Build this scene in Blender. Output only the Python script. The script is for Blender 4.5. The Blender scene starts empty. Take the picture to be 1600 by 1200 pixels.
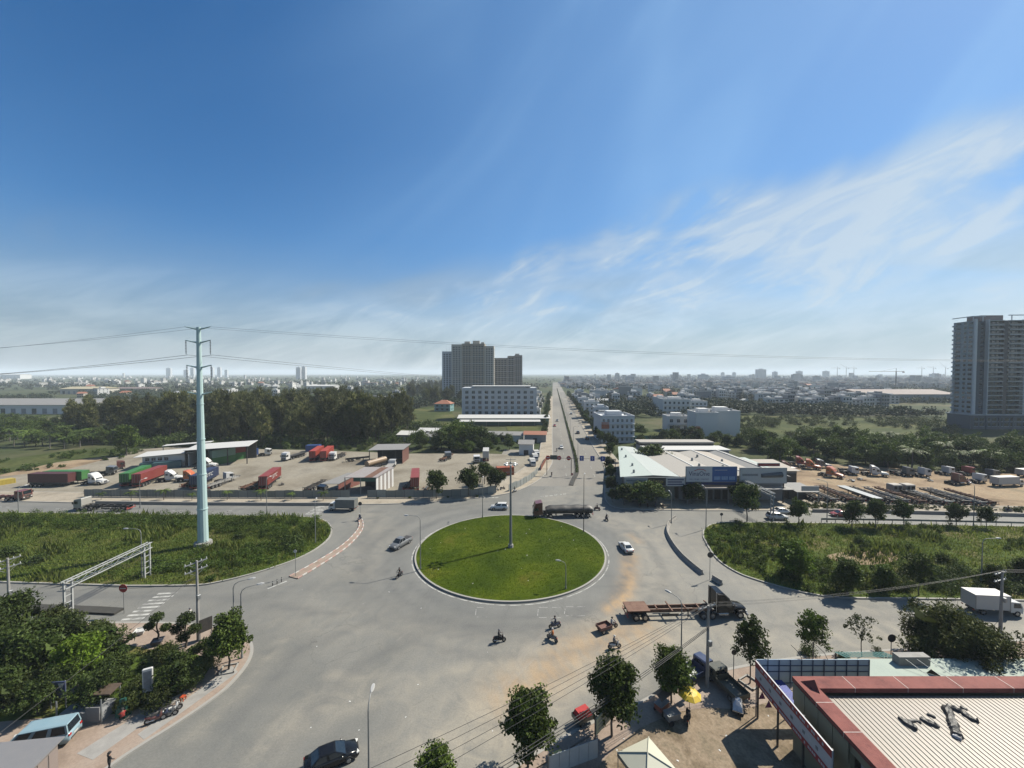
import bpy, math, random
import numpy as np
from mathutils import Vector, Matrix
R = math.radians
rnd = random.Random(7)
scene = bpy.context.scene
COL = scene.collection

# ------------------------------------------------------------------ camera
F, CAMH, PITCH = 620.0, 35.0, math.atan(17 / 620.0)      # focal length in pixels of a 1600 px wide frame
cam = bpy.data.cameras.new('camera')
cam.sensor_width = 36.0
cam.lens = 36.0 * F / 1600.0
cam.clip_start, cam.clip_end = 0.5, 60000.0
camo = bpy.data.objects.new('camera', cam)
COL.objects.link(camo)
camo.location = (0, 0, CAMH)
camo.rotation_euler = (math.pi / 2 - PITCH, 0, 0)
scene.camera = camo

# ------------------------------------------------------------------ sky and sun
SUN_AZ, SUN_EL = R(61), R(47)          # azimuth clockwise from +Y (the view axis)
world = bpy.data.worlds.new('World')
scene.world = world
world.use_nodes = True
wn, wl = world.node_tree.nodes, world.node_tree.links
wn.clear()
def N(nodes, t, **kw):
    n = nodes.new(t)
    for k, v in kw.items():
        if k == 'inp':
            for kk, vv in v.items():
                n.inputs[kk].default_value = vv
        else:
            setattr(n, k, v)
    return n
sky = N(wn, 'ShaderNodeTexSky', sky_type='NISHITA', sun_disc=False, sun_elevation=SUN_EL, sun_rotation=SUN_AZ,
        altitude=10, air_density=1.0, dust_density=0.25, ozone_density=5.0)
bg = N(wn, 'ShaderNodeBackground', inp={1: 0.06})
outw = N(wn, 'ShaderNodeOutputWorld')
tc = N(wn, 'ShaderNodeTexCoord')
sep = N(wn, 'ShaderNodeSeparateXYZ')
wl.new(tc.outputs['Generated'], sep.inputs[0])
def wm(op, a, b=None, clamp=False):
    n = N(wn, 'ShaderNodeMath', operation=op, use_clamp=clamp)
    for i, s in enumerate((a, b)):
        if s is None: continue
        if isinstance(s, (int, float)): n.inputs[i].default_value = s
        else: wl.new(s, n.inputs[i])
    return n.outputs[0]
def wmap(v, a, b, c, d, smooth=True):
    n = N(wn, 'ShaderNodeMapRange', interpolation_type='SMOOTHSTEP' if smooth else 'LINEAR')
    wl.new(v, n.inputs[0])
    for i, x in enumerate((a, b, c, d)): n.inputs[i + 1].default_value = x
    return n.outputs[0]
az = wm('ARCTAN2', sep.outputs[0], sep.outputs[1])
el = wm('ARCSINE', sep.outputs[2])
# cirrus: thin drawn-out streaks that climb to the right, over a milky veil near the horizon
def cloud_noise(rot, sx, sy, scale, dist, off=0.0, detail=9, rough=.6):
    cmb = N(wn, 'ShaderNodeCombineXYZ')
    wl.new(az, cmb.inputs[0]); wl.new(el, cmb.inputs[1])
    cmb.inputs[2].default_value = off
    mp = N(wn, 'ShaderNodeMapping')
    mp.inputs['Rotation'].default_value = (0, 0, rot)
    m2 = N(wn, 'ShaderNodeMapping')
    m2.inputs['Scale'].default_value = (sx, sy, 1)
    wl.new(cmb.outputs[0], mp.inputs[0]); wl.new(mp.outputs[0], m2.inputs[0])
    nz = N(wn, 'ShaderNodeTexNoise', inp={'Scale': scale, 'Detail': detail, 'Roughness': rough, 'Distortion': dist})
    wl.new(m2.outputs[0], nz.inputs['Vector'])
    return nz.outputs[0]
n1 = cloud_noise(R(-13), 1.0, 2.7, 2.0, 1.5, 3.3, rough=.55)
n2 = cloud_noise(R(-20), 1.0, 3.6, 3.6, 2.0, 9.1, rough=.58)
n3 = cloud_noise(R(-42), 0.8, 2.0, 1.5, .6, 4.7, detail=3, rough=.45)
n4 = cloud_noise(R(-6), .8, 2.2, 1.6, 1.4, 7.7, detail=4, rough=.45)
top = wm('ADD', wmap(az, -.45, .50, R(12.5), R(23.5)), wm('MULTIPLY', wm('SUBTRACT', n3, .5), .20))
band = wm('SUBTRACT', top, el)                                  # positive below the upper edge of the clouds
inb = wmap(band, -.01, .06, 0, 1)
streak = wm('ADD', wm('MULTIPLY', wmap(n1, .36, .60, 0, 1), .75), wm('MULTIPLY', wmap(n2, .40, .70, 0, 1), .45), True)
c1 = wm('MULTIPLY', streak, wm('MULTIPLY', inb, wmap(az, -.9, .0, .36, .72)))
high = wm('MULTIPLY', wm('ADD', wmap(n3, .40, .70, 0, .32), .30), wmap(az, -.75, .5, .05, 1))    # thin high veil, denser on the sunward side
soft = wm('MULTIPLY', wmap(n4, .30, .62, .1, .66), wmap(el, R(10), R(18), 1, 0))        # low soft sheet reaching the left
veil = wm('MAXIMUM', wmap(el, 0.0, R(18), .92, 0), soft)
cov = wm('MAXIMUM', c1, veil)
bright = wmap(az, -1.0, 1.0, 0, 1, False)
white = N(wn, 'ShaderNodeMixRGB', blend_type='MIX')
wl.new(bright, white.inputs[0])
white.inputs[1].default_value = (2.0, 2.65, 3.3, 1)
white.inputs[2].default_value = (4.5, 5.4, 5.75, 1)
cl = N(wn, 'ShaderNodeMixRGB', blend_type='MIX')
wl.new(c1, cl.inputs[0]); wl.new(white.outputs[0], cl.inputs[1]); cl.inputs[2].default_value = (6.3, 6.9, 7.2, 1)
mixs = N(wn, 'ShaderNodeMixRGB', blend_type='MIX')
hsv = N(wn, 'ShaderNodeHueSaturation', inp={'Saturation': 1.26, 'Value': 1.0})
wl.new(sky.outputs[0], hsv.inputs['Color'])
hv = N(wn, 'ShaderNodeMixRGB', blend_type='MIX')
wl.new(high, hv.inputs[0]); wl.new(hsv.outputs[0], hv.inputs[1]); hv.inputs[2].default_value = (3.6, 5.9, 8.6, 1)
wl.new(cov, mixs.inputs[0]); wl.new(hv.outputs[0], mixs.inputs[1]); wl.new(cl.outputs[0], mixs.inputs[2])
wl.new(mixs.outputs[0], bg.inputs[0]); wl.new(bg.outputs[0], outw.inputs[0])

sun = bpy.data.lights.new('sun', 'SUN')
sun.energy, sun.angle, sun.color = 5.0, R(0.53), (1.0, .93, .80)
suno = bpy.data.objects.new('sun', sun)
COL.objects.link(suno)
SV = Vector((math.sin(SUN_AZ) * math.cos(SUN_EL), math.cos(SUN_AZ) * math.cos(SUN_EL), math.sin(SUN_EL)))
suno.rotation_euler = SV.to_track_quat('Z', 'Y').to_euler()
suno.location = (60, 30, 120)

vs = scene.view_settings
vs.view_transform, vs.look, vs.exposure, vs.gamma, vs.use_curve_mapping = 'Standard', 'None', 0.95, 1.0, False
scene.cycles.volume_bounces = 1
scene.cycles.max_bounces = 6
scene.cycles.diffuse_bounces = 3
scene.cycles.use_denoising = True

# ------------------------------------------------------------------ placing helpers
ct, st = math.cos(PITCH), math.sin(PITCH)
def G(px, py, z=0.0):
    "ground position seen at a spot of the photograph, for a surface z metres high"
    u, v = (px - 800) / F, -(py - 600) / F
    d = Vector((u, ct + v * st, v * ct - st))
    t = (z - CAMH) / d.z
    return Vector((d.x * t, d.y * t, z))
def HT(py, Y):
    "height of a point Y metres ahead that shows at image row py"
    v = -(py - 600) / F
    return CAMH + Y * (v * ct - st) / (ct + v * st)
def PXS(pts, z=0.0): return [G(x, y, z) for x, y in pts]
ST = math.atan((864 - 800) / F)                       # heading of the avenue
def AV(s, t, z=0.0):                                  # along / across the avenue
    return Vector((s * math.sin(ST) + t * math.cos(ST), s * math.cos(ST) - t * math.sin(ST), z))
def smooth(pts, n=6, closed=False):
    P = [Vector(p) for p in pts]; out = []; L = len(P)
    rng = range(L if closed else L - 1)
    for i in rng:
        g = (lambda k: P[k % L]) if closed else (lambda k: P[min(max(k, 0), L - 1)])
        a, b, c, d = g(i - 1), g(i), g(i + 1), g(i + 2)
        for j in range(n):
            t = j / n
            out.append(.5 * ((2 * b) + (c - a) * t + (2 * a - 5 * b + 4 * c - d) * t * t + (3 * b - a - 3 * c + d) * t ** 3))
    if not closed: out.append(P[-1])
    return out
def inside(pt, poly):
    x, y = pt[0], pt[1]; r = False; j = len(poly) - 1
    for i in range(len(poly)):
        xi, yi, xj, yj = poly[i][0], poly[i][1], poly[j][0], poly[j][1]
        if (yi > y) != (yj > y) and x < (xj - xi) * (y - yi) / (yj - yi) + xi: r = not r
        j = i
    return r
def nz2(p, s, o=0.0): return math.sin(p[0] * s + o) * math.cos(p[1] * s * 1.7 + o * 2) + .5 * math.sin(p[0] * s * 2.3 + p[1] * s * 1.9 + o)
def scatter_px(pts, n, rng, z=0.0):
    "spots spread evenly over an outline of the view, so near ground gets as many as it shows"
    out = []
    while len(out) < n:
        p = (rng.uniform(min(q[0] for q in pts), max(q[0] for q in pts)), rng.uniform(min(q[1] for q in pts), max(q[1] for q in pts)))
        if inside(p, pts): out.append(tuple(G(*p, z).xy))
    return out
def scatter(poly, n, rng):
    xs = [p[0] for p in poly]; ys = [p[1] for p in poly]; out = []
    while len(out) < n:
        p = (rng.uniform(min(xs), max(xs)), rng.uniform(min(ys), max(ys)))
        if inside(p, poly): out.append(p)
    return out

# ------------------------------------------------------------------ materials
MATS = {}
KA = .55                                   # all albedos together, for this exposure
def newmat(name):
    m = bpy.data.materials.new(name); m.use_nodes = True
    n, l = m.node_tree.nodes, m.node_tree.links
    return m, n, l, n['Principled BSDF']
def P(name, col, rough=.6, metal=0.0, var=.18, scale=2.0, bump=0.0, coat=0.0, spec=.5, dirt=0.0, dcol=(.20, .17, .13), coords='Object'):
    "plain procedural surface: two scales of colour wear, optional dust, optional fine relief"
    if name in MATS: return MATS[name]
    col = [c * KA for c in col]; dcol = [c * KA for c in dcol]
    m, n, l, b = newmat(name)
    t = N(n, 'ShaderNodeTexCoord')
    a = N(n, 'ShaderNodeTexNoise', inp={'Scale': scale, 'Detail': 6, 'Roughness': .6})
    f = N(n, 'ShaderNodeTexNoise', inp={'Scale': scale * 9, 'Detail': 4, 'Roughness': .65})
    l.new(t.outputs[coords], a.inputs[0]); l.new(t.outputs[coords], f.inputs[0])
    ad = N(n, 'ShaderNodeMath', operation='MULTIPLY_ADD', inp={1: .35})
    l.new(f.outputs[0], ad.inputs[0]); l.new(a.outputs[0], ad.inputs[2])
    mr = N(n, 'ShaderNodeMapRange', inp={1: .40, 2: .95, 3: 1 - var, 4: 1 + var})
    l.new(ad.outputs[0], mr.inputs[0])
    mx = N(n, 'ShaderNodeMixRGB', blend_type='MULTIPLY', inp={0: 1.0, 1: (*col, 1)})
    l.new(mr.outputs[0], mx.inputs[2])
    last = mx.outputs[0]
    if dirt > 0:
        dr = N(n, 'ShaderNodeMapRange', inp={1: .45, 2: .75, 3: 0.0, 4: dirt})
        l.new(ad.outputs[0], dr.inputs[0])
        dm = N(n, 'ShaderNodeMixRGB', inp={2: (*dcol, 1)})
        l.new(dr.outputs[0], dm.inputs[0]); l.new(last, dm.inputs[1]); last = dm.outputs[0]
    l.new(last, b.inputs['Base Color'])
    b.inputs['Roughness'].default_value = rough
    b.inputs['Metallic'].default_value = metal
    b.inputs['Coat Weight'].default_value = coat
    b.inputs['Specular IOR Level'].default_value = spec
    if bump:
        bp = N(n, 'ShaderNodeBump', inp={'Strength': min(1, bump), 'Distance': .05})
        l.new(f.outputs[0], bp.inputs['Height']); l.new(bp.outputs[0], b.inputs['Normal'])
    MATS[name] = m
    return m
def leafmat(name, c1, c2, trans=.22, warm=(.0, .0, .0), scale=.12):
    "foliage: every leaf its own tone, slow drift of tone over the crowns, light passing through"
    if name in MATS: return MATS[name]
    c1 = [c * KA for c in c1]; c2 = [c * KA for c in c2]
    m, n, l, b = newmat(name)
    geo = N(n, 'ShaderNodeNewGeometry'); oi = N(n, 'ShaderNodeObjectInfo')
    mx = N(n, 'ShaderNodeMixRGB', inp={1: (*c1, 1), 2: (*c2, 1)})
    l.new(geo.outputs['Random Per Island'], mx.inputs[0])
    nz = N(n, 'ShaderNodeTexNoise', inp={'Scale': scale, 'Detail': 5})
    l.new(geo.outputs['Position'], nz.inputs[0])
    mr = N(n, 'ShaderNodeMapRange', inp={1: .3, 2: .7, 3: .6, 4: 1.45}); l.new(nz.outputs[0], mr.inputs[0])
    rr = N(n, 'ShaderNodeMapRange', inp={1: 0, 2: 1, 3: .72, 4: 1.3}); l.new(oi.outputs['Random'], rr.inputs[0])
    mu = N(n, 'ShaderNodeMath', operation='MULTIPLY'); l.new(mr.outputs[0], mu.inputs[0]); l.new(rr.outputs[0], mu.inputs[1])
    m2 = N(n, 'ShaderNodeMixRGB', blend_type='MULTIPLY', inp={0: 1.0}); l.new(mx.outputs[0], m2.inputs[1]); l.new(mu.outputs[0], m2.inputs[2])
    l.new(m2.outputs[0], b.inputs['Base Color'])
    b.inputs['Roughness'].default_value = .6; b.inputs['Specular IOR Level'].default_value = .12
    tr = N(n, 'ShaderNodeBsdfTranslucent'); l.new(m2.outputs[0], tr.inputs[0])
    ms = N(n, 'ShaderNodeMixShader', inp={0: trans})
    l.new(b.outputs[0], ms.inputs[1]); l.new(tr.outputs[0], ms.inputs[2])
    l.new(ms.outputs[0], n['Material Output'].inputs[0])
    MATS[name] = m
    return m
def surf(name, stops, scale, bump=.3, rough=.9, fine=(0.75, 1.2), fscale=8.0, scale2=None, stretch=None, bdist=.06, fdetail=8):
    "ground cover from world position: stops = colour ramp over slow noise, fine noise on top"
    if name in MATS: return MATS[name]
    stops = [(p, [c * KA for c in cc]) for p, cc in stops]
    m, n, l, b = newmat(name)
    geo = N(n, 'ShaderNodeNewGeometry')
    src = geo.outputs['Position']
    if stretch:
        mp = N(n, 'ShaderNodeMapping'); mp.inputs['Scale'].default_value = stretch
        l.new(src, mp.inputs[0]); src = mp.outputs[0]
    a = N(n, 'ShaderNodeTexNoise', inp={'Scale': scale, 'Detail': 8, 'Roughness': .58, 'Distortion': .4}); l.new(src, a.inputs[0])
    cr = N(n, 'ShaderNodeValToRGB'); l.new(a.outputs[0], cr.inputs[0])
    e = cr.color_ramp.elements
    e[0].position, e[0].color = stops[0][0], (*stops[0][1], 1)
    e[1].position, e[1].color = stops[-1][0], (*stops[-1][1], 1)
    for p, c in stops[1:-1]:
        x = e.new(p); x.color = (*c, 1)
    f = N(n, 'ShaderNodeTexNoise', inp={'Scale': fscale, 'Detail': fdetail, 'Roughness': .7}); l.new(geo.outputs['Position'], f.inputs[0])
    mr = N(n, 'ShaderNodeMapRange', inp={1: .3, 2: .7, 3: fine[0], 4: fine[1]}); l.new(f.outputs[0], mr.inputs[0])
    mx = N(n, 'ShaderNodeMixRGB', blend_type='MULTIPLY', inp={0: 1.0}); l.new(cr.outputs[0], mx.inputs[1]); l.new(mr.outputs[0], mx.inputs[2])
    l.new(mx.outputs[0], b.inputs['Base Color']); b.inputs['Roughness'].default_value = rough
    b.inputs['Specular IOR Level'].default_value = .08
    if bump:
        bp = N(n, 'ShaderNodeBump', inp={'Strength': bump, 'Distance': bdist}); l.new(f.outputs[0], bp.inputs['Height']); l.new(bp.outputs[0], b.inputs['Normal'])
    MATS[name] = m
    return m
GLASS = P('window_glass', (.018, .026, .034), rough=.08, var=.3, scale=.8, spec=.8)
GLASS2 = P('tinted_pane', (.05, .075, .09), rough=.12, var=.4, scale=.6, spec=.7)
TYRE = P('tyre_rubber', (.022, .022, .023), rough=.85, var=.3, scale=5)
STEEL = P('galvanised_steel', (.36, .38, .39), rough=.45, metal=.5, var=.15, scale=3)
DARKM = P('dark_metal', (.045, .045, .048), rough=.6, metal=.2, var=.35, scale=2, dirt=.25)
CHROME = P('bright_metal', (.55, .56, .58), rough=.25, metal=.8, var=.1)
WHITEP = P('white_paint', (.74, .74, .72), rough=.45, var=.08, dirt=.25, dcol=(.45, .42, .37))
CONC = P('concrete', (.36, .35, .33), rough=.85, var=.22, scale=.8, bump=.2)
KERB = P('kerb_concrete', (.44, .43, .40), rough=.85, var=.22, scale=.9, bump=.2, dirt=.3)
BARK = P('bark', (.09, .07, .055), rough=.9, var=.35, scale=4, bump=.5)
BARKG = P('grey_bark', (.16, .145, .125), rough=.9, var=.35, scale=3, bump=.4)
RUST = P('rusty_steel', (.19, .075, .04), rough=.8, var=.4, scale=1.5, dirt=.3)
LAMPG = P('lamp_glass', (.75, .75, .72), rough=.3, var=.05)
RED = P('red_lamp', (.45, .02, .015), rough=.25, var=.1)
AMBER = P('clear_lamp', (.8, .8, .76), rough=.15, var=.05)

# ------------------------------------------------------------------ mesh helpers
class MB:
    def __init__(s): s.v, s.f, s.m, s.sm = [], [], [], []
    def add(s, vs_, fs, m=0, sm=False):
        o = len(s.v); s.v += [tuple(v) for v in vs_]
        for f in fs: s.f.append([i + o for i in f]); s.m.append(m); s.sm.append(sm)
        return s
    def box(s, x0, x1, y0, y1, z0, z1, m=0):
        return s.add([(x0, y0, z0), (x1, y0, z0), (x1, y1, z0), (x0, y1, z0), (x0, y0, z1), (x1, y0, z1), (x1, y1, z1), (x0, y1, z1)],
                     [(0, 3, 2, 1), (4, 5, 6, 7), (0, 1, 5, 4), (1, 2, 6, 5), (2, 3, 7, 6), (3, 0, 4, 7)], m)
    def cbox(s, c, size, rz=0, m=0, b=0.0):
        "box by centre, chamfered by b"
        x, y, z = [k / 2 for k in size]; cs, sn = math.cos(rz), math.sin(rz)
        if b <= 0:
            pts = [(i * x, j * y, k * z) for k in (-1, 1) for i, j in ((-1, -1), (1, -1), (1, 1), (-1, 1))]
            fs = [(0, 3, 2, 1), (4, 5, 6, 7), (0, 1, 5, 4), (1, 2, 6, 5), (2, 3, 7, 6), (3, 0, 4, 7)]
        else:
            pts = []; 
            for kz, ins in ((-z, b), (-z + b, 0), (z - b, 0), (z, b)):
                X, Y = x - ins, y - ins; q = b
                for i, j in ((-X + q, -Y), (X - q, -Y), (X, -Y + q), (X, Y - q), (X - q, Y), (-X + q, Y), (-X, Y - q), (-X, -Y + q)): pts.append((i, j, kz))
            fs = [tuple(range(7, -1, -1)), tuple(range(24, 32))]
            for r in range(3):
                for i in range(8): fs.append((r * 8 + i, r * 8 + (i + 1) % 8, r * 8 + 8 + (i + 1) % 8, r * 8 + 8 + i))
        return s.add([(c[0] + p[0] * cs - p[1] * sn, c[1] + p[0] * sn + p[1] * cs, c[2] + p[2]) for p in pts], fs, m)
    def cyl(s, p, q, r0, r1=None, n=8, m=0, caps=True, sm=True):
        p, q = Vector(p), Vector(q); r1 = r0 if r1 is None else r1
        d = (q - p).normalized(); a = d.orthogonal().normalized(); b = d.cross(a)
        vs_ = []
        for c, r in ((p, r0), (q, r1)):
            for i in range(n):
                t = 2 * math.pi * i / n; vs_.append(c + (a * math.cos(t) + b * math.sin(t)) * r)
        s.add(vs_, [(i, (i + 1) % n, n + (i + 1) % n, n + i) for i in range(n)], m, sm)
        if caps: s.add(vs_, [tuple(range(n - 1, -1, -1)), tuple(range(n, 2 * n))], m)
        return s
    def tube(s, pts, r, n=5, m=0, sm=True, r1=None):
        P_ = [Vector(p) for p in pts]; L = len(P_); vs_ = []
        for i, c in enumerate(P_):
            d = (P_[min(i + 1, L - 1)] - P_[max(i - 1, 0)]).normalized()
            a = d.cross(Vector((0, 0, 1)) if abs(d.z) < .95 else Vector((1, 0, 0))).normalized(); b = d.cross(a)
            rr = r if r1 is None else r + (r1 - r) * i / (L - 1)
            for k in range(n):
                t = 2 * math.pi * k / n; vs_.append(c + (a * math.cos(t) + b * math.sin(t)) * rr)
        fs = [(i * n + k, i * n + (k + 1) % n, (i + 1) * n + (k + 1) % n, (i + 1) * n + k) for i in range(L - 1) for k in range(n)]
        return s.add(vs_, fs, m, sm)
    def poly(s, pts, z0, z1, m=0, ms=None, top=True):
        n = len(pts); vs_ = [(p[0], p[1], z0) for p in pts] + [(p[0], p[1], z1) for p in pts]
        ar = sum(pts[i][0] * pts[(i + 1) % n][1] - pts[(i + 1) % n][0] * pts[i][1] for i in range(n))
        side = [(i, (i + 1) % n, n + (i + 1) % n, n + i) for i in range(n)]
        t_ = tuple(range(n, 2 * n))
        if ar < 0: side = [f[::-1] for f in side]; t_ = t_[::-1]
        s.add(vs_, side, m if ms is None else ms)
        if top: s.add(vs_, [t_], m)
        return s
    def loft(s, rings, m=0, sm=False, caps=True):
        n = len(rings[0]); vs_ = [p for r in rings for p in r]
        s.add(vs_, [(i * n + k, i * n + (k + 1) % n, (i + 1) * n + (k + 1) % n, (i + 1) * n + k) for i in range(len(rings) - 1) for k in range(n)], m, sm)
        if caps: s.add(vs_, [tuple(range(n - 1, -1, -1)), tuple(range((len(rings) - 1) * n, len(rings) * n))], m)
        return s
    def quad(s, a, b, c, d, m=0): return s.add([a, b, c, d], [(0, 1, 2, 3)], m)
    def wheel(s, c, r, w, axis='y', m=0, mh=1, n=14):
        a = Vector((0, w / 2, 0)) if axis == 'y' else Vector((w / 2, 0, 0)); c = Vector(c)
        s.cyl(c - a, c + a, r, r, n, m)
        s.cyl(c - a * 1.04, c + a * 1.04, r * .58, r * .58, 10, mh)
        return s
    def mesh(s, name, mats):
        me = bpy.data.meshes.new(name); me.from_pydata(s.v, [], s.f)
        for mt in (mats if isinstance(mats, (list, tuple)) else [mats]): me.materials.append(mt)
        me.polygons.foreach_set('material_index', s.m); me.polygons.foreach_set('use_smooth', s.sm)
        me.update()
        return me
    def build(s, name, mats, parent=None, loc=None, rz=0.0):
        return link(name, s.mesh(name, mats), parent, loc, rz)
def link(name, me, parent=None, loc=None, rz=0.0, scale=None):
    o = bpy.data.objects.new(name, me); COL.objects.link(o)
    if parent is not None: o.parent = parent
    if loc is not None: o.location = loc
    o.rotation_euler = (0, 0, rz)
    if scale is not None: o.scale = scale if hasattr(scale, '__len__') else (scale,) * 3
    return o
def tag(o, label=None, cat=None, group=None, kind=None):
    if label: o['label'] = label
    if cat: o['category'] = cat
    if group: o['group'] = group
    if kind: o['kind'] = kind
    return o
def thing(name, label, cat, loc=(0, 0, 0), rz=0.0, group=None, scale=None):
    return tag(link(name, None, None, loc, rz, scale), label, cat, group)
def struct(name, mb, mats, parent=None):
    o = mb.build(name, mats, parent)
    if parent is None: o['kind'] = 'structure'
    return o
def fastmesh(name, V, Fq, mats, midx=None):
    "mesh from numpy arrays, Fq (n,3) or (n,4)"
    me = bpy.data.meshes.new(name); k = Fq.shape[1]
    me.vertices.add(len(V)); me.vertices.foreach_set('co', np.asarray(V, np.float32).ravel())
    me.loops.add(Fq.size); me.loops.foreach_set('vertex_index', np.asarray(Fq, np.int32).ravel())
    me.polygons.add(len(Fq)); me.polygons.foreach_set('loop_start', np.arange(0, Fq.size, k, dtype=np.int32))
    if midx is not None: me.polygons.foreach_set('material_index', np.asarray(midx, np.int32))
    for mt in (mats if isinstance(mats, (list, tuple)) else [mats]): me.materials.append(mt)
    me.update(calc_edges=True); me.validate()
    return me
def text_mesh(s, size, mat, ext=.01, align='CENTER', name='lettering', squash=1.0, shear=0.0):
    cu = bpy.data.curves.new(name, 'FONT'); cu.body = s; cu.size = size; cu.extrude = ext
    cu.align_x = align; cu.align_y = 'CENTER'; cu.shear = shear; cu.resolution_u = 2
    o = bpy.data.objects.new(name, cu)
    me = bpy.data.meshes.new_from_object(o)
    bpy.data.objects.remove(o); me.name = name; me.materials.clear(); me.materials.append(mat)
    return me
def put_text(s, size, mat, parent, loc, rot, width=None, name='lettering', shear=0.0):
    me = text_mesh(s, size, mat, name=name, shear=shear)
    o = bpy.data.objects.new(name, me); COL.objects.link(o); o.parent = parent
    o.location = loc; o.rotation_euler = rot
    if width:
        xs = [v.co.x for v in me.vertices]; w = max(xs) - min(xs)
        o.scale = (width / w, 1, 1)
    return o
# ================================================================== THE SETTING
GROUND = surf('far_ground', [(.30, (.035, .052, .022)), (.45, (.055, .075, .03)), (.55, (.09, .10, .045)), (.68, (.15, .135, .075))], .012, bump=.2, fscale=.12)
SCRUB = surf('scrub_soil', [(.32, (.050, .085, .012)), (.5, (.085, .125, .022)), (.60, (.15, .14, .05)), (.70, (.20, .165, .085))], .12, bump=.5, fscale=2.0, fine=(.45, 1.5))
LAWN = surf('lawn', [(.30, (.036, .066, .002)), (.48, (.064, .100, .003)), (.60, (.094, .130, .005)), (.72, (.15, .14, .02))], .12, bump=.6, fscale=5.0, fine=(.45, 1.45))
YARD = surf('yard_gravel', [(.30, (.21, .185, .145)), (.46, (.305, .275, .22)), (.6, (.36, .33, .27)), (.72, (.26, .24, .20))], .06, bump=.3, fscale=1.1, fine=(.82, 1.14))
DIRT = surf('bare_earth', [(.28, (.15, .115, .075)), (.45, (.32, .235, .155)), (.58, (.42, .32, .21)), (.72, (.26, .22, .15))], .09, bump=.45, fscale=2.2, fine=(.75, 1.2))
PLOT = surf('trodden_plot', [(.28, (.115, .10, .06)), (.44, (.25, .195, .135)), (.56, (.36, .285, .205)), (.70, (.24, .20, .14))], .35, bump=.6, fscale=4.0, fine=(.65, 1.25))
PAVE = surf('pink_paving', [(.30, (.30, .235, .19)), (.5, (.40, .315, .255)), (.7, (.44, .37, .31))], .30, bump=.2, fscale=5.0, fine=(.82, 1.12))
WALKWAY = surf('dusty_walk', [(.30, (.30, .265, .21)), (.5, (.43, .38, .305)), (.7, (.48, .43, .35))], .18, bump=.2, fscale=2.5, fine=(.8, 1.15))
FIELD = surf('field_grass', [(.30, (.035, .052, .015)), (.45, (.065, .085, .024)), (.6, (.115, .125, .042)), (.75, (.19, .165, .08))], .03, bump=.3, fscale=.5, fine=(.5, 1.4))

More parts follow.
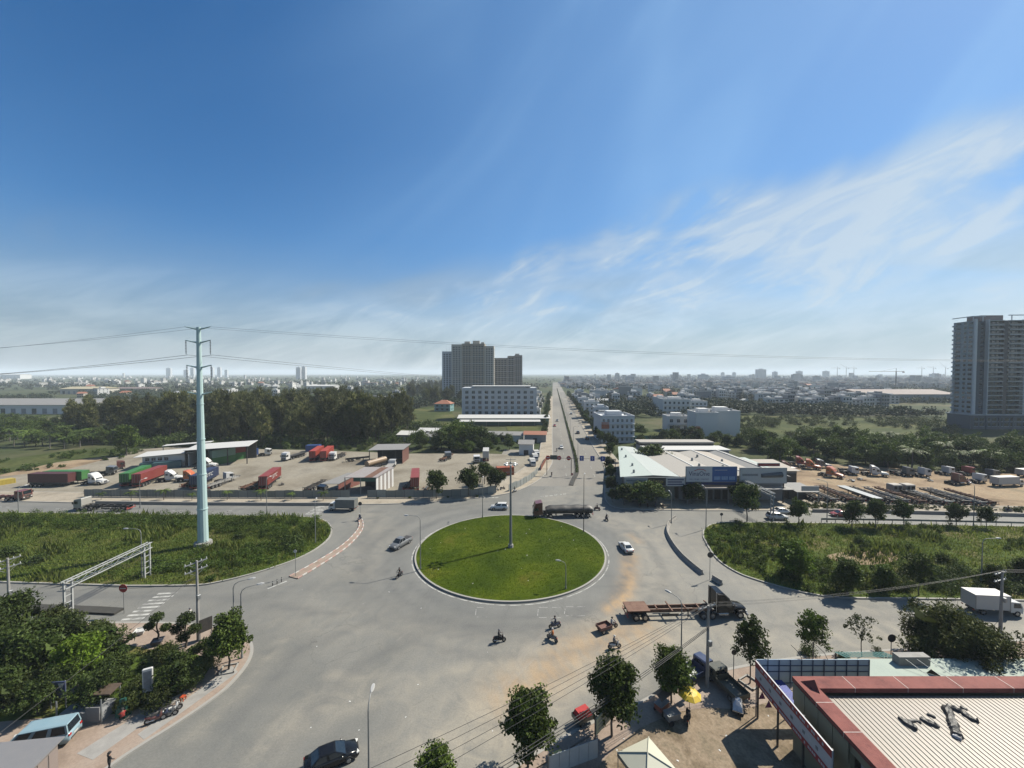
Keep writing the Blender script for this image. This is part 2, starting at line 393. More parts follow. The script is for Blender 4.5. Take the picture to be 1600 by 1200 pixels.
def asphalt():
    m, n, l, b = newmat('asphalt')
    geo = N(n, 'ShaderNodeNewGeometry')
    def noise(scale, detail=8, stretch=None, rot=0, dist=.3, rough=.6):
        src = geo.outputs['Position']
        if stretch:
            mp = N(n, 'ShaderNodeMapping'); mp.inputs['Rotation'].default_value = (0, 0, rot)
            mp2 = N(n, 'ShaderNodeMapping'); mp2.inputs['Scale'].default_value = stretch
            l.new(src, mp.inputs[0]); l.new(mp.outputs[0], mp2.inputs[0]); src = mp2.outputs[0]
        z = N(n, 'ShaderNodeTexNoise', inp={'Scale': scale, 'Detail': detail, 'Roughness': rough, 'Distortion': dist}); l.new(src, z.inputs[0])
        return z.outputs[0]
    def mr(v, a, b_, c, d):
        k = N(n, 'ShaderNodeMapRange', inp={1: a, 2: b_, 3: c, 4: d}); l.new(v, k.inputs[0]); return k.outputs[0]
    def mul(a, b_):
        k = N(n, 'ShaderNodeMath', operation='MULTIPLY')
        for i, s_ in enumerate((a, b_)):
            if isinstance(s_, float): k.inputs[i].default_value = s_
            else: l.new(s_, k.inputs[i])
        return k.outputs[0]
    def mixc(f, a, b_):
        k = N(n, 'ShaderNodeMixRGB')
        l.new(f, k.inputs[0])
        for i, s_ in ((1, a), (2, b_)):
            if isinstance(s_, tuple): k.inputs[i].default_value = (*[c * KA for c in s_], 1)
            else: l.new(s_, k.inputs[i])
        return k.outputs[0]
    base = mixc(mr(noise(.045, dist=.8), .36, .62, 0, 1), (.172, .176, .168), (.228, .229, .214))
    base = mixc(mr(noise(.5, stretch=(1, .12, 1), rot=R(8)), .45, .75, 0, .35), base, (.125, .127, .127))
    ad = N(n, 'ShaderNodeAttribute', attribute_name='dust'); asd = N(n, 'ShaderNodeAttribute', attribute_name='sand')
    dn = mr(noise(.33, dist=1.0), .32, .66, .25, 1.0)
    base = mixc(mul(ad.outputs['Fac'], dn), base, (.40, .365, .295))
    sn = mr(noise(.8, stretch=(1, .4, 1), rot=R(-20)), .30, .58, .2, 1.0)
    base = mixc(mul(asd.outputs['Fac'], sn), base, (.52, .35, .185))
    at_ = N(n, 'ShaderNodeAttribute', attribute_name='track')
    base = mixc(mul(mul(at_.outputs['Fac'], mr(noise(.25), .3, .65, .2, .9)), .85), base, (.135, .138, .138))
    # chalky scuffs and fine cracks
    base = mixc(mr(noise(.35, stretch=(1, .08, 1), rot=R(35), dist=1.5), .66, .74, 0, .30), base, (.40, .38, .34))
    vo = N(n, 'ShaderNodeTexVoronoi', feature='DISTANCE_TO_EDGE', inp={'Scale': .11, 'Randomness': 1.0})
    wp = N(n, 'ShaderNodeVectorMath', operation='ADD')
    nz = N(n, 'ShaderNodeTexNoise', inp={'Scale': .25, 'Detail': 6}); l.new(geo.outputs['Position'], nz.inputs[0])
    sc = N(n, 'ShaderNodeVectorMath', operation='SCALE', inp={3: 5.0}); l.new(nz.outputs[1], sc.inputs[0])
    l.new(geo.outputs['Position'], wp.inputs[0]); l.new(sc.outputs[0], wp.inputs[1]); l.new(wp.outputs[0], vo.inputs[0])
    base = mixc(mul(mr(vo.outputs[0], 0.0, .008, 1, 0), mr(noise(.05), .5, .6, 0, .45)), base, (.07, .07, .068))
    fine = noise(6.0, detail=4)
    k = N(n, 'ShaderNodeMixRGB', blend_type='MULTIPLY', inp={0: 1.0}); l.new(base, k.inputs[1]); l.new(mr(fine, .3, .7, .86, 1.13), k.inputs[2])
    l.new(k.outputs[0], b.inputs['Base Color'])
    b.inputs['Roughness'].default_value = .8; b.inputs['Specular IOR Level'].default_value = .3
    bp = N(n, 'ShaderNodeBump', inp={'Strength': .15, 'Distance': .02}); l.new(fine, bp.inputs['Height']); l.new(bp.outputs[0], b.inputs['Normal'])
    return m
ASPH = asphalt()
PAINTL = surf('worn_road_paint', [(.40, (.28, .28, .27)), (.52, (.58, .58, .55)), (.7, (.68, .68, .65))], .9, bump=0, fscale=6, fine=(.75, 1.1))

# ---- ground sheet to the horizon
g = MB(); S_ = 12000.0
rr_ = [0, 60, 150, 350, 800, 1800, 4000, 8000, 12000]; xs_ = sorted(set([-v for v in rr_] + rr_))
for i in range(len(xs_) - 1):
    for j in range(len(xs_) - 1):
        g.quad((xs_[i], xs_[j], -.3), (xs_[i + 1], xs_[j], -.3), (xs_[i + 1], xs_[j + 1], -.3), (xs_[i], xs_[j + 1], -.3))
struct('ground', g, GROUND)

# ---- roundabout geometry
RC = Vector((0, 0, 0)); _n, _f = G(797, 943), G(797, 806)
RC = Vector((-.3, (_n.y + _f.y) / 2, 0)); RR = (_f.y - _n.y) / 2

# ---- asphalt of the junction, a metre grid that carries where dust and sand lie
X0, X1, Y0, Y1 = -230, 230, 18, 122
nx, ny = X1 - X0 + 1, Y1 - Y0 + 1
gx, gy = np.meshgrid(np.linspace(X0, X1, nx), np.linspace(Y0, Y1, ny))
V = np.stack([gx.ravel(), gy.ravel(), np.zeros(nx * ny)], 1)
idx = np.arange(nx * ny).reshape(ny, nx)
Fq = np.stack([idx[:-1, :-1].ravel(), idx[:-1, 1:].ravel(), idx[1:, 1:].ravel(), idx[1:, :-1].ravel()], 1)
me = fastmesh('road', V, Fq, ASPH)
def trail(pts, width, power=1.0):
    P_ = np.array([G(*p)[:2] for p in pts]); d = np.full(len(V), 1e9)
    for a, b in zip(P_[:-1], P_[1:]):
        ab = b - a; t = np.clip(((V[:, :2] - a) @ ab) / (ab @ ab), 0, 1)
        d = np.minimum(d, np.linalg.norm(V[:, :2] - a - t[:, None] * ab, axis=1))
    return np.exp(-(d / width) ** 2) * power
dust = np.zeros(len(V)); sand = np.zeros(len(V))
for pts, w, p in [([(1040, 975), (930, 1008), (860, 1050), (800, 1100), (720, 1165)], 6.5, 1.0), ([(1010, 840), (1030, 900), (1000, 960), (920, 1000)], 6.5, .55),
                  ([(1080, 1000), (1300, 985), (1600, 985)], 5, .6), ([(640, 1075), (720, 1045), (780, 1035)], 1.3, .7), ([(420, 1160), (480, 1110), (560, 1085), (620, 1085)], 2.4, .55),
                  ([(700, 1070), (600, 1062), (520, 1050)], 1.2, .5), ([(840, 790), (900, 770), (905, 740)], 6, .35), ([(570, 800), (600, 840), (560, 890)], 5, .30),
                  ([(300, 1150), (400, 1060), (440, 1000)], 1.0, .35), ([(960, 815), (1010, 830), (1040, 880)], 5, .5), ([(1075, 830), (1100, 870), (1180, 920), (1400, 950)], 4, .35),
                  ([(980, 1105), (900, 1135), (800, 1195)], 2.0, .5), ([(470, 960), (620, 990), (760, 1010)], 5.0, .22)]:
    dust = np.maximum(dust, trail(pts, w, p))
for pts, w, p in [([(984, 868), (983, 900), (977, 928), (962, 944)], 1.3, 1.0), ([(972, 935), (952, 952)], 1.1, .9), ([(985, 835), (1000, 848)], .8, .5), ([(1000, 985), (940, 1000), (900, 1015), (840, 1060), (800, 1085)], 3.0, .6), ([(812, 1078), (796, 1092)], 1.0, .8)]:
    sand = np.maximum(sand, trail(pts, w, p))
rad = np.linalg.norm(V[:, :2] - np.array(RC[:2]), axis=1)
dust += .16
dust *= np.clip((rad - RR - 1.0) / 7.0, .15, 1)
ang = np.arctan2(V[:, 1] - RC.y, V[:, 0] - RC.x); track = np.zeros(len(V))
for r_, w_, p_ in ((3.2, .8, .8), (5.2, .7, .9), (8.6, .9, .6), (10.8, .8, .55)):             # wheel paths polished round the island
    track += p_ * np.exp(-((rad - RR - r_ - .8 * np.sin(ang * 2 + r_)) / w_) ** 2)
for pts, w, p in [([(-200, 935), (100, 930), (350, 935), (520, 960)], .8, .7), ([(350, 1140), (480, 1010), (600, 960)], .9, .6), ([(420, 1180), (560, 1040), (700, 975)], .9, .5), ([(1150, 985), (1400, 965), (1700, 970)], .8, .7), ([(880, 800), (905, 770), (915, 735)], .8, .6), ([(-100, 790), (300, 796), (600, 800)], .7, .7), ([(600, 905), (560, 850), (590, 810)], 1.0, .5)]:
    track = np.maximum(track, trail(pts, w, p))
for nm, arr in (('dust', dust), ('sand', sand), ('track', track)):
    at = me.attributes.new(nm, 'FLOAT', 'POINT'); at.data.foreach_set('value', np.clip(arr, 0, 1).astype(np.float32))
tag(link('road', me), kind='structure')
# avenue running away from the junction
av = MB()
ss = [88, 105, 125, 150, 180, 220, 280, 380, 520, 720, 1000, 1500]
for a, b in zip(ss[:-1], ss[1:]):
    for t0, t1 in ((-1 if a >= 180 else -22, 10), (10, 21 if a >= 180 else 24)): av.quad(AV(a, t0, -.03), AV(a, t1, -.03), AV(b, t1, -.03), AV(b, t0, -.03))
struct('avenue', av, surf('avenue_asphalt', [(.3, (.23, .222, .205)), (.5, (.30, .285, .255)), (.7, (.35, .33, .29))], .05, bump=.1, fscale=1.2, fine=(.88, 1.1), stretch=(1, .15, 1)))

def offset_in(pts, d):
    n = len(pts); ar = sum(pts[i][0] * pts[(i + 1) % n][1] - pts[(i + 1) % n][0] * pts[i][1] for i in range(n)); sg = 1 if ar > 0 else -1
    out = []
    for i in range(n):
        a, b, c = Vector(pts[i - 1]).xy, Vector(pts[i]).xy, Vector(pts[(i + 1) % n]).xy
        e1, e2 = (b - a), (c - b)
        if e1.length < 1e-6: e1 = e2
        if e2.length < 1e-6: e2 = e1
        n1 = Vector((-e1.y, e1.x)).normalized(); n2 = Vector((-e2.y, e2.x)).normalized()
        nn = (n1 + n2); nn = nn.normalized() if nn.length > .1 else n1
        out.append(Vector((b.x + nn.x * d * sg, b.y + nn.y * d * sg, 0)))
    return out
def island(name, pts, h, top, kw=.25, kmat=None, kname='kerb'):
    "raised ground with a kerb all round"
    inn = offset_in(pts, kw); n = len(pts)
    k = MB(); k.poly(pts, -.02, h, top=False)
    for i in range(n):
        j = (i + 1) % n
        k.quad((*pts[i].xy, h), (*pts[j].xy, h), (*inn[j].xy, h), (*inn[i].xy, h))
    t = MB(); t.poly(inn, h - .10, h - .015)
    o = struct(name, t, top)
    k.build(kname, kmat or KERB, o)
    return o

# ---- the round lawn
ring = [RC + Vector((math.cos(a) * RR, math.sin(a) * RR, 0)) for a in np.linspace(0, 2 * math.pi, 97)[:-1]]
island('roundabout', ring, .28, LAWN, .3)
ln = MB()
for i in range(96):
    a, b = 2 * math.pi * i / 96, 2 * math.pi * (i + 1) / 96
    pt = lambda t, r: RC + Vector((math.cos(t) * r, math.sin(t) * r, .006))
    ln.quad(pt(a, RR + .38), pt(a, RR + .56), pt(b, RR + .56), pt(b, RR + .38))
tag(ln.build('edge_line', PAINTL), kind='structure')

# ---- verges
LV = PXS([(-330, 797), (0, 801), (150, 803), (300, 805), (450, 807), (500, 811), (517, 822), (517, 838), (500, 855), (470, 872), (430, 887), (390, 899), (340, 911), (300, 916), (200, 917), (100, 914), (0, 911), (-330, 900)])
LVs = LV[:3] + smooth(LV[3:15], 4) + LV[15:]
island('grass_verge', LVs, .2, SCRUB, .3)
RV = PXS([(1098, 840), (1099, 828), (1112, 819.5), (1137, 816.5), (1300, 818), (1600, 823), (2000, 834), (2000, 945), (1600, 940), (1500, 938), (1425, 937), (1325, 936), (1275, 931), (1225, 920), (1175, 905), (1150, 895), (1125, 879), (1110, 862)])
RVs = smooth(RV[:4], 4) + RV[4:9] + smooth(RV[9:] + RV[:1], 4)[:-1]
island('grass_bank', RVs, .2, SCRUB, .3)

# ---- land beyond the upper road
LK = PXS([(-450, 773), (0, 783.5), (150, 786.5), (300, 788), (450, 789), (560, 789), (640, 787), (700, 783), (760, 777), (800, 770), (830, 758), (850, 744), (861, 728)]) + [AV(158, 0), AV(190, 0), AV(240, -.2), AV(600, 0)]
LKs = smooth(LK, 3)
island('pavement_far_left', LKs + [AV(600, -8), AV(240, -6), AV(165, -6), AV(140, -12), G(760, 767), G(700, 771), G(560, 774), G(300, 772), G(0, 768), G(-450, 760)], .16, WALKWAY, .3)
yl = MB().poly(PXS([(-450, 768), (0, 772), (130, 775), (300, 777), (560, 778), (700, 775), (760, 770), (800, 763), (838, 745), (848, 730), (840, 712), (760, 709), (640, 709), (500, 704), (400, 702), (300, 697), (220, 702), (150, 722), (100, 735), (0, 745), (-450, 745)]), -.25, .10)
struct('truck_yard', yl, YARD)
RK = [AV(600, 19), AV(240, 19), AV(190, 19)] + PXS([(941, 722), (945, 745), (944, 765), (946, 782), (960, 793), (1000, 796.5), (1100, 798.5), (1260, 798.5), (1400, 801), (1600, 806), (1950, 815)])
RKs = smooth(RK, 3)
island('pavement_far_right', RKs + PXS([(1950, 790), (1600, 792), (1400, 788), (1260, 780), (1100, 770), (990, 745)]) + [AV(165, 26), AV(240, 25), AV(600, 27)], .16, WALKWAY, .3)
yr = MB().poly(PXS([(1225, 785), (1260, 790), (1400, 794), (1600, 800), (1950, 806), (1950, 752), (1640, 742), (1500, 738), (1400, 732), (1290, 725), (1235, 722), (1200, 730)]), -.25, .10)
struct('earth_yard', yr, DIRT)
fields = [('sand_clearing', [(1292, 669), (1345, 667), (1400, 670), (1470, 680), (1500, 690), (1440, 687), (1330, 680)], DIRT), ('meadow', [(1010, 690), (1075, 667), (1130, 648), (1300, 652), (1490, 656), (1500, 690), (1300, 700), (1150, 700)], FIELD),
          ('meadow', [(-350, 730), (0, 718), (120, 702), (225, 702), (225, 712), (100, 730), (0, 745), (-350, 760)], FIELD), ('meadow', [(640, 640), (700, 632), (720, 668), (640, 672)], FIELD), ('meadow', [(790, 666), (862, 664), (862, 690), (800, 685)], FIELD),
          ('meadow', [(1480, 690), (1900, 700), (1900, 740), (1600, 738)], FIELD), ('dirt_track', [(0, 742), (90, 722), (150, 715), (230, 712), (225, 720), (120, 730), (60, 742), (0, 757)], DIRT)]
for k, (nm, pts, mt) in enumerate(fields):
    struct(nm, MB().poly(PXS(pts), -.28, -.2 + .03 * k), mt)

# ---- near corners
NLc = PXS([(0, 968), (120, 973), (250, 973), (335, 979), (378, 990), (395, 1007), (391, 1033), (362, 1070), (325, 1100), (270, 1137), (225, 1165), (187, 1190), (140, 1225), (60, 1290)])
NL = PXS([(-420, 955)]) + smooth(NLc, 4) + PXS([(-900, 1290)])
island('pavement_near_left', NL, .17, PAVE, .35)
gd = MB().poly(PXS([(-420, 972), (0, 985), (110, 992), (170, 1003), (240, 1018), (300, 1022), (335, 1035), (318, 1060), (285, 1085), (240, 1105), (180, 1118), (110, 1120), (0, 1130), (-500, 1180)]), .1, .185)
struct('garden_bed', gd, SCRUB)
fp = MB()
for (a, b, c, d) in [((372, 1052), (362, 1042), (215, 1150), (225, 1158)), ((300, 1080), (285, 1075), (120, 1180), (145, 1190))]:
    fp.poly(PXS([a, b, c, d]), .1, .165)
struct('paving_band', fp, CONC)
NRc = PXS([(1950, 968), (1600, 1000), (1430, 1013), (1300, 1022), (1200, 1034), (1110, 1052), (1040, 1075), (1000, 1096), (930, 1126), (870, 1157), (800, 1200), (730, 1250), (690, 1290)])
NR = smooth(NRc, 4) + PXS([(2600, 1290)])
island('pavement_near_right', NR, .17, PAVE, .35)
dp = MB().poly(PXS([(890, 1290), (920, 1215), (965, 1168), (1000, 1140), (1060, 1114), (1110, 1108), (1160, 1112), (1230, 1090), (1300, 1066), (1800, 1040), (2300, 1290)]), .1, .178)
struct('bare_plot', dp, PLOT)

# ---- traffic islands of the slip roads
def strip(line, w0, w1):
    L = len(line); a, b = [], []
    for i, p in enumerate(line):
        d = (line[min(i + 1, L - 1)] - line[max(i - 1, 0)]).xy.normalized(); nn = Vector((-d.y, d.x, 0))
        w = w0 + (w1 - w0) * i / (L - 1); a.append(p + nn * w / 2); b.append(p - nn * w / 2)
    return a, b
def resample(line, step):
    out = [line[0]]; acc = 0.0
    for a, b in zip(line[:-1], line[1:]):
        d = (b - a).length
        while acc + d >= step:
            a = a + (b - a) * ((step - acc) / d); out.append(a.copy()); d = (b - a).length; acc = 0.0
        acc += d
    return out
lm = resample(smooth(PXS([(563, 812), (564, 824), (555, 838), (537, 855), (512, 872), (482, 890), (455, 905)]), 8), 1.0)
a, b = strip(lm, .7, 1.9)
o = struct('slip_road_island', MB().poly(a + b[::-1], -.02, .14), PAVE)
KR = P('red_kerb_paint', (.52, .31, .27), rough=.8, var=.25, scale=2, dirt=.4, dcol=(.45, .4, .35)); KW = P('white_kerb_paint', (.66, .64, .60), rough=.8, var=.15, scale=2, dirt=.35, dcol=(.4, .37, .32))
for sd in (a, b):
    for i in range(len(sd) - 1):
        c = (sd[i] + sd[i + 1]) / 2; d = sd[i + 1] - sd[i]
        MB().cbox((0, 0, 0), (d.length * .97, .22, .22), 0, 0, .03).build('kerb_block', KR if i % 2 else KW, o, (c.x, c.y, .12), math.atan2(d.y, d.x))
tip = MB()
q = PXS([(448, 908), (418, 920)], .006); d = (q[1] - q[0]).xy.normalized(); nn = Vector((-d.y, d.x, 0)) * .12
tip.quad(q[0] + nn, q[0] - nn, q[1] - nn, q[1] + nn); tag(tip.build('edge_line', PAINTL), kind='structure')
rmx = resample(smooth(PXS([(1056, 810), (1046, 818), (1042, 832), (1050, 850), (1065, 870), (1087, 890), (1105, 904)]), 8), 2.05)
tag(struct('slip_road_divider', MB().poly(strip(rmx, .8, .8)[0] + strip(rmx, .8, .8)[1][::-1], -.02, .10), CONC))
BARR = P('barrier_concrete', (.40, .38, .345), rough=.85, var=.25, scale=.9, dirt=.3, dcol=(.2, .17, .13))
def barrier(p, q, h, label, group):
    d = q - p; L = d.length * .97; prof = [(-.30, 0), (.30, 0), (.28, .12), (.12, .35), (.09, h), (-.09, h), (-.12, .35), (-.28, .12)]
    m = MB().loft([[(x, y, z) for y, z in prof] for x in (-L / 2, L / 2)])
    o = m.build('concrete_barrier', BARR, None, (*((p + q) / 2).xy, .1), math.atan2(d.y, d.x)); tag(o, label, 'barrier', group)
for i in range(len(rmx) - 1):
    barrier(rmx[i], rmx[i + 1], .75, 'concrete barrier block in the curved row dividing the right slip road', 'barrier row of the right slip road')
p, q = PXS([(1113, 906), (1128, 915)]); barrier(p, q, .8, 'separate concrete barrier block at the end of the right slip road divider', None)
# avenue median: low hedge between kerbs
med = [AV(s, t) for s, t in ((124, 5.7), (130, 6.6), (140, 8.4), (150, 9.0), (170, 9.4), (220, 9.4), (400, 9.4), (900, 9.4))]
a, b = strip(smooth(med, 3), 1.4, 1.4)
o = struct('avenue_median', MB().poly(a + b[::-1], -.05, .16), P('median_dark', (.05, .048, .042), rough=.95, var=.3, scale=.6))
# lower-left road median
a, b = strip(PXS([(-300, 938), (40, 951), (150, 955), (186, 957)]), 1.6, 1.4)
o = struct('road_median', MB().poly(a + b[::-1], -.02, .30), P('median_dark', (.05, .048, .042), rough=.95, var=.3, scale=.6))  # black kerb, its shadowed side put into one dark colour
# low wall between upper left road and its pavement
a, b = strip(PXS([(150, 787), (300, 788.7), (450, 789.6), (540, 789.6)]), .4, .4)
lw = MB().poly(a + b[::-1], 0, .75).build('low_wall', BARR); tag(lw, 'long low dark concrete wall along the far edge of the upper left road', 'wall')
a, b = strip(PXS([(1270, 800), (1400, 802), (1600, 807), (1900, 815)]), .4, .4)
lw = MB().poly(a + b[::-1], 0, .8).build('low_wall', BARR); tag(lw, 'long low concrete wall along the far edge of the upper right road', 'wall')

# ---- road markings
def marks(name, quads):
    m = MB()
    for q in quads: m.quad(*q)
    return tag(m.build(name, PAINTL), kind='structure')
def stripes(p, q, n, length, width, z=.007):
    p, q = G(*p), G(*q); d = (q - p); u = d.normalized(); nn = Vector((-u.y, u.x, 0)); out = []
    for i in range(n):
        c = p + d * (i / (n - 1)); c.z = z
        out.append([c + nn * length / 2 + u * width / 2, c - nn * length / 2 + u * width / 2, c - nn * length / 2 - u * width / 2, c + nn * length / 2 - u * width / 2])
    return out
marks('zebra_crossing', stripes((208, 967), (262, 927), 8, 2.9, .42))
marks('zebra_crossing', stripes((488, 803), (508, 789), 7, 3.4, .5))
marks('dashed_line', stripes((640, 776), (760, 776), 2, .01, .01)[:0] + [q for (x, y) in [(0, 792), (90, 795), (180, 796), (270, 797.5), (360, 798), (430, 798)] for q in stripes((x, y), (x + 12, y + .4), 2, .15, 1.1)])
marks('dashed_line', [q for (x, y) in [(1240, 806), (1300, 807), (1375, 809), (1450, 811), (1530, 813)] for q in stripes((x, y), (x + 14, y + .4), 2, .15, 1.3)])
marks('dotted_line', [q for (x, y) in [(846 + 7 * k, 776 - .8 * k) for k in range(6)] + [(745 + 6 * k, 778 - .1 * k) for k in range(6)] for q in stripes((x, y), (x + 2.5, y - .3), 2, .5, .4)])
m = []
for x, y, w, h in [(745, 949, 26, 15), (842, 949, 34, 16), (884, 948, 30, 14)]:      # chalked outlines on the asphalt
    for (xa, ya, xb, yb) in [(x, y, x + w * .4, y), (x + w * .6, y, x + w, y), (x, y + h, x + w * .35, y + h), (x + w * .55, y + h, x + w, y + h), (x - 1, y + 3, x - 2, y + h - 3)]:
        p, q = G(xa, ya, .008), G(xb, yb, .008); d = (q - p).normalized(); nn = Vector((-d.y, d.x, 0)) * .035
        m.append([p + nn, p - nn, q - nn, q + nn])
marks('chalk_marks', m)
avl = []
for s in range(135, 420, 12):
    for t in (4.6, 14.2):
        avl.append([AV(s, t - .07, -.022), AV(s, t + .07, -.022), AV(s + 4, t + .07, -.022), AV(s + 4, t - .07, -.022)])
marks('dashed_line', avl)

# ---- hazy air round the whole place
hz = MB().box(-12600, 12600, -12600, 12600, -1.6, 112)
hm = bpy.data.materials.new('hazy_air'); hm.use_nodes = True
hn = hm.node_tree.nodes; hn.clear()
pv = hn.new('ShaderNodeVolumePrincipled'); pv.inputs['Color'].default_value = (.80, .90, 1.0, 1); pv.inputs['Density'].default_value = 1.45e-4
ho = hn.new('ShaderNodeOutputMaterial'); hm.node_tree.links.new(pv.outputs[0], ho.inputs['Volume'])
tag(hz.build('haze', hm), kind='stuff')
# ================================================================== VEGETATION
def rot_rand(n, rng):
    q = rng.normal(size=(n, 4)); q /= np.linalg.norm(q, axis=1)[:, None]
    w, x, y, z = q.T
    return np.stack([1 - 2 * (y * y + z * z), 2 * (x * y - z * w), 2 * (x * z + y * w), 2 * (x * y + z * w), 1 - 2 * (x * x + z * z), 2 * (y * z - x * w),
                     2 * (x * z - y * w), 2 * (y * z + x * w), 1 - 2 * (x * x + y * y)], 1).reshape(n, 3, 3)
def leaves(centres, radii, per, size, rng, aspect=.5, tri=False, flat=0.0, up=0.0, squash=1.0, quad_out=False):
    "leaf blades spread through clumps; returns vertices and faces"
    C = np.repeat(np.asarray(centres, float), per, 0); Rr = np.repeat(np.asarray(radii, float), per)
    n = len(C); d = rng.normal(size=(n, 3)); d /= np.linalg.norm(d, axis=1)[:, None]
    rad = Rr * rng.random(n) ** .45
    pos = C + d * rad[:, None] * np.array([1, 1, squash])
    M = rot_rand(n, rng); sz = size * (.6 + .8 * rng.random(n))
    if up > 0:                                    # blades that point up and outwards
        ax = d * .5 + np.array([0, 0, up]) + rng.normal(size=(n, 3)) * .35; ax /= np.linalg.norm(ax, axis=1)[:, None]
        a = M[:, :, 0]; b = np.cross(ax, a); b /= np.linalg.norm(b, axis=1)[:, None]
        M = np.stack([ax, b, np.cross(ax, b)], 2)
    if tri:
        base = np.array([[-.15, -.5 * aspect, 0], [-.15, .5 * aspect, 0], [1, 0, 0]])
    else:
        base = np.array([[-.5, 0, 0], [0, -.5 * aspect, .08], [.5, 0, 0], [0, .5 * aspect, .08]])
    k = len(base)
    V_ = pos[:, None, :] + np.einsum('nij,kj->nki', M, base) * sz[:, None, None]
    return V_.reshape(-1, 3), np.arange(n * k).reshape(n, k)
def blob_clumps(n, rx, rz, zc, rng, taper=0.0, shell=.55, lump=.18, bottom=-1.0):
    out = []
    while len(out) < n:
        d = rng.normal(size=3); d /= np.linalg.norm(d); r = shell + (1 - shell) * rng.random()
        r *= 1 + lump * math.sin(3.1 * d[0] + 5.3 * d[2] + 2 * d[1]) ; p = d * r
        if p[2] < bottom: continue
        k = 1 - taper * (p[2] * .5 + .5)
        out.append((p[0] * rx * k, p[1] * rx * k, zc + p[2] * rz))
    return np.array(out)
def trunk_mesh(name, h, r, top, limbs, mat, rng, lean=.04, n=7):
    m = MB(); pts = [Vector((0, 0, -.15))]
    for i in range(1, 6):
        pts.append(Vector((rng.normal() * lean * h * .3, rng.normal() * lean * h * .3, h * i / 5)))
    m.tube(pts, r, n, r1=r * .35)
    for c in limbs:
        c = Vector(c); s = pts[2 + int(rng.integers(0, 3))]; mid = (s + c) / 2 + Vector((0, 0, -.06 * h))
        m.tube([s, mid, c], r * .34, 5, r1=r * .1)
    return m.mesh(name, mat)
LEAF_ST = leafmat('street_tree_leaf', (.038, .070, .011), (.130, .180, .032))
LEAF_DK = leafmat('dark_leaf', (.038, .068, .015), (.105, .145, .036), scale=.2)
LEAF_CAS = leafmat('casuarina_needles', (.066, .090, .028), (.200, .195, .074), trans=.2, scale=.05)
LEAF_MID = leafmat('mid_green_leaf', (.050, .092, .014), (.135, .185, .036), scale=.1)
LEAF_LIME = leafmat('lime_leaf', (.10, .18, .015), (.20, .29, .035), trans=.35, scale=.4)
LEAF_OLV = leafmat('olive_leaf', (.050, .076, .020), (.125, .150, .042), scale=.3)
LEAF_BAM = leafmat('bamboo_leaf', (.046, .070, .016), (.160, .180, .050), scale=.4)
LEAF_RED = leafmat('russet_leaf', (.085, .045, .030), (.14, .08, .05))
GRASSB = leafmat('grass_blade', (.044, .086, .002), (.095, .148, .005), trans=.35, scale=.10)
GRASSD = leafmat('wild_grass_blade', (.085, .135, .018), (.215, .245, .055), trans=.45, scale=.035)
SCRUBL = leafmat('scrub_leaf', (.045, .085, .012), (.115, .170, .030), trans=.3, scale=.09)
FARL = leafmat('far_leaf', (.026, .044, .020), (.060, .080, .034), trans=.08, scale=.012)

PROTO = {}
def make_tree(key, h, cw, trunk_h, nclump, per, leaf, mat, seed, taper=.3, r=.13, aspect=.55, shell=.5, lump=.18, bark=None, crf=.24, tri=False, up=0.0, bottom=-1.0, squash=.85, fill=40):
    rng = np.random.default_rng(seed)
    rz = (h - trunk_h) / 2; zc = trunk_h + rz
    cl = blob_clumps(nclump, cw / 2 * .86, rz * .9, zc, rng, taper, shell, lump, bottom)
    rad = cw * crf * (.6 + .7 * rng.random(len(cl))) * .62
    V_, F_ = leaves(cl, rad, per, leaf, rng, aspect, tri, up=up, squash=squash)
    if fill:                                       # large inner leaves close the heart of the crown
        ci = blob_clumps(fill, cw / 2 * .66, rz * .72, zc, rng, taper, .2, lump)
        Vi, Fi = leaves(ci, np.full(len(ci), cw * .07), 5, cw * .17, rng, .7, tri)
        F_ = np.concatenate([F_, Fi + len(V_)]); V_ = np.concatenate([V_, Vi])
    PROTO[key] = (trunk_mesh('trunk', zc + rz * .35, r, 0, [cl[i] for i in range(0, len(cl), max(1, len(cl) // 9))], bark or BARK, rng), fastmesh('crown', V_, F_, mat))
for s in range(3):
    make_tree('street%d' % s, 6.8, 5.0, 1.5, 80, 105, .27, LEAF_ST, 11 + s, taper=.40, r=.11, lump=.2, fill=70)
    make_tree('avenue%d' % s, 6.5, 5.0, 1.7, 44, 66, .36, LEAF_DK, 31 + s, taper=.2, r=.12, bark=BARKG, lump=.25)
    make_tree('casu%d' % s, 23, 12.5, 3.5, 130, 34, 1.5, LEAF_CAS, 51 + s, taper=.45, r=.28, aspect=.26, shell=.3, lump=.35, tri=True, up=.6, crf=.17, fill=60)
    make_tree('broad%d' % s, 11, 11, 1.8, 70, 52, .66, LEAF_MID if s else LEAF_DK, 71 + s, taper=.15, r=.25, lump=.3)
make_tree('sparse', 5.4, 4.6, 1.9, 30, 24, .26, LEAF_OLV, 91, taper=.1, r=.07, bark=BARKG, crf=.17, fill=0)
make_tree('young', 7.0, 5.0, 2.3, 40, 66, .28, LEAF_ST, 92, taper=.45, r=.08, bark=BARKG, crf=.2, fill=14)
make_tree('lime', 6.0, 5.6, 1.6, 50, 80, .32, LEAF_LIME, 93, taper=.2, r=.12)
make_tree('verge', 7.0, 5.4, .8, 56, 66, .36, LEAF_MID, 94, taper=.5, r=.12, bark=BARKG)
make_tree('fresh', 7.0, 6.0, .5, 66, 80, .34, leafmat('fresh_leaf', (.070, .140, .014), (.170, .260, .032), trans=.3), 99, taper=.35, r=.12, bark=BARKG, fill=50)
make_tree('russet', 9.0, 8.0, 2.0, 40, 40, .5, LEAF_RED, 95, r=.2)
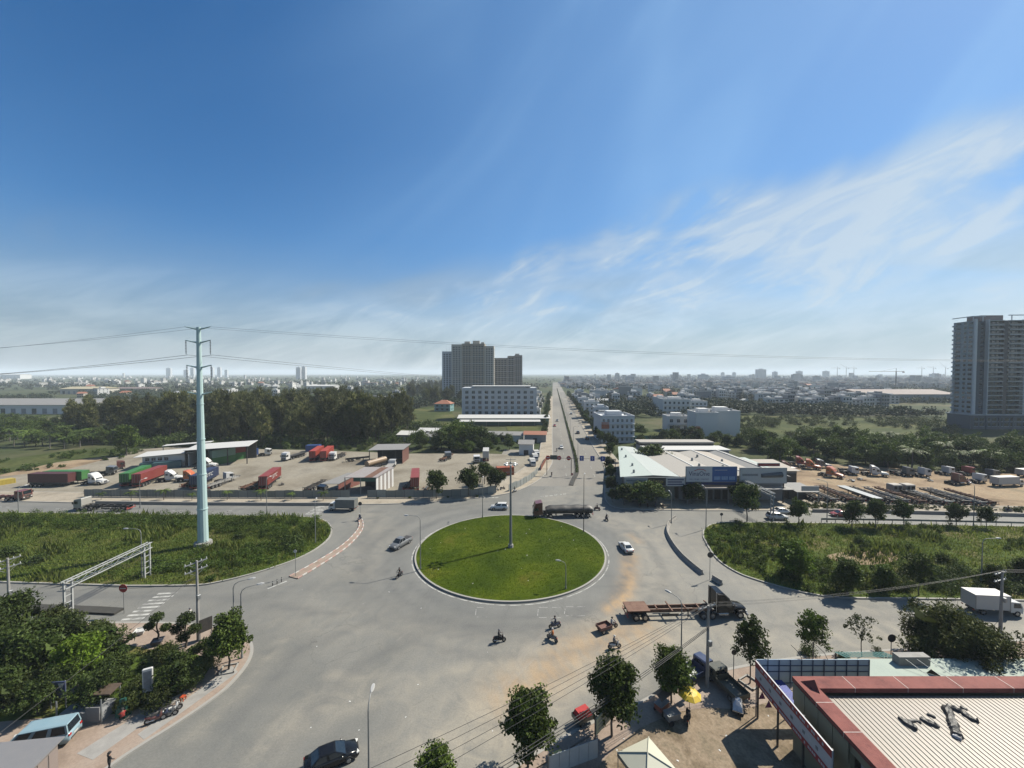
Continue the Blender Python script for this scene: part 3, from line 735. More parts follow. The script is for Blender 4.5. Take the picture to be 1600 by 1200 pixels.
make_tree('garden0', 5.0, 5.6, .5, 70, 75, .26, LEAF_DK, 96, taper=.15, r=.12, lump=.3)
make_tree('garden1', 3.4, 4.2, .3, 50, 66, .22, LEAF_OLV, 97, taper=.1, r=.09, lump=.3)
make_tree('pom', 3.0, 1.8, .2, 1, 1, .1, LEAF_DK, 98)
def bush_proto(key, rx, rz, ncl, per, leaf, mat, seed, aspect=.5):
    rng = np.random.default_rng(seed)
    cl = blob_clumps(ncl, rx * .8, rz * .85, rz * .1, rng, 0, .45, .25, bottom=-.05)
    V_, F_ = leaves(cl, np.full(len(cl), rx * .36), per, leaf, rng, aspect)
    V_[:, 2] = np.maximum(V_[:, 2], .02)
    PROTO[key] = (None, fastmesh('foliage', V_, F_, mat))
bush_proto('bush0', 1.3, 1.5, 16, 40, .24, SCRUBL, 101)
bush_proto('bush1', 1.0, 1.1, 14, 40, .22, LEAF_OLV, 102)
bush_proto('bush2', 2.2, 2.6, 26, 46, .36, LEAF_MID, 103)
bush_proto('bush3', 2.4, 2.2, 26, 46, .34, LEAF_DK, 104)
# palm with arching fronds
def palm_proto():
    rng = np.random.default_rng(5); V_, F_ = [], []
    for k in range(16):
        a = k * 2.4; el0 = .25 + .9 * rng.random(); pts = []
        for i in range(9):
            t = i / 8; r = 3.2 * t * math.cos(el0 - t * 1.1) ; z = 4.2 + 2.6 * math.sin(el0) * t - 2.2 * t * t
            pts.append((math.cos(a) * r, math.sin(a) * r, z))
        for i in range(1, 9):
            p = np.array(pts[i]); q = np.array(pts[i - 1])
            sd = np.array([-math.sin(a), math.cos(a), -.35])
            for s in (-1, 1):
                tip = (p + q) / 2 + np.array([sd[0] * s, sd[1] * s, sd[2]]) * (.85 - .07 * i) + (p - q) * .5
                b = len(V_); V_ += [q, p, tip]; F_.append((b, b + 1, b + 2))
    crown = fastmesh('crown', np.array(V_), np.array(F_), LEAF_MID)
    PROTO['palm'] = (MB().tube([(0, 0, -.1), (.1, 0, 2), (.05, .1, 4.3)], .16, 7, r1=.11).mesh('trunk', BARKG), crown)
palm_proto()
def tree(key, P_, h=1.0, label=None, cat='tree', group=None, name='tree', rz=None, w=None, z=0.0):
    t, c = PROTO[key]
    s = (w or h, w or h, h)
    if t is None:
        return tag(link(name, c, None, (P_[0], P_[1], z), rnd.uniform(0, 6.28) if rz is None else rz, s), label, cat, group)
    o = thing(name, label, cat, (P_[0], P_[1], z), rnd.uniform(0, 6.28) if rz is None else rz, group, s)
    link('trunk', t, o); link('crown', c, o)
    return o
# ---- foreground and roadside trees
for key, bx, by, top, label in [
    ('street0', 825, 1199, 1078, 'dense dark street tree nearest the bottom edge, left of the big pavement tree'),
    ('street1', 956, 1150, 1022, 'largest dense street tree on the near right pavement beside the sign board'),
    ('street2', 1049, 1099, 1012, 'street tree shading the small stalls beside the yellow parasol'),
    ('young', 1172, 1067, 964, 'slim young street tree in a square pit left of the red banner'),
    ('young', 1270, 1040, 953, 'slim tree behind the blue hoarding with a bushy top'),
    ('sparse', 1347, 1026, 962, 'thin sparse tree with few leaves right of the blue hoarding'),
    ('street1', 679, 1268, 1163, 'round tree crown cut off by the bottom edge of the picture'),
    ('street2', 357, 1046, 957, 'small round street tree on a bare stem at the left pavement corner')]:
    p = G(bx, by, .15); ph = HT(top, p.y); hp = {'s': 6.8, 'y': 7.0}[key[0]] if key != 'sparse' else 5.4
    tree(key, p, ph / hp, label, name='street_tree', w=min(1.15, ph / hp * (1.05 if by > 1090 or bx < 500 else .92)), z=.15)
for i, (x, y, top) in enumerate([(682, 780, 732), (732, 777, 727), (775, 770, 729), (757, 757, 720)]):
    p = G(x, y); k = HT(top, p.y) / 6.5
    tree('avenue%d' % (i % 3), p, k, ['round roadside tree standing alone before the long yard fence', 'broad roadside tree in front of the grey fence gate', 'roadside tree at the fence corner near the avenue', 'dark tree inside the yard behind the fence corner'][i], name='roadside_tree', w=k * 1.05)
for i, (x, y, top) in enumerate([(1167, 816, 752), (1248, 822, 777), (1331, 826, 779), (1368, 826, 776), (1412, 824, 780), (1494, 824, 785), (1541, 826, 790)]):
    p = G(x, y); k = HT(top, p.y) / 6.5
    tree('avenue%d' % (i % 3), p, k, 'roadside tree %s' % ['in front of the shop beside the right gantry', 'right of the parked white cars on the upper right road', 'leftmost of three close together behind the guard rail', 'middle one of three close together behind the guard rail', 'rightmost of three close together behind the guard rail', 'left one of the far right pair behind the guard rail', 'right one of the far right pair behind the guard rail'][i], name='roadside_tree', w=k * .9)
for i, (x, y, top) in enumerate([(1240, 905, 842), (1325, 930, 870), (1382, 925, 880), (1436, 932, 862), (1552, 922, 880), (1600, 910, 870)]):
    p = G(x, y); k = HT(top, p.y) / 7.0
    tree(['fresh', 'verge', 'verge', 'young', 'verge', 'verge'][i], p, k, 'bushy tree on the right grass bank, %s' % ['the bright full one near the slip road', 'second from the slip road, by the kerb', 'third from the slip road, by the kerb', 'tall loose one above the kerb', 'behind the white box truck', 'cut by the right edge of the picture'][i], name='bank_tree', w=k * 1.15)
# trees before and around the shops
for i, (x, y, top) in enumerate([(975, 790, 753), (1000, 790, 750), (1025, 790, 753), (1080, 788, 752), (1160, 790, 753), (1020, 740, 692), (1005, 735, 700)]):
    p = G(x, y); k = HT(top, p.y) / 6.5
    tree('avenue%d' % ((i + 1) % 3), p, k, 'dark tree %s' % ['at the left end of the shop front', 'second at the left shop front', 'third at the shop front under the white signs', 'at the left side of the blue billboard', 'under the grey billboard', 'rising between the mint and beige roofs', 'behind the mint green roof'][i], name='shop_tree', w=k * 1.5)
for i, (x, y, top) in enumerate([(955, 772, 742), (953, 752, 724), (951, 736, 712), (957, 786, 762)]):
    p = G(x, y); k = HT(top, p.y) / 6.5
    tree('avenue%d' % (i % 3), p, k, 'dark tree at the avenue corner left of the mint roof, %s' % ['third from the far end', 'second from the far end', 'farthest', 'nearest the junction'][i], name='corner_tree', w=k * 1.0)
# ---- bamboo clump, near right
rng = np.random.default_rng(17)
cl = blob_clumps(110, 5.2, 3.3, 3.9, rng, .15, .3, .35); V_, F_ = leaves(cl, 1.0 + .7 * rng.random(len(cl)), 230, .46, rng, .30, squash=.9)
Vi, Fi = leaves(blob_clumps(90, 4.2, 2.7, 3.6, rng, .15, .2, .3), np.full(90, .6), 6, 1.3, rng, .6); F_ = np.concatenate([F_, Fi + len(V_)]); V_ = np.concatenate([V_, Vi])
p = Vector((52.5, 46.2, .15))
o = thing('bamboo_clump', 'huge bushy bamboo clump on the near right pavement', 'bamboo', (p.x, p.y, .15))
link('foliage', fastmesh('foliage', V_, F_, LEAF_BAM), o)
for k in range(14):
    a = rng.random() * 6.28; r = rng.random() * 1.2
    MB().tube([(math.cos(a) * r, math.sin(a) * r, -.1), (math.cos(a) * (r + .7), math.sin(a) * (r + .7), 3.2), (math.cos(a) * (r + 2.6), math.sin(a) * (r + 2.6), 6.6)], .05, 5, r1=.015).build('cane', LEAF_OLV, o)
for x, y, k, key, lab in [(1318, 1033, .7, 'bush0', 'small rounded shrub between the thin trees behind the blue hoarding'), (1372, 1024, .75, 'bush1', 'leafy shrub beside the round disc by the teal awning'), (1262, 1022, .5, 'bush3', 'low dark shrub on the kerb behind the blue hoarding')]:
    tree(key, G(x, y), k, lab, 'shrub', name='shrub', z=.15)
# ---- ground cover (nobody could count it)
def grass_cover(name, poly, n, blade, mat, seed, z=.18, per=5, spread=.35, label=None, aspect=.16, flt=None):
    r_ = random.Random(seed); pts = scatter(poly, n, r_)
    if flt: pts = [p for p in pts if flt(p)]
    rng = np.random.default_rng(seed)
    C = np.array([[p[0], p[1], z] for p in pts]); n2 = len(C) * per
    base = np.repeat(C, per, 0) + np.stack([rng.normal(size=n2) * spread, rng.normal(size=n2) * spread, np.zeros(n2)], 1)
    L = blade * np.repeat(.55 + .9 * rng.random(len(C)), per) * (.6 + .8 * rng.random(n2)); a = rng.random(n2) * 6.283
    lean = np.stack([np.cos(a), np.sin(a), np.zeros(n2)], 1) * (L * .45)[:, None]; sd = np.stack([-np.sin(a), np.cos(a), np.zeros(n2)], 1) * (L * aspect)[:, None]
    V_ = np.stack([base - sd, base + sd, base + lean + np.stack([np.zeros(n2), np.zeros(n2), L], 1)], 1).reshape(-1, 3)
    o = link(name, fastmesh(name, V_, np.arange(n2 * 3).reshape(n2, 3), mat)); tag(o, label, None, None, 'stuff')
    return o
def scrub_cover(name, poly, n, size, mat, seed, label, flt=None, leaf=.26, per=26, z=.15):
    r_ = random.Random(seed); rng = np.random.default_rng(seed); cs, rs = [], []
    for p in scatter(poly, n, r_):
        if flt and not flt(p): continue
        s = size * r_.uniform(.5, 1.5)
        for k in range(3 + int(3 * s)):
            a = r_.random() * 6.28; rr = r_.random() * s * .8
            cs.append((p[0] + math.cos(a) * rr, p[1] + math.sin(a) * rr, z + s * r_.uniform(.2, .95))); rs.append(s * .5)
    V_, F_ = leaves(cs, rs, per, leaf, rng, .5); V_[:, 2] = np.maximum(V_[:, 2], z)
    o = link(name, fastmesh(name, V_, F_, mat)); tag(o, label, None, None, 'stuff'); return o
# ---- the dark casuarina wood and its edge
WOOD = PXS([(100, 688), (240, 696), (440, 699), (640, 690), (700, 668), (690, 648), (560, 646), (330, 648), (140, 652)])
wood = scatter_px([(105, 684), (240, 693), (440, 697), (600, 694), (640, 676), (630, 654), (560, 652), (330, 654), (140, 658)], 185, rnd); wood.sort(key=lambda p: p[1])
for i, p in enumerate(wood):
    tree('casu%d' % (i % 3), p, rnd.uniform(.82, 1.16) * (1.0 if p[0] > -190 else .85), 'tall dark feathery tree in the wood behind the truck yard', group='trees of the dark wood', name='casuarina_tree', z=-.3)
scrub_cover('undergrowth', PXS([(105, 690), (240, 699), (440, 702), (640, 697), (700, 680), (690, 665), (330, 668), (140, 672)]), 700, 2.6, LEAF_DK, 43, 'dark undergrowth below the trees of the wood', None, .9, 14, -.3)
for i, p in enumerate(scatter(PXS([(250, 700), (640, 704), (780, 706), (780, 700), (640, 696), (250, 694)]), 46, rnd)):
    tree(['bush2', 'bush3'][i % 2], p, rnd.uniform(.5, .95), 'leafy bush in the hedge along the back of the truck yard', 'bush', 'bushes behind the truck yard', 'bush', z=-.25)
for i, (x, y, top) in enumerate([(690, 703, 668), (712, 700, 655), (735, 702, 660), (752, 700, 664), (655, 700, 670), (640, 668, 655), (600, 672, 650)]):
    p = G(x, y); k = HT(top, p.y) / 11
    tree('broad%d' % (i % 3), p, k, 'broad tree behind the yard, %s' % ['leftmost of the big clump', 'tallest of the big clump', 'third of the big clump', 'rightmost of the big clump', 'small one before the white tin roofs', 'by the field edge', 'at the end of the dark wood'][i], name='broad_tree', w=k * 1.05)
p = G(198, 712); tree('verge', p, HT(662, p.y) / 7.0, 'single bright green tree in front of the dark wood', name='single_tree', w=HT(662, p.y) / 7.0 * 1.15)
for i, p in enumerate(scatter_px([(-60, 692), (0, 696), (120, 702), (190, 694), (110, 664), (0, 658), (-60, 662)], 90, rnd)):
    k = i % 4
    if k < 2: tree('palm', p, rnd.uniform(.9, 1.5), 'low palm in the thicket at the left of the wood', group='palms in the left thicket', name='palm', z=-.3)
    else: tree('broad%d' % (k % 3), p, rnd.uniform(.5, .9), 'dark tree in the thicket at the left of the wood', group='trees of the left thicket', name='thicket_tree', z=-.3)
# belt of bushes behind the right yard
for i, p in enumerate(scatter(PXS([(1190, 722), (1240, 722), (1290, 724), (1400, 733), (1500, 738), (1640, 745), (1750, 745), (1750, 715), (1600, 706), (1480, 698), (1300, 690), (1180, 694)]), 190, rnd)):
    k = i % 5
    tree(['broad0', 'broad1', 'broad2', 'bush2', 'palm'][k], p, rnd.uniform(.55, .95) if k < 3 else rnd.uniform(1.0, 1.8), ['dark', 'green', 'mid green', 'low', 'feathery'][k] + ' leafy tree in the belt behind the right earth yard', group='belt behind the right yard: ' + ['dark', 'green', 'mid green', 'low', 'feathery'][k], name='belt_tree', z=-.3)
# trees behind the shops and around the small houses
for i, p in enumerate(scatter(PXS([(990, 700), (1040, 692), (1130, 698), (1200, 705), (1190, 690), (1080, 684), (1000, 684)]), 26, rnd)):
    tree(['broad0', 'broad1', 'palm'][i % 3], p, rnd.uniform(.5, .8), ['dark', 'green', 'palm-like'][i % 3] + ' tree in the row behind the shop roofs', group='row behind the shop roofs: ' + ['dark', 'green', 'palm'][i % 3], name='row_tree', z=-.3)
p = G(1090, 690); tree('russet', p, .9, 'reddish brown tree between the blue house and the white block', name='russet_tree')
# avenue trees, both sides
for i in range(96):
    left = i % 2; s = 158 + (i // 2) * 10.5 + rnd.uniform(-3, 3)
    if left and s < 215: continue
    p = AV(s, -4.2 - rnd.random() * 2 if left else 22.5 + rnd.random() * 4)
    tree('avenue%d' % (i % 3), p, rnd.uniform(.75, 1.2), 'dark tree in the row along the %s side of the avenue' % ('left' if left else 'right'), group='trees along the avenue, %s side' % ('left' if left else 'right'), name='avenue_tree')
# hedge on the avenue median
rng = np.random.default_rng(23)
mc = np.array([[p.x, p.y, .5] for p in resample(smooth([AV(s, t) for s, t in ((140, 8.4), (150, 9.0), (170, 9.4), (220, 9.4), (400, 9.4), (900, 9.4))], 3), .9)])
V_, F_ = leaves(mc, np.full(len(mc), .62), 14, .5, rng, .5)
tag(link('median_hedge', fastmesh('median_hedge', V_, F_, LEAF_DK)), 'long narrow dark hedge down the middle of the avenue', 'hedge')

ringi = [RC + (p - RC) * .972 for p in ring]
grass_cover('lawn_grass', ringi, 30000, .085, GRASSB, 3, z=.26, per=5, spread=.16, label='mown green grass covering the round traffic island', aspect=.16)
LVi = offset_in(LVs, .6); RVi = offset_in(RVs, .6)
vis = lambda p: abs(p[0]) < p[1] * 1.36
grass_cover('wild_grass', LVi, 30000, .30, GRASSD, 4, label='tall wild grass over the left verge', flt=vis)
grass_cover('tall_weeds', LVi, 5200, 1.0, GRASSD, 14, label='clumps of taller weeds on the left verge', flt=lambda p: vis(p) and nz2(p, .17, 5) > .55, spread=.5)
grass_cover('tall_weeds', RVi, 3600, .9, GRASSD, 15, label='clumps of taller weeds on the right bank', flt=lambda p: vis(p) and nz2(p, .2, 6) > .5, spread=.5)
grass_cover('wild_grass', RVi, 17000, .30, GRASSD, 5, label='rough grass over the right bank', flt=vis)
edge = lambda poly, w: (lambda p: min((Vector((p[0], p[1])) - q.xy).length for q in poly) < w)
LVr = resample([Vector((p.x, p.y, 0)) for p in LVs], 2.0); RVr = resample([Vector((p.x, p.y, 0)) for p in RVs], 2.0)
scrub_cover('scrub', LVi, 520, 1.0, SCRUBL, 6, 'tangled green scrub growing along the left verge', lambda p: vis(p) and (nz2(p, .13) > .25 or p[1] > 88 and nz2(p, .3, 1) > -.6))
scrub_cover('scrub', PXS([(-150, 812), (300, 812), (430, 812), (505, 825), (480, 850), (300, 830), (100, 828), (-150, 826)]), 330, 1.15, SCRUBL, 16, 'thick band of scrub along the upper edge of the left verge', vis)
scrub_cover('scrub', PXS([(240, 900), (420, 884), (480, 862), (440, 850), (330, 868), (240, 880)]), 130, .9, SCRUBL, 26, 'scrub around the foot of the steel power pole', vis)
scrub_cover('scrub', RVi, 420, .8, SCRUBL, 7, 'low scrub scattered over the right grass bank', lambda p: vis(p) and nz2(p, .16, 2) > .2)
scrub_cover('scrub', PXS([(1100, 832), (1180, 822), (1240, 850), (1300, 900), (1280, 922), (1200, 905), (1125, 870)]), 170, .9, SCRUBL, 8, 'green scrub on the corner of the right bank', vis)
scrub_cover('scrub', PXS([(1290, 925), (1600, 932), (1700, 930), (1700, 905), (1500, 890), (1330, 905)]), 200, 1.0, LEAF_DK, 9, 'dark undergrowth below the trees of the right bank', vis)
for i, (x, y, k, key) in enumerate([(452, 858, 1.15, 'bush3'), (425, 862, .9, 'bush0'), (20, 868, 1.0, 'bush3'), (60, 880, .8, 'bush3'), (375, 842, .7, 'bush2'), (70, 838, .5, 'bush2'), (1430, 838, .6, 'bush3'), (1335, 835, .55, 'bush3')]):
    tree(key, G(x, y), k, 'dark round bush %s' % ['nearest the left slip road', 'beside the largest bush at the left slip road', 'at the left edge of the left verge', 'behind the gantry post on the left verge', 'right of the steel power pole', 'in the middle of the left verge', 'below the right guard rail', 'on the right bank above the bare patch'][i], 'bush', name='bush', z=.1)
scrub_cover('scrub', PXS([(1010, 690), (1075, 667), (1130, 650), (1300, 654), (1490, 658), (1500, 690), (1300, 700), (1150, 700)]), 700, 2.4, LEAF_OLV, 41, 'patchy scrub over the meadow behind the right yard', lambda p: nz2(p, .05, 2) > -.35 and not inside(p, PXS([(1285, 668), (1345, 664), (1400, 668), (1480, 680), (1505, 692), (1440, 689), (1330, 683)])), .7, 16, -.2)
scrub_cover('scrub', PXS([(-150, 735), (0, 720), (120, 705), (225, 704), (225, 712), (100, 730), (-150, 755)]), 200, 1.0, SCRUBL, 42, 'low scrub on the rough field at the left of the yard', lambda p: nz2(p, .1, 1) > 0, .5, 14, -.1)
ps = struct('bare_patch', MB().poly(smooth(PXS([(1290, 872), (1320, 864), (1370, 862), (1402, 868), (1395, 880), (1340, 884)]), 3, True), .1, .215), DIRT)

# ---- near left garden
gp = [('garden0', 20, 1060, 1.25, 'dense dark garden tree at the left edge behind the parked van'), ('garden0', 62, 1052, 1.2, 'dark garden tree left of the lime green tree'), ('garden0', 12, 1000, 1.25, 'dark tree at the foot of the left power pole'), ('garden0', 165, 1040, .95, 'dark garden tree right of the lime green tree'),
      ('garden1', 100, 1000, 1.1, 'olive shrub tree behind the lime green tree'), ('garden1', 150, 1010, 1.0, 'low olive tree at the back of the garden'), ('garden0', 175, 1075, .75, 'dull olive tree beside the white upright sign'), ('garden0', 278, 1085, .85, 'round dark tree at the right end of the garden'),
      ('garden1', 318, 1055, .75, 'small green shrub near the kerb of the garden'), ('garden1', 85, 985, 1.0, 'tree with open crown beside the gantry foot'), ('garden1', 255, 1040, .8, 'dark shrub in the middle of the garden lawn'), ('garden0', -30, 1040, 1.3, 'dark tree cut by the left edge of the picture'),
      ('garden0', 105, 1090, .8, 'dark tree behind the blue sign'), ('garden1', 215, 1100, .8, 'shrub above the parked motorbikes'), ('garden1', 45, 1095, .9, 'shadowed shrub behind the blue minivan'), ('garden1', 300, 1075, .6, 'small shrub between the dark tree and the kerb'),
      ('garden0', 150, 1108, .85, 'shady tree over the garden stall'), ('garden1', 205, 1112, .7, 'dark tree right of the garden stall'), ('garden1', 250, 1108, .7, 'dark tree above the parked motorbikes'), ('garden0', 60, 1118, .8, 'dark tree over the blue minivan'), ('garden0', 5, 1110, .9, 'dark tree left of the blue minivan'), ('garden0', 95, 1030, 1.1, 'tall dark tree close left of the lime green one')]
for key, x, y, k, lab in gp: tree(key, G(x, y), k, lab, name='garden_tree', z=.17)
tree('lime', G(125, 1072), .95, 'bright lime green tree in the near left garden', name='lime_tree', z=.17)
scrub_cover('garden_plants', PXS([(-100, 990), (110, 998), (240, 1022), (290, 1045), (250, 1090), (120, 1110), (-200, 1120)]), 210, .6, LEAF_DK, 31, 'low mixed planting covering the near left garden', None, .2, 22)
def topiary(x, y, balls, label):
    p = G(x, y, .17); rng = np.random.default_rng(int(x)); o = thing('topiary_tree', label, 'topiary', (p.x, p.y, .17), 0.0, None, 1.3)
    t = MB(); t.tube([(0, 0, -.05), (.1, .05, .7), (-.05, 0, 1.5), (.1, 0, 2.4)], .1, 6, r1=.05)
    for bx, bz, r in balls: t.tube([(0, 0, bz * .6), (bx, 0, bz)], .045, 5, r1=.03)
    t.build('trunk', BARK, o)
    for bx, bz, r in balls:
        V_, F_ = leaves([(bx, 0, bz)], [r], int(1300 * r), .16, rng, .6, squash=.75); link('foliage_ball', fastmesh('foliage_ball', V_, F_, LEAF_DK), o)
    return o
topiary(246, 1003, [(0, 2.5, .62), (-.75, 1.6, .5), (.85, 1.5, .5)], 'cloud pruned topiary tree in the paved corner behind the white planter')
topiary(290, 1012, [(.1, 2.9, .8), (-.8, 1.9, .65), (.9, 1.9, .6), (-.2, 1.1, .6)], 'taller cloud pruned topiary tree beside the concrete power pole')
topiary(318, 1035, [(.2, 1.7, .7), (-.8, 1.2, .55), (.6, .8, .55)], 'low cloud pruned topiary right of the power pole')
POT = P('dark_glazed_pot', (.05, .055, .07), rough=.4); 
for x, y, mt, lab in [(246, 1006, POT, 'dark square planter under the cloud pruned topiary'), (219, 990, WHITEP, 'white stone planter on the paved corner')]:
    p = G(x, y, .17); rings = [[(sx * w, sy * w, z) for sx, sy in ((-1, -1), (1, -1), (1, 1), (-1, 1))] for w, z in ((.4, 0), (.55, .45), (.6, .47), (.6, .55), (.52, .55), (.5, .42))]
    tag(MB().loft(rings).build('planter', mt, None, p, .4), lab, 'planter')

# small palms on the far left pavement
for i, x in enumerate((158, 205, 256, 300, 355, 408, 455, 505)):
    p = G(x, 781 + (i % 2), .16); tree('palm', p, .42 + .1 * (i % 3), 'small palm on the far pavement before the yard fence, %s from the left' % ['first', 'second', 'third', 'fourth', 'fifth', 'sixth', 'seventh', 'eighth'][i], name='pavement_palm', z=.16)
for i, (x, y) in enumerate([(590, 776), (640, 775.5), (700, 774), (745, 773)]): tree(['bush1', 'bush0'][i % 2], G(x, y + 4), .45, 'low bush at the foot of the yard fence, %s from the left' % ['first', 'second', 'third', 'fourth'][i], 'bush', name='bush', z=.15)
scrub_cover('fence_weeds', PXS([(135, 774), (300, 775), (545, 776), (545, 772), (300, 771), (135, 770)]), 150, .55, SCRUBL, 51, 'weeds growing along the inside of the yard fence', None, .3, 14, .1)
scrub_cover('yard_edge_weeds', PXS([(1262, 796), (1400, 797), (1600, 802), (1600, 796), (1400, 791), (1262, 788)]), 220, .5, LEAF_OLV, 52, 'dry weeds between the parked trailers and the low wall', None, .3, 12, .1)

for i, p in enumerate(scatter_px([(590, 706), (700, 708), (800, 706), (840, 702), (840, 692), (760, 690), (650, 690), (600, 696)], 26, rnd)):
    tree('broad%d' % (i % 3), p, rnd.uniform(.38, .66), '%s leafy tree in the mixed row behind the right half of the truck yard' % ['dark', 'green', 'mid green'][i % 3], group='mixed row behind the yard: ' + ['dark', 'green', 'mid green'][i % 3], name='row_tree', z=-.25)
for i, (x, y, k) in enumerate([(1150, 850, .5), (1205, 870, .6), (1290, 900, .5), (1475, 880, .6), (1510, 900, .5), (1180, 835, .45), (1345, 850, .5), (1575, 860, .6)]):
    tree(['bush2', 'bush0', 'bush3'][i % 3], G(x, y), k * 1.3, 'shrub on the right bank, %s' % ['near its tip', 'left of the bright full tree', 'right of the bright full tree', 'right of the bare patch', 'above the white box truck', 'just below the roadside tree at the tip', 'just above the bare patch', 'at the far right'][i], 'shrub', name='shrub', z=.1)
# ================================================================== VEHICLES
def paint(name, col, dirt=.18): return P('paint_' + name, col, rough=.32, var=.10, scale=.7, coat=.25, dirt=dirt, dcol=(.30, .26, .21))
WH, GR = paint('white', (.84, .84, .82)), paint('grey', (.17, .185, .20))
BK = P('paint_black', (.010, .011, .014), rough=.16, var=.1, coat=.0, spec=.3)
MAR, ORG, REDP = paint('maroon', (.17, .018, .018), .3), paint('orange', (.62, .14, .025)), paint('red', (.42, .035, .03))
NAVY, LBLUE, DGREEN, YELW = paint('navy', (.022, .045, .13)), paint('light_blue', (.30, .46, .54)), paint('dark_green', (.02, .055, .045)), paint('yellow', (.62, .42, .03))
TARP = P('black_tarpaulin', (.032, .032, .034), rough=.55, var=.4, scale=1.2, bump=.4, dirt=.2)
def ring_sec(x, zb, zt, wb, wt, mid=None):
    "one body cross-section: bottom, bulged flank, shoulder, top"
    zm = zb + (zt - zb) * .55; wm = mid or max(wb, wt) * 1.02
    return [(x, -wb, zb), (x, -wm, zm), (x, -wt, zt - .04), (x, -wt * .9, zt), (x, wt * .9, zt), (x, wt, zt - .04), (x, wm, zm), (x, wb, zb)]
def wheels(o, spots, r, w, tw=1):
    for x, y in spots:
        wh = MB().cyl((x, y - w / 2, r), (x, y + w / 2, r), r, r, 14).build('wheel', TYRE, o)
        sy = 1 if y > 0 else -1
        MB().cyl((x, y + sy * w * .38, r), (x, y + sy * w * .53, r), r * .6, r * .55, 10).build('rim', CHROME, wh)
def car(loc, rz, col, label, kind='sedan', name='car', z=0.0):
    o = thing(name, label, 'car', (loc[0], loc[1], z), rz)
    L, W, H = {'sedan': (4.5, 1.76, 1.45), 'suv': (4.55, 1.86, 1.70), 'pickup': (5.3, 1.86, 1.78), 'van': (5.0, 1.9, 1.98)}[kind]
    h, w = L / 2, W / 2
    hood = {'sedan': .92, 'suv': 1.08, 'pickup': 1.12, 'van': 1.12}[kind]; belt = {'sedan': .95, 'suv': 1.10, 'pickup': 1.14, 'van': 1.15}[kind]; tail = {'sedan': .98, 'suv': 1.1, 'pickup': 1.1, 'van': 1.15}[kind]
    b = MB()
    b.loft([ring_sec(-h, .45, tail - .2, w * .80, w * .72), ring_sec(-h + .12, .30, tail - .03, w * .93, w * .86), ring_sec(-h * .55, .24, tail + .0, w * .97, w * .92), ring_sec(0, .22, belt, w * .97, w * .93),
            ring_sec(h * .42, .24, hood + .02, w * .97, w * .9), ring_sec(h - .25, .28, hood - .13, w * .94, w * .80), ring_sec(h - .03, .36, hood - .34, w * .80, w * .64)], 0, True)
    body = b.build('body', col, o)
    # greenhouse: x of base rear, roof rear, roof front, base front
    xs = {'sedan': (-h + .55, -h + 1.25, .25, 1.15), 'suv': (-h + .12, -h + .5, .35, 1.2), 'pickup': (-.55, -.4, .75, 1.45), 'van': (-h + .08, -h + .25, 1.2, 1.95)}[kind]
    zb, zt = belt - .03, H; wb, wt = w * .90, w * .72 if kind != 'van' else w * .80
    def gr(x, z, ww): return [(x, -ww, z), (x, ww, z)]
    P8 = [(xs[0], -wb, zb), (xs[3], -wb, zb), (xs[3], wb, zb), (xs[0], wb, zb), (xs[1], -wt, zt - .06), (xs[2], -wt, zt - .06), (xs[2], wt, zt - .06), (xs[1], wt, zt - .06)]
    MB().add(P8, [(0, 1, 5, 4), (1, 2, 6, 5), (2, 3, 7, 6), (3, 0, 4, 7), (4, 5, 6, 7)], 0).build('cabin', col, o)
    r_ = MB(); r_.loft([[(xs[1] - .06, -wt * .95, zt - .05), (xs[1] - .06, wt * .95, zt - .05), (xs[1], wt * .8, zt - .01), (xs[1], -wt * .8, zt - .01)], [((xs[1] + xs[2]) / 2, -wt * 1.02, zt - .05), ((xs[1] + xs[2]) / 2, wt * 1.02, zt - .05), ((xs[1] + xs[2]) / 2, wt * .8, zt + .02), ((xs[1] + xs[2]) / 2, -wt * .8, zt + .02)],
                         [(xs[2] + .05, -wt * .97, zt - .06), (xs[2] + .05, wt * .97, zt - .06), (xs[2], wt * .8, zt - .015), (xs[2], -wt * .8, zt - .015)]]); r_.build('roof', col, o)
    def pane(nm, a, b_, c, d, ins, off):
        a, b_, c, d = [Vector(q) for q in (a, b_, c, d)]; ctr = (a + b_ + c + d) / 4; nrm = (b_ - a).cross(d - a).normalized()
        if nrm.dot(ctr - Vector((0, 0, .9))) < 0: nrm = -nrm
        q = [ctr + (v - ctr) * ins + nrm * off for v in (a, b_, c, d)]; qi = [v - nrm * .03 for v in q]
        MB().add(q + qi, [(0, 1, 2, 3), (0, 4, 5, 1), (1, 5, 6, 2), (2, 6, 7, 3), (3, 7, 4, 0)]).build(nm, GLASS, o)
    pane('windshield', P8[1], P8[2], P8[6], P8[5], .88, .015); pane('rear_window', P8[3], P8[0], P8[4], P8[7], .84, .015)
    for i, (a, b_, c, d) in enumerate(((0, 1, 5, 4), (3, 2, 6, 7))):
        A, B, C_, D = [Vector(P8[k]) for k in (a, b_, c, d)]
        n_ = 2 if kind != 'van' else 3
        for k in range(n_):
            f0, f1 = k / n_ + .02, (k + 1) / n_ - .02
            pane('side_window', A.lerp(B, f0), A.lerp(B, f1), D.lerp(C_, f1), D.lerp(C_, f0), .86, .015)
    if kind == 'pickup':
        MB().box(-h + .12, -.62, -w * .80, w * .80, .70, tail + .012).build('cargo_bed', DARKM, o)
    wr = .33 if kind == 'sedan' else .37
    wheels(o, [(h * .60, -w + .10), (h * .60, w - .10), (-h * .58, -w + .10), (-h * .58, w - .10)], wr, .22)
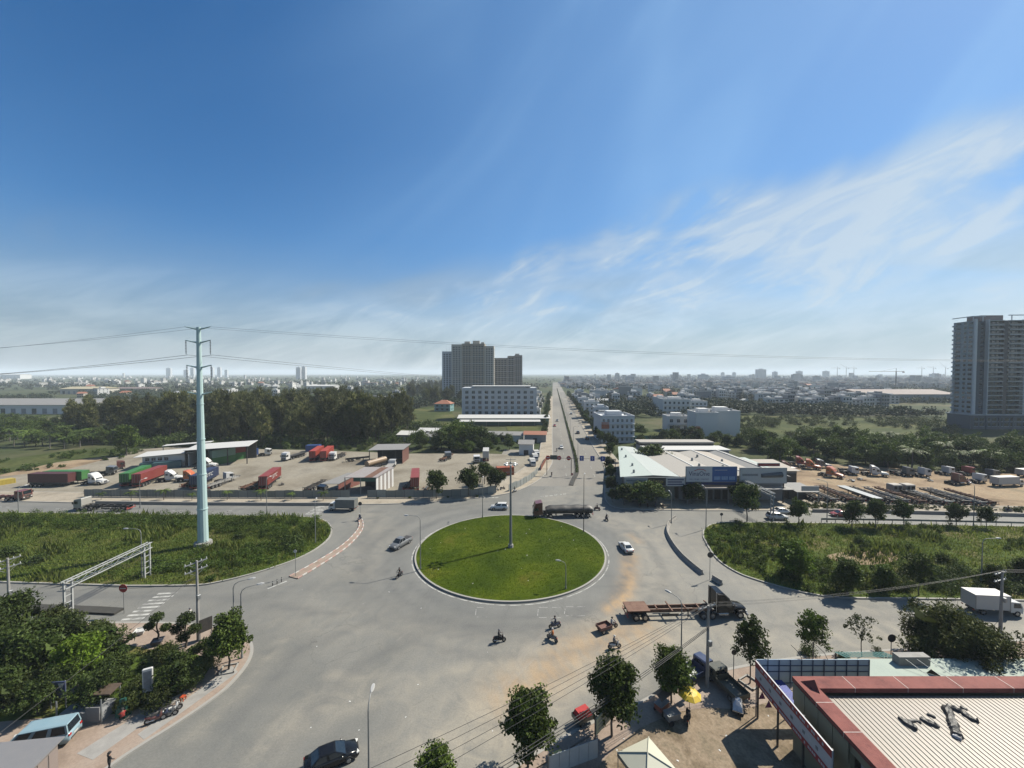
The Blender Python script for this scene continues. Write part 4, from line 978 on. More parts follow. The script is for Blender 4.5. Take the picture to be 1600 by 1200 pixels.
    for s in (-1, 1):
        MB().cbox((h - .17, s * w * .66, hood - .28), (.26, .36, .15), s * -.35, 0, .03).build('headlight', AMBER, o)
        MB().cbox((-h + .05, s * w * .70, tail - .22), (.14, .3, .2), 0, 0, .03).build('taillight', RED, o)
        MB().cbox((xs[3] - .35, s * (w + .06), belt + .05), (.12, .2, .14), 0, 0, .03).build('mirror', col, o)
    MB().cbox((h - .06, 0, .48), (.16, W * .72, .2), 0, 0, .04).build('bumper', DARKM, o); MB().cbox((-h + .03, 0, .5), (.12, W * .7, .2), 0, 0, .04).build('bumper', DARKM, o)
    MB().cbox((-h + .005, 0, .72), (.04, .48, .13)).build('number_plate', WHITEP, o)
    return o
def heading(a, b):
    a, b = G(*a), G(*b); d = b - a; return (a + b) / 2, math.atan2(d.y, d.x)
def tractor(o, x0, col, kind='nose', h=3.6):
    "tractor unit, rear axle group at x0, parts under o; returns the x of the front"
    w = 1.22
    fr = MB()
    for s in (-1, 1): fr.box(x0 - .8, x0 + (5.6 if kind == 'nose' else 3.6), s * .42 - .05, s * .42 + .05, .75, 1.0)
    fr.box(x0 - .5, x0 + .6, -.45, .45, 1.0, 1.18); fr.build('chassis', DARKM, o)
    if kind == 'nose':
        c0, c1, hf = x0 + 1.35, x0 + 3.75, x0 + 5.75
        sl = [[(c0, -w, .95), (c0, w, .95), (c0, w, h * .97), (c0, w * .8, h + .02), (c0, -w * .8, h + .02), (c0, -w, h * .97)],
              [(c0 + .9, -w, .95), (c0 + .9, w, .95), (c0 + .9, w, h * .95), (c0 + .9, w * .8, h), (c0 + .9, -w * .8, h), (c0 + .9, -w, h * .95)],
              [(c1 - .55, -w, .95), (c1 - .55, w, .95), (c1 - .55, w, 2.62), (c1 - .55, w * .75, 2.85), (c1 - .55, -w * .75, 2.85), (c1 - .55, -w, 2.62)],
              [(c1, -w * .97, .95), (c1, w * .97, .95), (c1, w * .97, 1.72), (c1, w * .7, 1.80), (c1, -w * .7, 1.80), (c1, -w * .97, 1.72)]]
        MB().loft(sl).build('cab', col, o)
        MB().loft([[(c1 - .05, -1.0, .75), (c1 - .05, 1.0, .75), (c1 - .05, .95, 1.62), (c1 - .05, .7, 1.74), (c1 - .05, -.7, 1.74), (c1 - .05, -.95, 1.62)], [(hf - .5, -.95, .7), (hf - .5, .95, .7), (hf - .5, .85, 1.4), (hf - .5, .6, 1.52), (hf - .5, -.6, 1.52), (hf - .5, -.85, 1.4)],
                   [(hf, -.85, .75), (hf, .85, .75), (hf, .72, 1.2), (hf, .5, 1.3), (hf, -.5, 1.3), (hf, -.72, 1.2)]], 0, True).build('hood', col, o)
        a, b_ = Vector((c1 - .53, 0, 2.60)), Vector((c1 + .0, 0, 1.80)); nn = Vector((.83, 0, .55)) * .035
        MB().add([a + nn + Vector((0, -1.0, 0)), a + nn + Vector((0, 1.0, 0)), b_ + nn + Vector((0, .92, 0)), b_ + nn + Vector((0, -.92, 0))], [(0, 1, 2, 3)]).build('windshield', GLASS, o)
        for s in (-1, 1):
            MB().box(c1 - 1.15, c1 - .42, s * w - .02, s * w + .02, 1.72, 2.42).build('side_window', GLASS, o)
            MB().box(c0 + .15, c0 + .75, s * w - .02, s * w + .02, 2.1, 2.6).build('sleeper_window', GLASS, o)
            MB().cyl((x0 + 1.5, s * .98, .72), (x0 + 2.9, s * .98, .72), .3, .3, 12).build('fuel_tank', CHROME, o)
            MB().loft([[(hf - 1.75, s * .85, .62), (hf - 1.75, s * 1.24, .62), (hf - 1.75, s * 1.24, .70), (hf - 1.75, s * .85, .70)], [(hf - 1.35, s * .85, 1.12), (hf - 1.35, s * 1.24, 1.08), (hf - 1.35, s * 1.24, 1.16), (hf - 1.35, s * .85, 1.2)], [(hf - .7, s * .8, 1.12), (hf - .7, s * 1.22, 1.08), (hf - .7, s * 1.22, 1.16), (hf - .7, s * .8, 1.2)], [(hf - .12, s * .7, .75), (hf - .12, s * 1.15, .7), (hf - .12, s * 1.15, .8), (hf - .12, s * .7, .85)]]).build('fender', col, o)
            MB().cbox((hf - .1, s * .92, .98), (.18, .3, .2), 0, 0, .03).build('headlight', AMBER, o)
            MB().cyl((c0 - .12, s * 1.05, 1.0), (c0 - .12, s * 1.05, h + .1), .07, .07, 8).build('exhaust_stack', CHROME, o)
            MB().box(c1 - .2, c1 - .05, s * (w + .12), s * (w + .3), 1.75, 2.35).build('mirror', DARKM, o)
        MB().box(hf - .01, hf + .03, -.48, .48, .72, 1.25).build('grille', CHROME, o)
        MB().cbox((hf + .02, 0, .52), (.22, 2.3, .3), 0, 0, .04).build('bumper', CHROME, o)
        front = hf; fx = hf - 1.05
    else:
        c0, c1 = x0 + 1.35, x0 + 3.45
        pr = [(c0, .85), (c1 - .05, .75), (c1 + .05, 1.6), (c1 - .12, 2.75), (c1 - .45, h - .35), (c0 + .1, h - .1), (c0, h - .25)]
        MB().loft([[(x, s * w * k, z) for x, z in pr] for s, k in ((-1, 1), (1, 1))]).build('cab', col, o)
        MB().add([(c1 + .06, -1.05, 1.72), (c1 + .06, 1.05, 1.72), (c1 - .09, 1.02, 2.62), (c1 - .09, -1.02, 2.62)], [(0, 1, 2, 3)]).build('windshield', GLASS, o)
        for s in (-1, 1):
            MB().box(c0 + .95, c1 - .25, s * w - .02, s * w + .02, 1.75, 2.5).build('side_window', GLASS, o)
            MB().cbox((c1 + .03, s * .92, .95), (.12, .35, .22), 0, 0, .03).build('headlight', AMBER, o)
            MB().box(c1 - .1, c1 + .08, s * (w + .1), s * (w + .26), 1.8, 2.4).build('mirror', DARKM, o)
        MB().box(c1 + .0, c1 + .07, -.9, .9, 1.1, 1.5).build('grille', DARKM, o); MB().cbox((c1 + .03, 0, .62), (.16, 2.4, .36), 0, 0, .04).build('bumper', DARKM, o)
        front = c1; fx = c1 - .95
    sp = [(fx, -1.02), (fx, 1.02)] + [(x0 + d, s * .92) for d in (-.65, .65) for s in (-1, 1)]
    wheels(o, sp[:2], .5, .3); wheels(o, sp[2:], .5, .56)
    return front
def chassis(o, L, x0=0.0, col=None, bed=False, nw=3, plain=False):
    "skeletal container trailer from x0 (tail) to x0+L"
    col = col or RUST
    for s in (-1, 1):
        m = MB(); m.box(x0, x0 + L, s * .5 - .07, s * .5 + .07, 1.28, 1.34); m.box(x0, x0 + L, s * .5 - .03, s * .5 + .03, .92, 1.28); m.box(x0, x0 + L, s * .5 - .07, s * .5 + .07, .86, .92); m.build('main_beam', col, o)
    for x in (.1, L * .17, L * .36, L * .52, L * .7, L * .86, L - .1):
        wide = 1.2 if x in (.1, L - .1) or abs(x - L * .52) < .1 else .47
        MB().box(x0 + x - .09, x0 + x + .09, -wide, wide, 1.345, 1.46).build('cross_member', col, o)
    if bed: MB().box(x0, x0 + L, -1.22, 1.22, 1.47, 1.55).build('deck', col, o)
    for s in (-1, 1):
        MB().box(x0 + L * .72, x0 + L * .72 + .14, s * .6 - .07, s * .6 + .07, .12, 1.27).build('landing_leg', DARKM, o)
        MB().box(x0 + L * .4, x0 + L * .6, s * .95 - .04, s * .95 + .04, .55, .9).build('side_guard', DARKM, o)
    wheels(o, [(x0 + 1.2 + 1.3 * k, s * .9) for k in range(nw) for s in (-1, 1)], .5, .6)
    MB().box(x0 - .04, x0 + .04, -1.2, 1.2, .55, .75).build('rear_bumper', DARKM if plain else P('red_white_board', (.45, .08, .06), var=.4, scale=3), o)
    for s in (-1, 1): MB().box(x0 - .05, x0 + .0, s * .95 - .15, s * .95 + .15, .95, 1.1).build('taillight', RED, o)
def container(loc, rz, col, label, L=12.2, z=1.47, text=None, group=None, h=2.75, tside=1):
    o = thing('shipping_container', label, 'container', (loc[0], loc[1], z), rz, group)
    w = 1.22; m = MB(); n = int(L / .28)
    for s in (-1, 1):                                   # corrugated flanks
        for i in range(n):
            xa, xb = -L / 2 + .1 + (L - .2) * i / n, -L / 2 + .1 + (L - .2) * (i + 1) / n; q = (xb - xa) / 4
            ys = [w - .06, w - .06, w - .015, w - .015, w - .06]; xs = [xa, xa + q, xa + q * 1.6, xa + q * 3.2, xb]
            for k in range(4): m.quad((xs[k], s * ys[k], .12), (xs[k + 1], s * ys[k + 1], .12), (xs[k + 1], s * ys[k + 1], h - .1), (xs[k], s * ys[k], h - .1))
    m.box(-L / 2 + .05, L / 2 - .05, -w + .07, w - .07, .05, h - .04)
    m.build('walls', col, o)
    f = MB()
    for x in (-L / 2 + .08, L / 2 - .08):
        for y in (-w + .07, w - .07): f.box(x - .08, x + .08, y - .07, y + .07, 0, h)
    for y in (-w + .06, w - .06):
        for zz in (.06, h - .05): f.box(-L / 2 + .16, L / 2 - .16, y - .055, y + .055, zz - .055, zz + .05)
    f.build('frame', col, o)
    for s in (-1, 1):
        d = MB().box(-L / 2 - .02, -L / 2 + .03, s * .58 - .54, s * .58 + .54, .14, h - .12).build('door', col, o)
        for y in (.35, .85): MB().cyl((-L / 2 - .05, s * y, .15), (-L / 2 - .05, s * y, h - .15), .03, .03, 6).build('lock_rod', STEEL, d)
    MB().box(-L / 2 + .18, L / 2 - .18, -w + .12, w - .12, h - .03, h + .0).build('roof', col, o)
    if text:
        put_text(text, 1.55, WHITEP, o, (0, -tside * (w + .02), h * .52), (math.pi / 2, 0, 0 if tside > 0 else math.pi), 4.6, shear=.25)
    return o
CONT = {k: P('container_' + k, c, rough=.55, var=.2, scale=.5, dirt=.3, dcol=d) for k, c, d in [('red', (.30, .040, .035), (.2, .09, .06)), ('maroon', (.10, .018, .02), (.12, .06, .05)), ('green', (.035, .22, .045), (.12, .14, .07)), ('navy', (.018, .036, .105), (.06, .07, .10)), ('teal', (.05, .15, .18), (.1, .14, .14)),
        ('mint', (.20, .36, .29), (.2, .22, .18)), ('orange', (.45, .10, .03), (.25, .12, .06)), ('blue', (.03, .10, .34), (.1, .12, .2)), ('brightred', (.46, .05, .03), (.3, .12, .08)), ('white', (.6, .6, .58), (.4, .36, .3))]}
def rig(tail, front, label, col, kind, trailer=True, tcol=None, bed=False, name='semi_truck', L=None, h=3.6):
    c, rz = heading(tail, front); t = G(*tail)
    tl = L or 12.2
    o = thing(name, label, 'truck', (t.x, t.y, 0.01), rz)
    if trailer: chassis(o, tl, 0, tcol, bed)
    tractor(o, tl - 1.1 if trailer else .9, col, kind, h)
    return o
def lone_tractor(at, rz, label, col, kind='nose', h=3.6, z=.1):
    p = G(*at); o = thing('tractor_unit', label, 'truck', (p.x, p.y, z), rz); tractor(o, -2.6, col, kind, h); return o
def box_truck(at, rz, label, cabc, boxc, L=4.6, h=2.1, z=0.0, soft=False, at_world=None):
    p = at_world or G(*at); o = thing('box_truck', label, 'truck', (p.x, p.y, z), rz); w = 1.0
    MB().box(-L / 2 - .6, L / 2 + 1.1, -.4, .4, .55, .78).build('chassis', DARKM, o)
    b = MB().cbox((-.6, 0, .85 + h / 2), (L, 2.1, h), 0, 0, .04).build('cargo_box', boxc, o)
    MB().box(-L / 2 - .62, L / 2 - .58, -1.06, 1.06, .80 + h, .87 + h).build('roof_edge', boxc, b)
    for s in (-1, 1):
        for x in (-L / 2 - .55, L / 2 - .65): MB().box(x - .05, x + .05, s * 1.05 - .02, s * 1.05 + .03, .9, .8 + h).build('corner_post', STEEL, b)
    x0 = L / 2 - .45; pr = [(x0, .55), (x0 + 1.55, .5), (x0 + 1.62, 1.15), (x0 + 1.25, 2.0), (x0 + .1, 2.1), (x0, 2.0)]
    MB().loft([[(x, s * .95, zz) for x, zz in pr] for s in (-1, 1)]).build('cab', cabc, o)
    MB().add([(x0 + 1.6, -.85, 1.22), (x0 + 1.6, .85, 1.22), (x0 + 1.31, .82, 1.93), (x0 + 1.31, -.82, 1.93)], [(0, 1, 2, 3)]).build('windshield', GLASS, o)
    for s in (-1, 1):
        MB().add([(x0 + .35, s * .97, 1.25), (x0 + 1.4, s * .97, 1.25), (x0 + 1.15, s * .97, 1.9), (x0 + .35, s * .97, 1.9)], [(0, 1, 2, 3) if s < 0 else (3, 2, 1, 0)]).build('side_window', GLASS, o)
        MB().cbox((x0 + 1.58, s * .72, .85), (.12, .3, .18), 0, 0, .02).build('headlight', AMBER, o)
        MB().box(-L / 2 - .66, -L / 2 - .58, s * .8 - .12, s * .8 + .12, .6, .75).build('taillight', RED, o)
    wheels(o, [(x0 + .85, -.85), (x0 + .85, .85)], .40, .24); wheels(o, [(-L / 2 + .55, -.8), (-L / 2 + .55, .8)], .40, .42)
    MB().cbox((x0 + 1.58, 0, .5), (.14, 1.8, .22), 0, 0, .03).build('bumper', cabc, o)
    return o

# ---- on the junction
UPR = math.atan2(*(lambda d: (d.y, d.x))(G(1600, 806) - G(0, 783)))          # heading of the upper road
car(G(780, 795.5), UPR + math.pi, WH, 'white SUV driving left on the far side of the roundabout', 'suv')
c, a = heading((640, 845), (612, 861)); car(c, a, GR, 'grey pickup rounding the left side of the roundabout', 'pickup')
c, a = heading((984, 866), (972, 852)); car(c, a, WH, 'white sedan rounding the right side of the roundabout', 'sedan')
c, a = heading((468, 1212), (566, 1172)); car(c, a, BK, 'black sedan at the bottom edge of the picture', 'sedan')
c, a = heading((112, 1160), (20, 1172)); car(c, a + .12, LBLUE, 'light blue minivan parked on the near left pavement', 'van', z=.17)
car(G(1214, 811), UPR, WH, 'white hatchback parked nearest on the upper right road', 'suv'); car(G(1222, 802), UPR, WH, 'white saloon parked behind the nearer white car', 'sedan'); car(G(1313, 806.5), UPR + math.pi, REDP, 'red car on the upper right road', 'sedan')
for k, (s_, t_, dr, col, kd, lab) in enumerate([(185, 4.0, -1, WH, 'sedan', 'white car coming down the left side of the avenue'), (232, 14.5, 1, GR, 'suv', 'grey car going up the right side of the avenue'), (290, 3.2, -1, GR, 'sedan', 'grey car far up the left side of the avenue'), (340, 15.5, 1, WH, 'suv', 'white car far up the right side of the avenue'), (212, 18.0, 1, BK, 'suv', 'dark car parked at the right kerb of the avenue'), (262, 1.2, -1, REDP, 'sedan', 'red car parked at the left kerb of the avenue')]):
    car(AV(s_, t_), math.pi / 2 - ST + (0 if dr > 0 else math.pi), col, lab, kd)
# maroon cab with tarpaulin load
p, q = G(925, 806), G(828, 807.5); d = q - p
o = thing('semi_truck', 'maroon semi truck with a black tarpaulin load behind the roundabout', 'truck', (p.x, p.y, .01), math.atan2(d.y, d.x))
LL = d.length; chassis(o, LL - 3.0, 0, DARKM); tractor(o, LL - 4.3, MAR, 'flat', 3.9)
rings = []; rg = random.Random(4)
for i in range(15):
    x = .1 + (LL - 4.0) * i / 14; e = .55 if i in (0, 14) else 1.0
    rings.append([(x, -1.15, 1.35), (x, -1.22, 1.8 + .2 * e), (x, -.9, (2.35 + rg.uniform(-.15, .15)) * (.8 + .2 * e)), (x, -.3, (2.75 + rg.uniform(-.12, .12)) * (.75 + .25 * e)), (x, .3, (2.75 + rg.uniform(-.12, .12)) * (.75 + .25 * e)), (x, .9, (2.35 + rg.uniform(-.15, .15)) * (.8 + .2 * e)), (x, 1.22, 1.8 + .2 * e), (x, 1.15, 1.35)])
MB().loft(rings, 0, True).build('tarpaulin', TARP, o)
# black bonneted tractor with an empty chassis
p, q = G(977, 964), G(1163, 959); d = q - p
o = thing('semi_truck', 'black long-nosed semi truck pulling an empty rusty container chassis', 'truck', (p.x, p.y, .01), math.atan2(d.y, d.x))
LL = d.length; chassis(o, LL - 5.3, 0, RUST, False, 2); tractor(o, LL - 6.0, BK, 'nose', 3.7)
MB().box(0, 3.2, -1.2, 1.2, 1.47, 1.53).build('deck_plate', RUST, o)
box_truck((538, 797), UPR + math.pi, 'grey box truck driving left on the upper left road', WH, P('box_grey', (.17, .19, .19), rough=.6, dirt=.3), 5.0, 2.1)
box_truck((1546, 956), heading((1500, 958), (1580, 962))[1], 'white box truck on the lower right road', WH, P('box_white', (.70, .70, .69), rough=.5, dirt=.35, dcol=(.4, .36, .3)), 4.6, 2.1)
rig((205, 797), (112, 796), 'pale semi truck with an empty low trailer on the upper left road', paint('dull_white', (.5, .5, .47), .4), 'flat', tcol=DARKM, L=11.5, h=3.3)
# ---- left yard
Yh = math.pi / 2
def yc(px, py, L=12.2): return G(px, py)
def boxed(tail, front, ccol, label, text=None, tside=1, L=12.2, tlabel=None, tractor_col=None, kind='nose', h=3.6):
    "container on its chassis (two things)"
    c, rz = heading(tail, front); t = G(*tail); u = Vector((math.cos(rz), math.sin(rz), 0))
    o = thing('container_trailer' if tractor_col is None else 'semi_truck', tlabel or 'trailer under the ' + label, 'trailer' if tractor_col is None else 'truck', (t.x, t.y, .1), rz); chassis(o, L, 0, DARKM)
    if tractor_col: tractor(o, L - 1.1, tractor_col, kind, h)
    ct_ = t + u * (L / 2); return container(ct_, rz, CONT[ccol], label, L, 1.58, text, tside=tside)
container(G(82, 759), UPR + .05, CONT['maroon'], 'dark maroon container at the left entrance of the yard', 12.2, 1.3, None)
p = G(52, 760); o = thing('container_trailer', 'low trailer under the dark maroon container', 'trailer', (p.x, p.y, .0), UPR + .05); chassis(o, 12.2, -.5, DARKM)
c = G(104, 755); container(c, UPR + .05, CONT['green'], 'bright green container behind the maroon one', 12.2, 1.3)
o = thing('container_trailer', 'trailer under the bright green container', 'trailer', (c.x - 6, c.y, .0), UPR + .05); chassis(o, 12.2, 0, DARKM)
lone_tractor((150, 757), UPR, 'white long-nosed tractor at the right end of the maroon and green containers', WH)
rig((-32, 783), (40, 781), 'maroon flat trailer truck at the left picture edge', MAR, 'flat', tcol=MAR, L=9.5, h=2.9)
container(G(6, 757), 1.2, P('container_yellow', (.6, .45, .04), rough=.6, dirt=.3), 'small yellow container at the left picture edge', 4.2, -.2, h=1.8)
boxed((194, 762), (240, 742), 'green', 'long green container beside the red one in the yard')
boxed((213, 763), (262, 744), 'red', 'long red container left of the white tractors')
lone_tractor((268, 752), .35, 'white tractor right of the red container', WH); lone_tractor((297, 752), .15, 'orange tractor left of the steel power pole', ORG)
boxed((303, 766), (342, 746), 'navy', 'navy blue container with white lettering right of the power pole', 'SITC', 1)
lone_tractor((358, 752), 1.0, 'small white cab right of the navy container', WH, 'flat', 3.1)
for k, (x, y) in enumerate([(285, 764), (322, 766)]):
    p = G(x, y); o = thing('container_trailer', 'empty skeletal trailer %s' % ['left of the navy container', 'partly behind the power pole'][k], 'trailer', (p.x, p.y, .1), 1.45); chassis(o, 12, 0, RUST if k == 0 else CONC)
container(G(236, 733), .6, CONT['teal'], 'small teal container before the white office', 6.0, .1, h=2.4); container(G(262, 732), .6, CONT['teal'], 'teal container with a faded white mark beside the office stairs', 8.0, .1, h=2.5)
for k, (x, y, cc, zz, lab) in enumerate([(348, 724, 'green', .1, 'green container at the bottom of the yard stack'), (348, 724, 'mint', 2.9, 'mint green container on top of the green one'), (365, 719, 'green', .1, 'second green container in the bottom row of the stack'), (365, 719, 'red', 2.9, 'red container on top of the stack'),
                                         (377, 715, 'blue', .1, 'blue container at the far end of the stack'), (377, 715, 'mint', 2.9, 'pale container on top of the blue one'), (390, 712, 'blue', .1, 'small blue container beyond the stack')]):
    container(G(x, y), 1.05, CONT[cc], lab, 8.0 if k < 6 else 6.0, zz, group='container stack')
lone_tractor((324, 731), .2, 'white tractor under the open yard shed', WH)
rig((475, 712), (440, 722), 'white cab with a flatbed trailer in the middle of the yard', WH, 'flat', True, DARKM, True, L=9)
boxed((488, 722), (506, 709), 'brightred', 'left one of two bright red containers in the yard'); boxed((505, 722), (522, 708), 'brightred', 'right one of two bright red containers in the yard')
container(G(490, 705), .1, CONT['blue'], 'dull blue container behind the red pair', 6, 0.1)
rig((537, 712), (512, 723), 'white cab with an empty chassis right of the red pair', WH, 'flat', True, DARKM, L=8)
boxed((411, 767), (440, 745), 'red', 'red container with white lettering before the yard fence', 'SITC', 1)
boxed((648, 769), (650, 747), 'red', 'red container standing near the fence right of the shed', None, 1); 
p = G(640, 768); o = thing('container_trailer', 'dark empty trailer beside the red container near the fence', 'trailer', (p.x - 1.0, p.y, .1), 1.6); chassis(o, 10, 0, DARKM)
# tanker
p = G(572, 736); o = thing('tank_trailer', 'tan tank trailer parked beside the open shed', 'trailer', (p.x, p.y, .1), 1.15); chassis(o, 10, 0, DARKM)
MB().cyl((.3, 0, 2.35), (9.7, 0, 2.35), 1.05, 1.05, 18).build('tank', P('tan_tank', (.40, .27, .16), rough=.5, dirt=.4), o)
for x in (2, 5, 8): MB().cyl((x - .25, 0, 3.35), (x + .25, 0, 3.35), .12, .12, 8).build('hatch', STEEL, o)
rig((603, 740), (618, 724), 'grey deck trailer with a white cab by the brown shed', WH, 'flat', True, CONC, True, L=9, h=2.8)
lone_tractor((745, 724), -1.4, 'white cab facing the junction at the right end of the yard', WH, 'flat', 3.2)
boxed((759, 722), (760, 711), 'white', 'white container standing on end of the yard row', None, 1, 8)
for k, (x, y) in enumerate([(832, 727), (836, 719), (838, 713)]):
    box_truck((x, y), -1.5, 'white truck in the row beside the avenue, %s' % ['nearest', 'middle', 'farthest'][k], WH, CONT['white'], 3.4, 1.5, .05)
container(G(789, 742), .2, CONT['orange'], 'orange red container behind the corner trees', 6, .1)
# ---- right yard
for k, (x, y, rz, col, kd, lab) in enumerate([(1212, 742, -.3, REDP, 'nose', 'red tractor nearest the shop roofs'), (1228, 736, -.4, MAR, 'nose', 'dark red tractor behind the nearest red one'), (1250, 728, -.5, REDP, 'nose', 'red tractor at the back of the right yard by the bushes'), (1266, 733, -.6, ORG, 'nose', 'orange tractor beside the red one at the back'),
        (1300, 746, -1.0, ORG, 'nose', 'orange red tractor standing alone in the right yard'), (1335, 742, -.3, WH, 'flat', 'small white truck cab left of the white long-nosed tractor'), (1368, 744, -.5, WH, 'nose', 'white long-nosed tractor by the bushes'), (1482, 742, 0, WH, 'flat', 'white cab at the far side of the right yard'),
        (1498, 757, .1, MAR, 'nose', 'maroon long-nosed tractor on the right of the yard'), (1513, 742, .2, REDP, 'flat', 'red cab behind the maroon tractor'), (1531, 754, .2, WH, 'flat', 'white cab between the maroon tractor and the white lorry'), (1551, 747, 0, GR, 'flat', 'grey cab at the right side of the yard')]):
    lone_tractor((x, y), rz, lab, col, kd, 3.5 if kd == 'nose' else 3.0)
box_truck((1572, 760), .1, 'white covered lorry at the right end of the earth yard', WH, CONT['white'], 7.5, 2.2, .1)
box_truck((1606, 745), .1, 'grey lorry at the right picture edge', GR, CONT['white'], 6, 1.8, .1)
for k, x in enumerate((1397, 1417)):
    p = G(x, 770, .1); o = thing('scrap_cab', 'stripped white lorry cab body %s of the pair standing in the yard' % ['left', 'right'][k], 'cab', (p.x, p.y, .1), .05)
    MB().cbox((0, 0, 1.35), (3.0, 2.3, 2.6), 0, 0, .18).build('shell', P('weathered_white', (.5, .48, .44), rough=.7, dirt=.5, dcol=(.18, .13, .09)), o)
    for s, (xa, xb) in enumerate([(-1.2, -.3), (.1, 1.1)]): MB().box(xa, xb, -1.17, -1.13, 1.3, 2.2).build('window_opening', GLASS, o)
    MB().box(-1.3, 1.3, -1.0, 1.0, -.05, .12).build('skid', DARKM, o)
for k in range(13):
    x = 1278 + k * 23 + (k % 3) * 3; y = 764 + (k % 2) * 1.2 + k * .55
    p = G(x, y + 22); o = thing('container_trailer', 'parked skeletal trailer in the right yard, %s from the left' % ['first', 'second', 'third', 'fourth', 'fifth', 'sixth', 'seventh', 'eighth', 'ninth', 'tenth', 'eleventh', 'twelfth', 'last'][k], 'trailer', (p.x, p.y, .1), 1.57 + (rnd.random() - .5) * .12, 'parked skeletal trailers')
    chassis(o, 12.2 + (k % 2), 0, [DARKM, CONC, RUST, DARKM, STEEL][k % 5], k == 4, 3, True)

# clutter along the yard edges
for k, (x, y, rz, col, kd, lab) in enumerate([(505, 775, .1, BK, 'flat', 'dark cab parked behind the yard fence left of the shed'), (176, 742, .4, GR, 'flat', 'grey cab at the dirt track behind the white tractor'), (190, 733, .8, MAR, 'flat', 'dark red cab at the far left of the yard'), (700, 718, -1.2, GR, 'flat', 'grey cab under the broad trees at the back of the yard'), (420, 712, .3, WH, 'flat', 'white cab at the back of the yard left of the flatbed'), (1282, 731, -.4, GR, 'nose', 'grey tractor between the orange ones and the bushes'), (1420, 744, -.3, GR, 'flat', 'grey cab right of the white long-nosed tractor'), (1445, 745, 0, WH, 'flat', 'white cab in the middle of the bush edge')]):
    lone_tractor((x, y), rz, lab, col, kd, 3.2)
for k, (x, y, rz, c_) in enumerate([(478, 770, 1.45, DARKM), (378, 768, 1.4, RUST), (393, 768, 1.42, DARKM), (540, 722, .5, DARKM), (620, 716, 1.2, DARKM), (1392, 742, .1, DARKM), (1310, 738, -.2, DARKM), (690, 722, 1.3, RUST), (120, 745, .2, DARKM)]):
    p = G(x, y); o = thing('container_trailer', 'empty dark trailer %s' % ['behind the fence left of the shed', 'right of the small white cab', 'second right of the small white cab', 'right of the red pair', 'beside the brown shed', 'by the bushes of the right yard', 'behind the lone orange tractor', 'in the open part of the yard', 'behind the green container'][k], 'trailer', (p.x, p.y, .1), rz); chassis(o, 9 + k % 3, 0, c_, False, 2, True)
for k, (x, y, w, mt) in enumerate([(1330, 752, .9, DARKM), (1346, 750, .7, RUST), (1455, 752, .8, DARKM), (665, 764, .8, RUST), (684, 762, .7, STEEL), (530, 764, .9, RUST), (440, 758, .6, DARKM)]):
    p = G(x, y, .1); o = thing('scrap_pile', 'small heap of scrap metal %s' % ['left of the stripped cabs', 'next to the heap left of the stripped cabs', 'right of the stripped cabs', 'right of the red fence container', 'further right of the red fence container', 'left of the open shed', 'right of the red lettered container'][k], 'scrap', (p.x, p.y, .1)); rg = random.Random(k)
    for j in range(7): MB().cbox((rg.uniform(-w, w), rg.uniform(-w, w), .15 + .12 * j * rg.random()), (rg.uniform(.4, 1.3), rg.uniform(.15, .5), rg.uniform(.1, .3)), rg.random() * 3).build('scrap_piece', mt if j % 2 else STEEL, o)
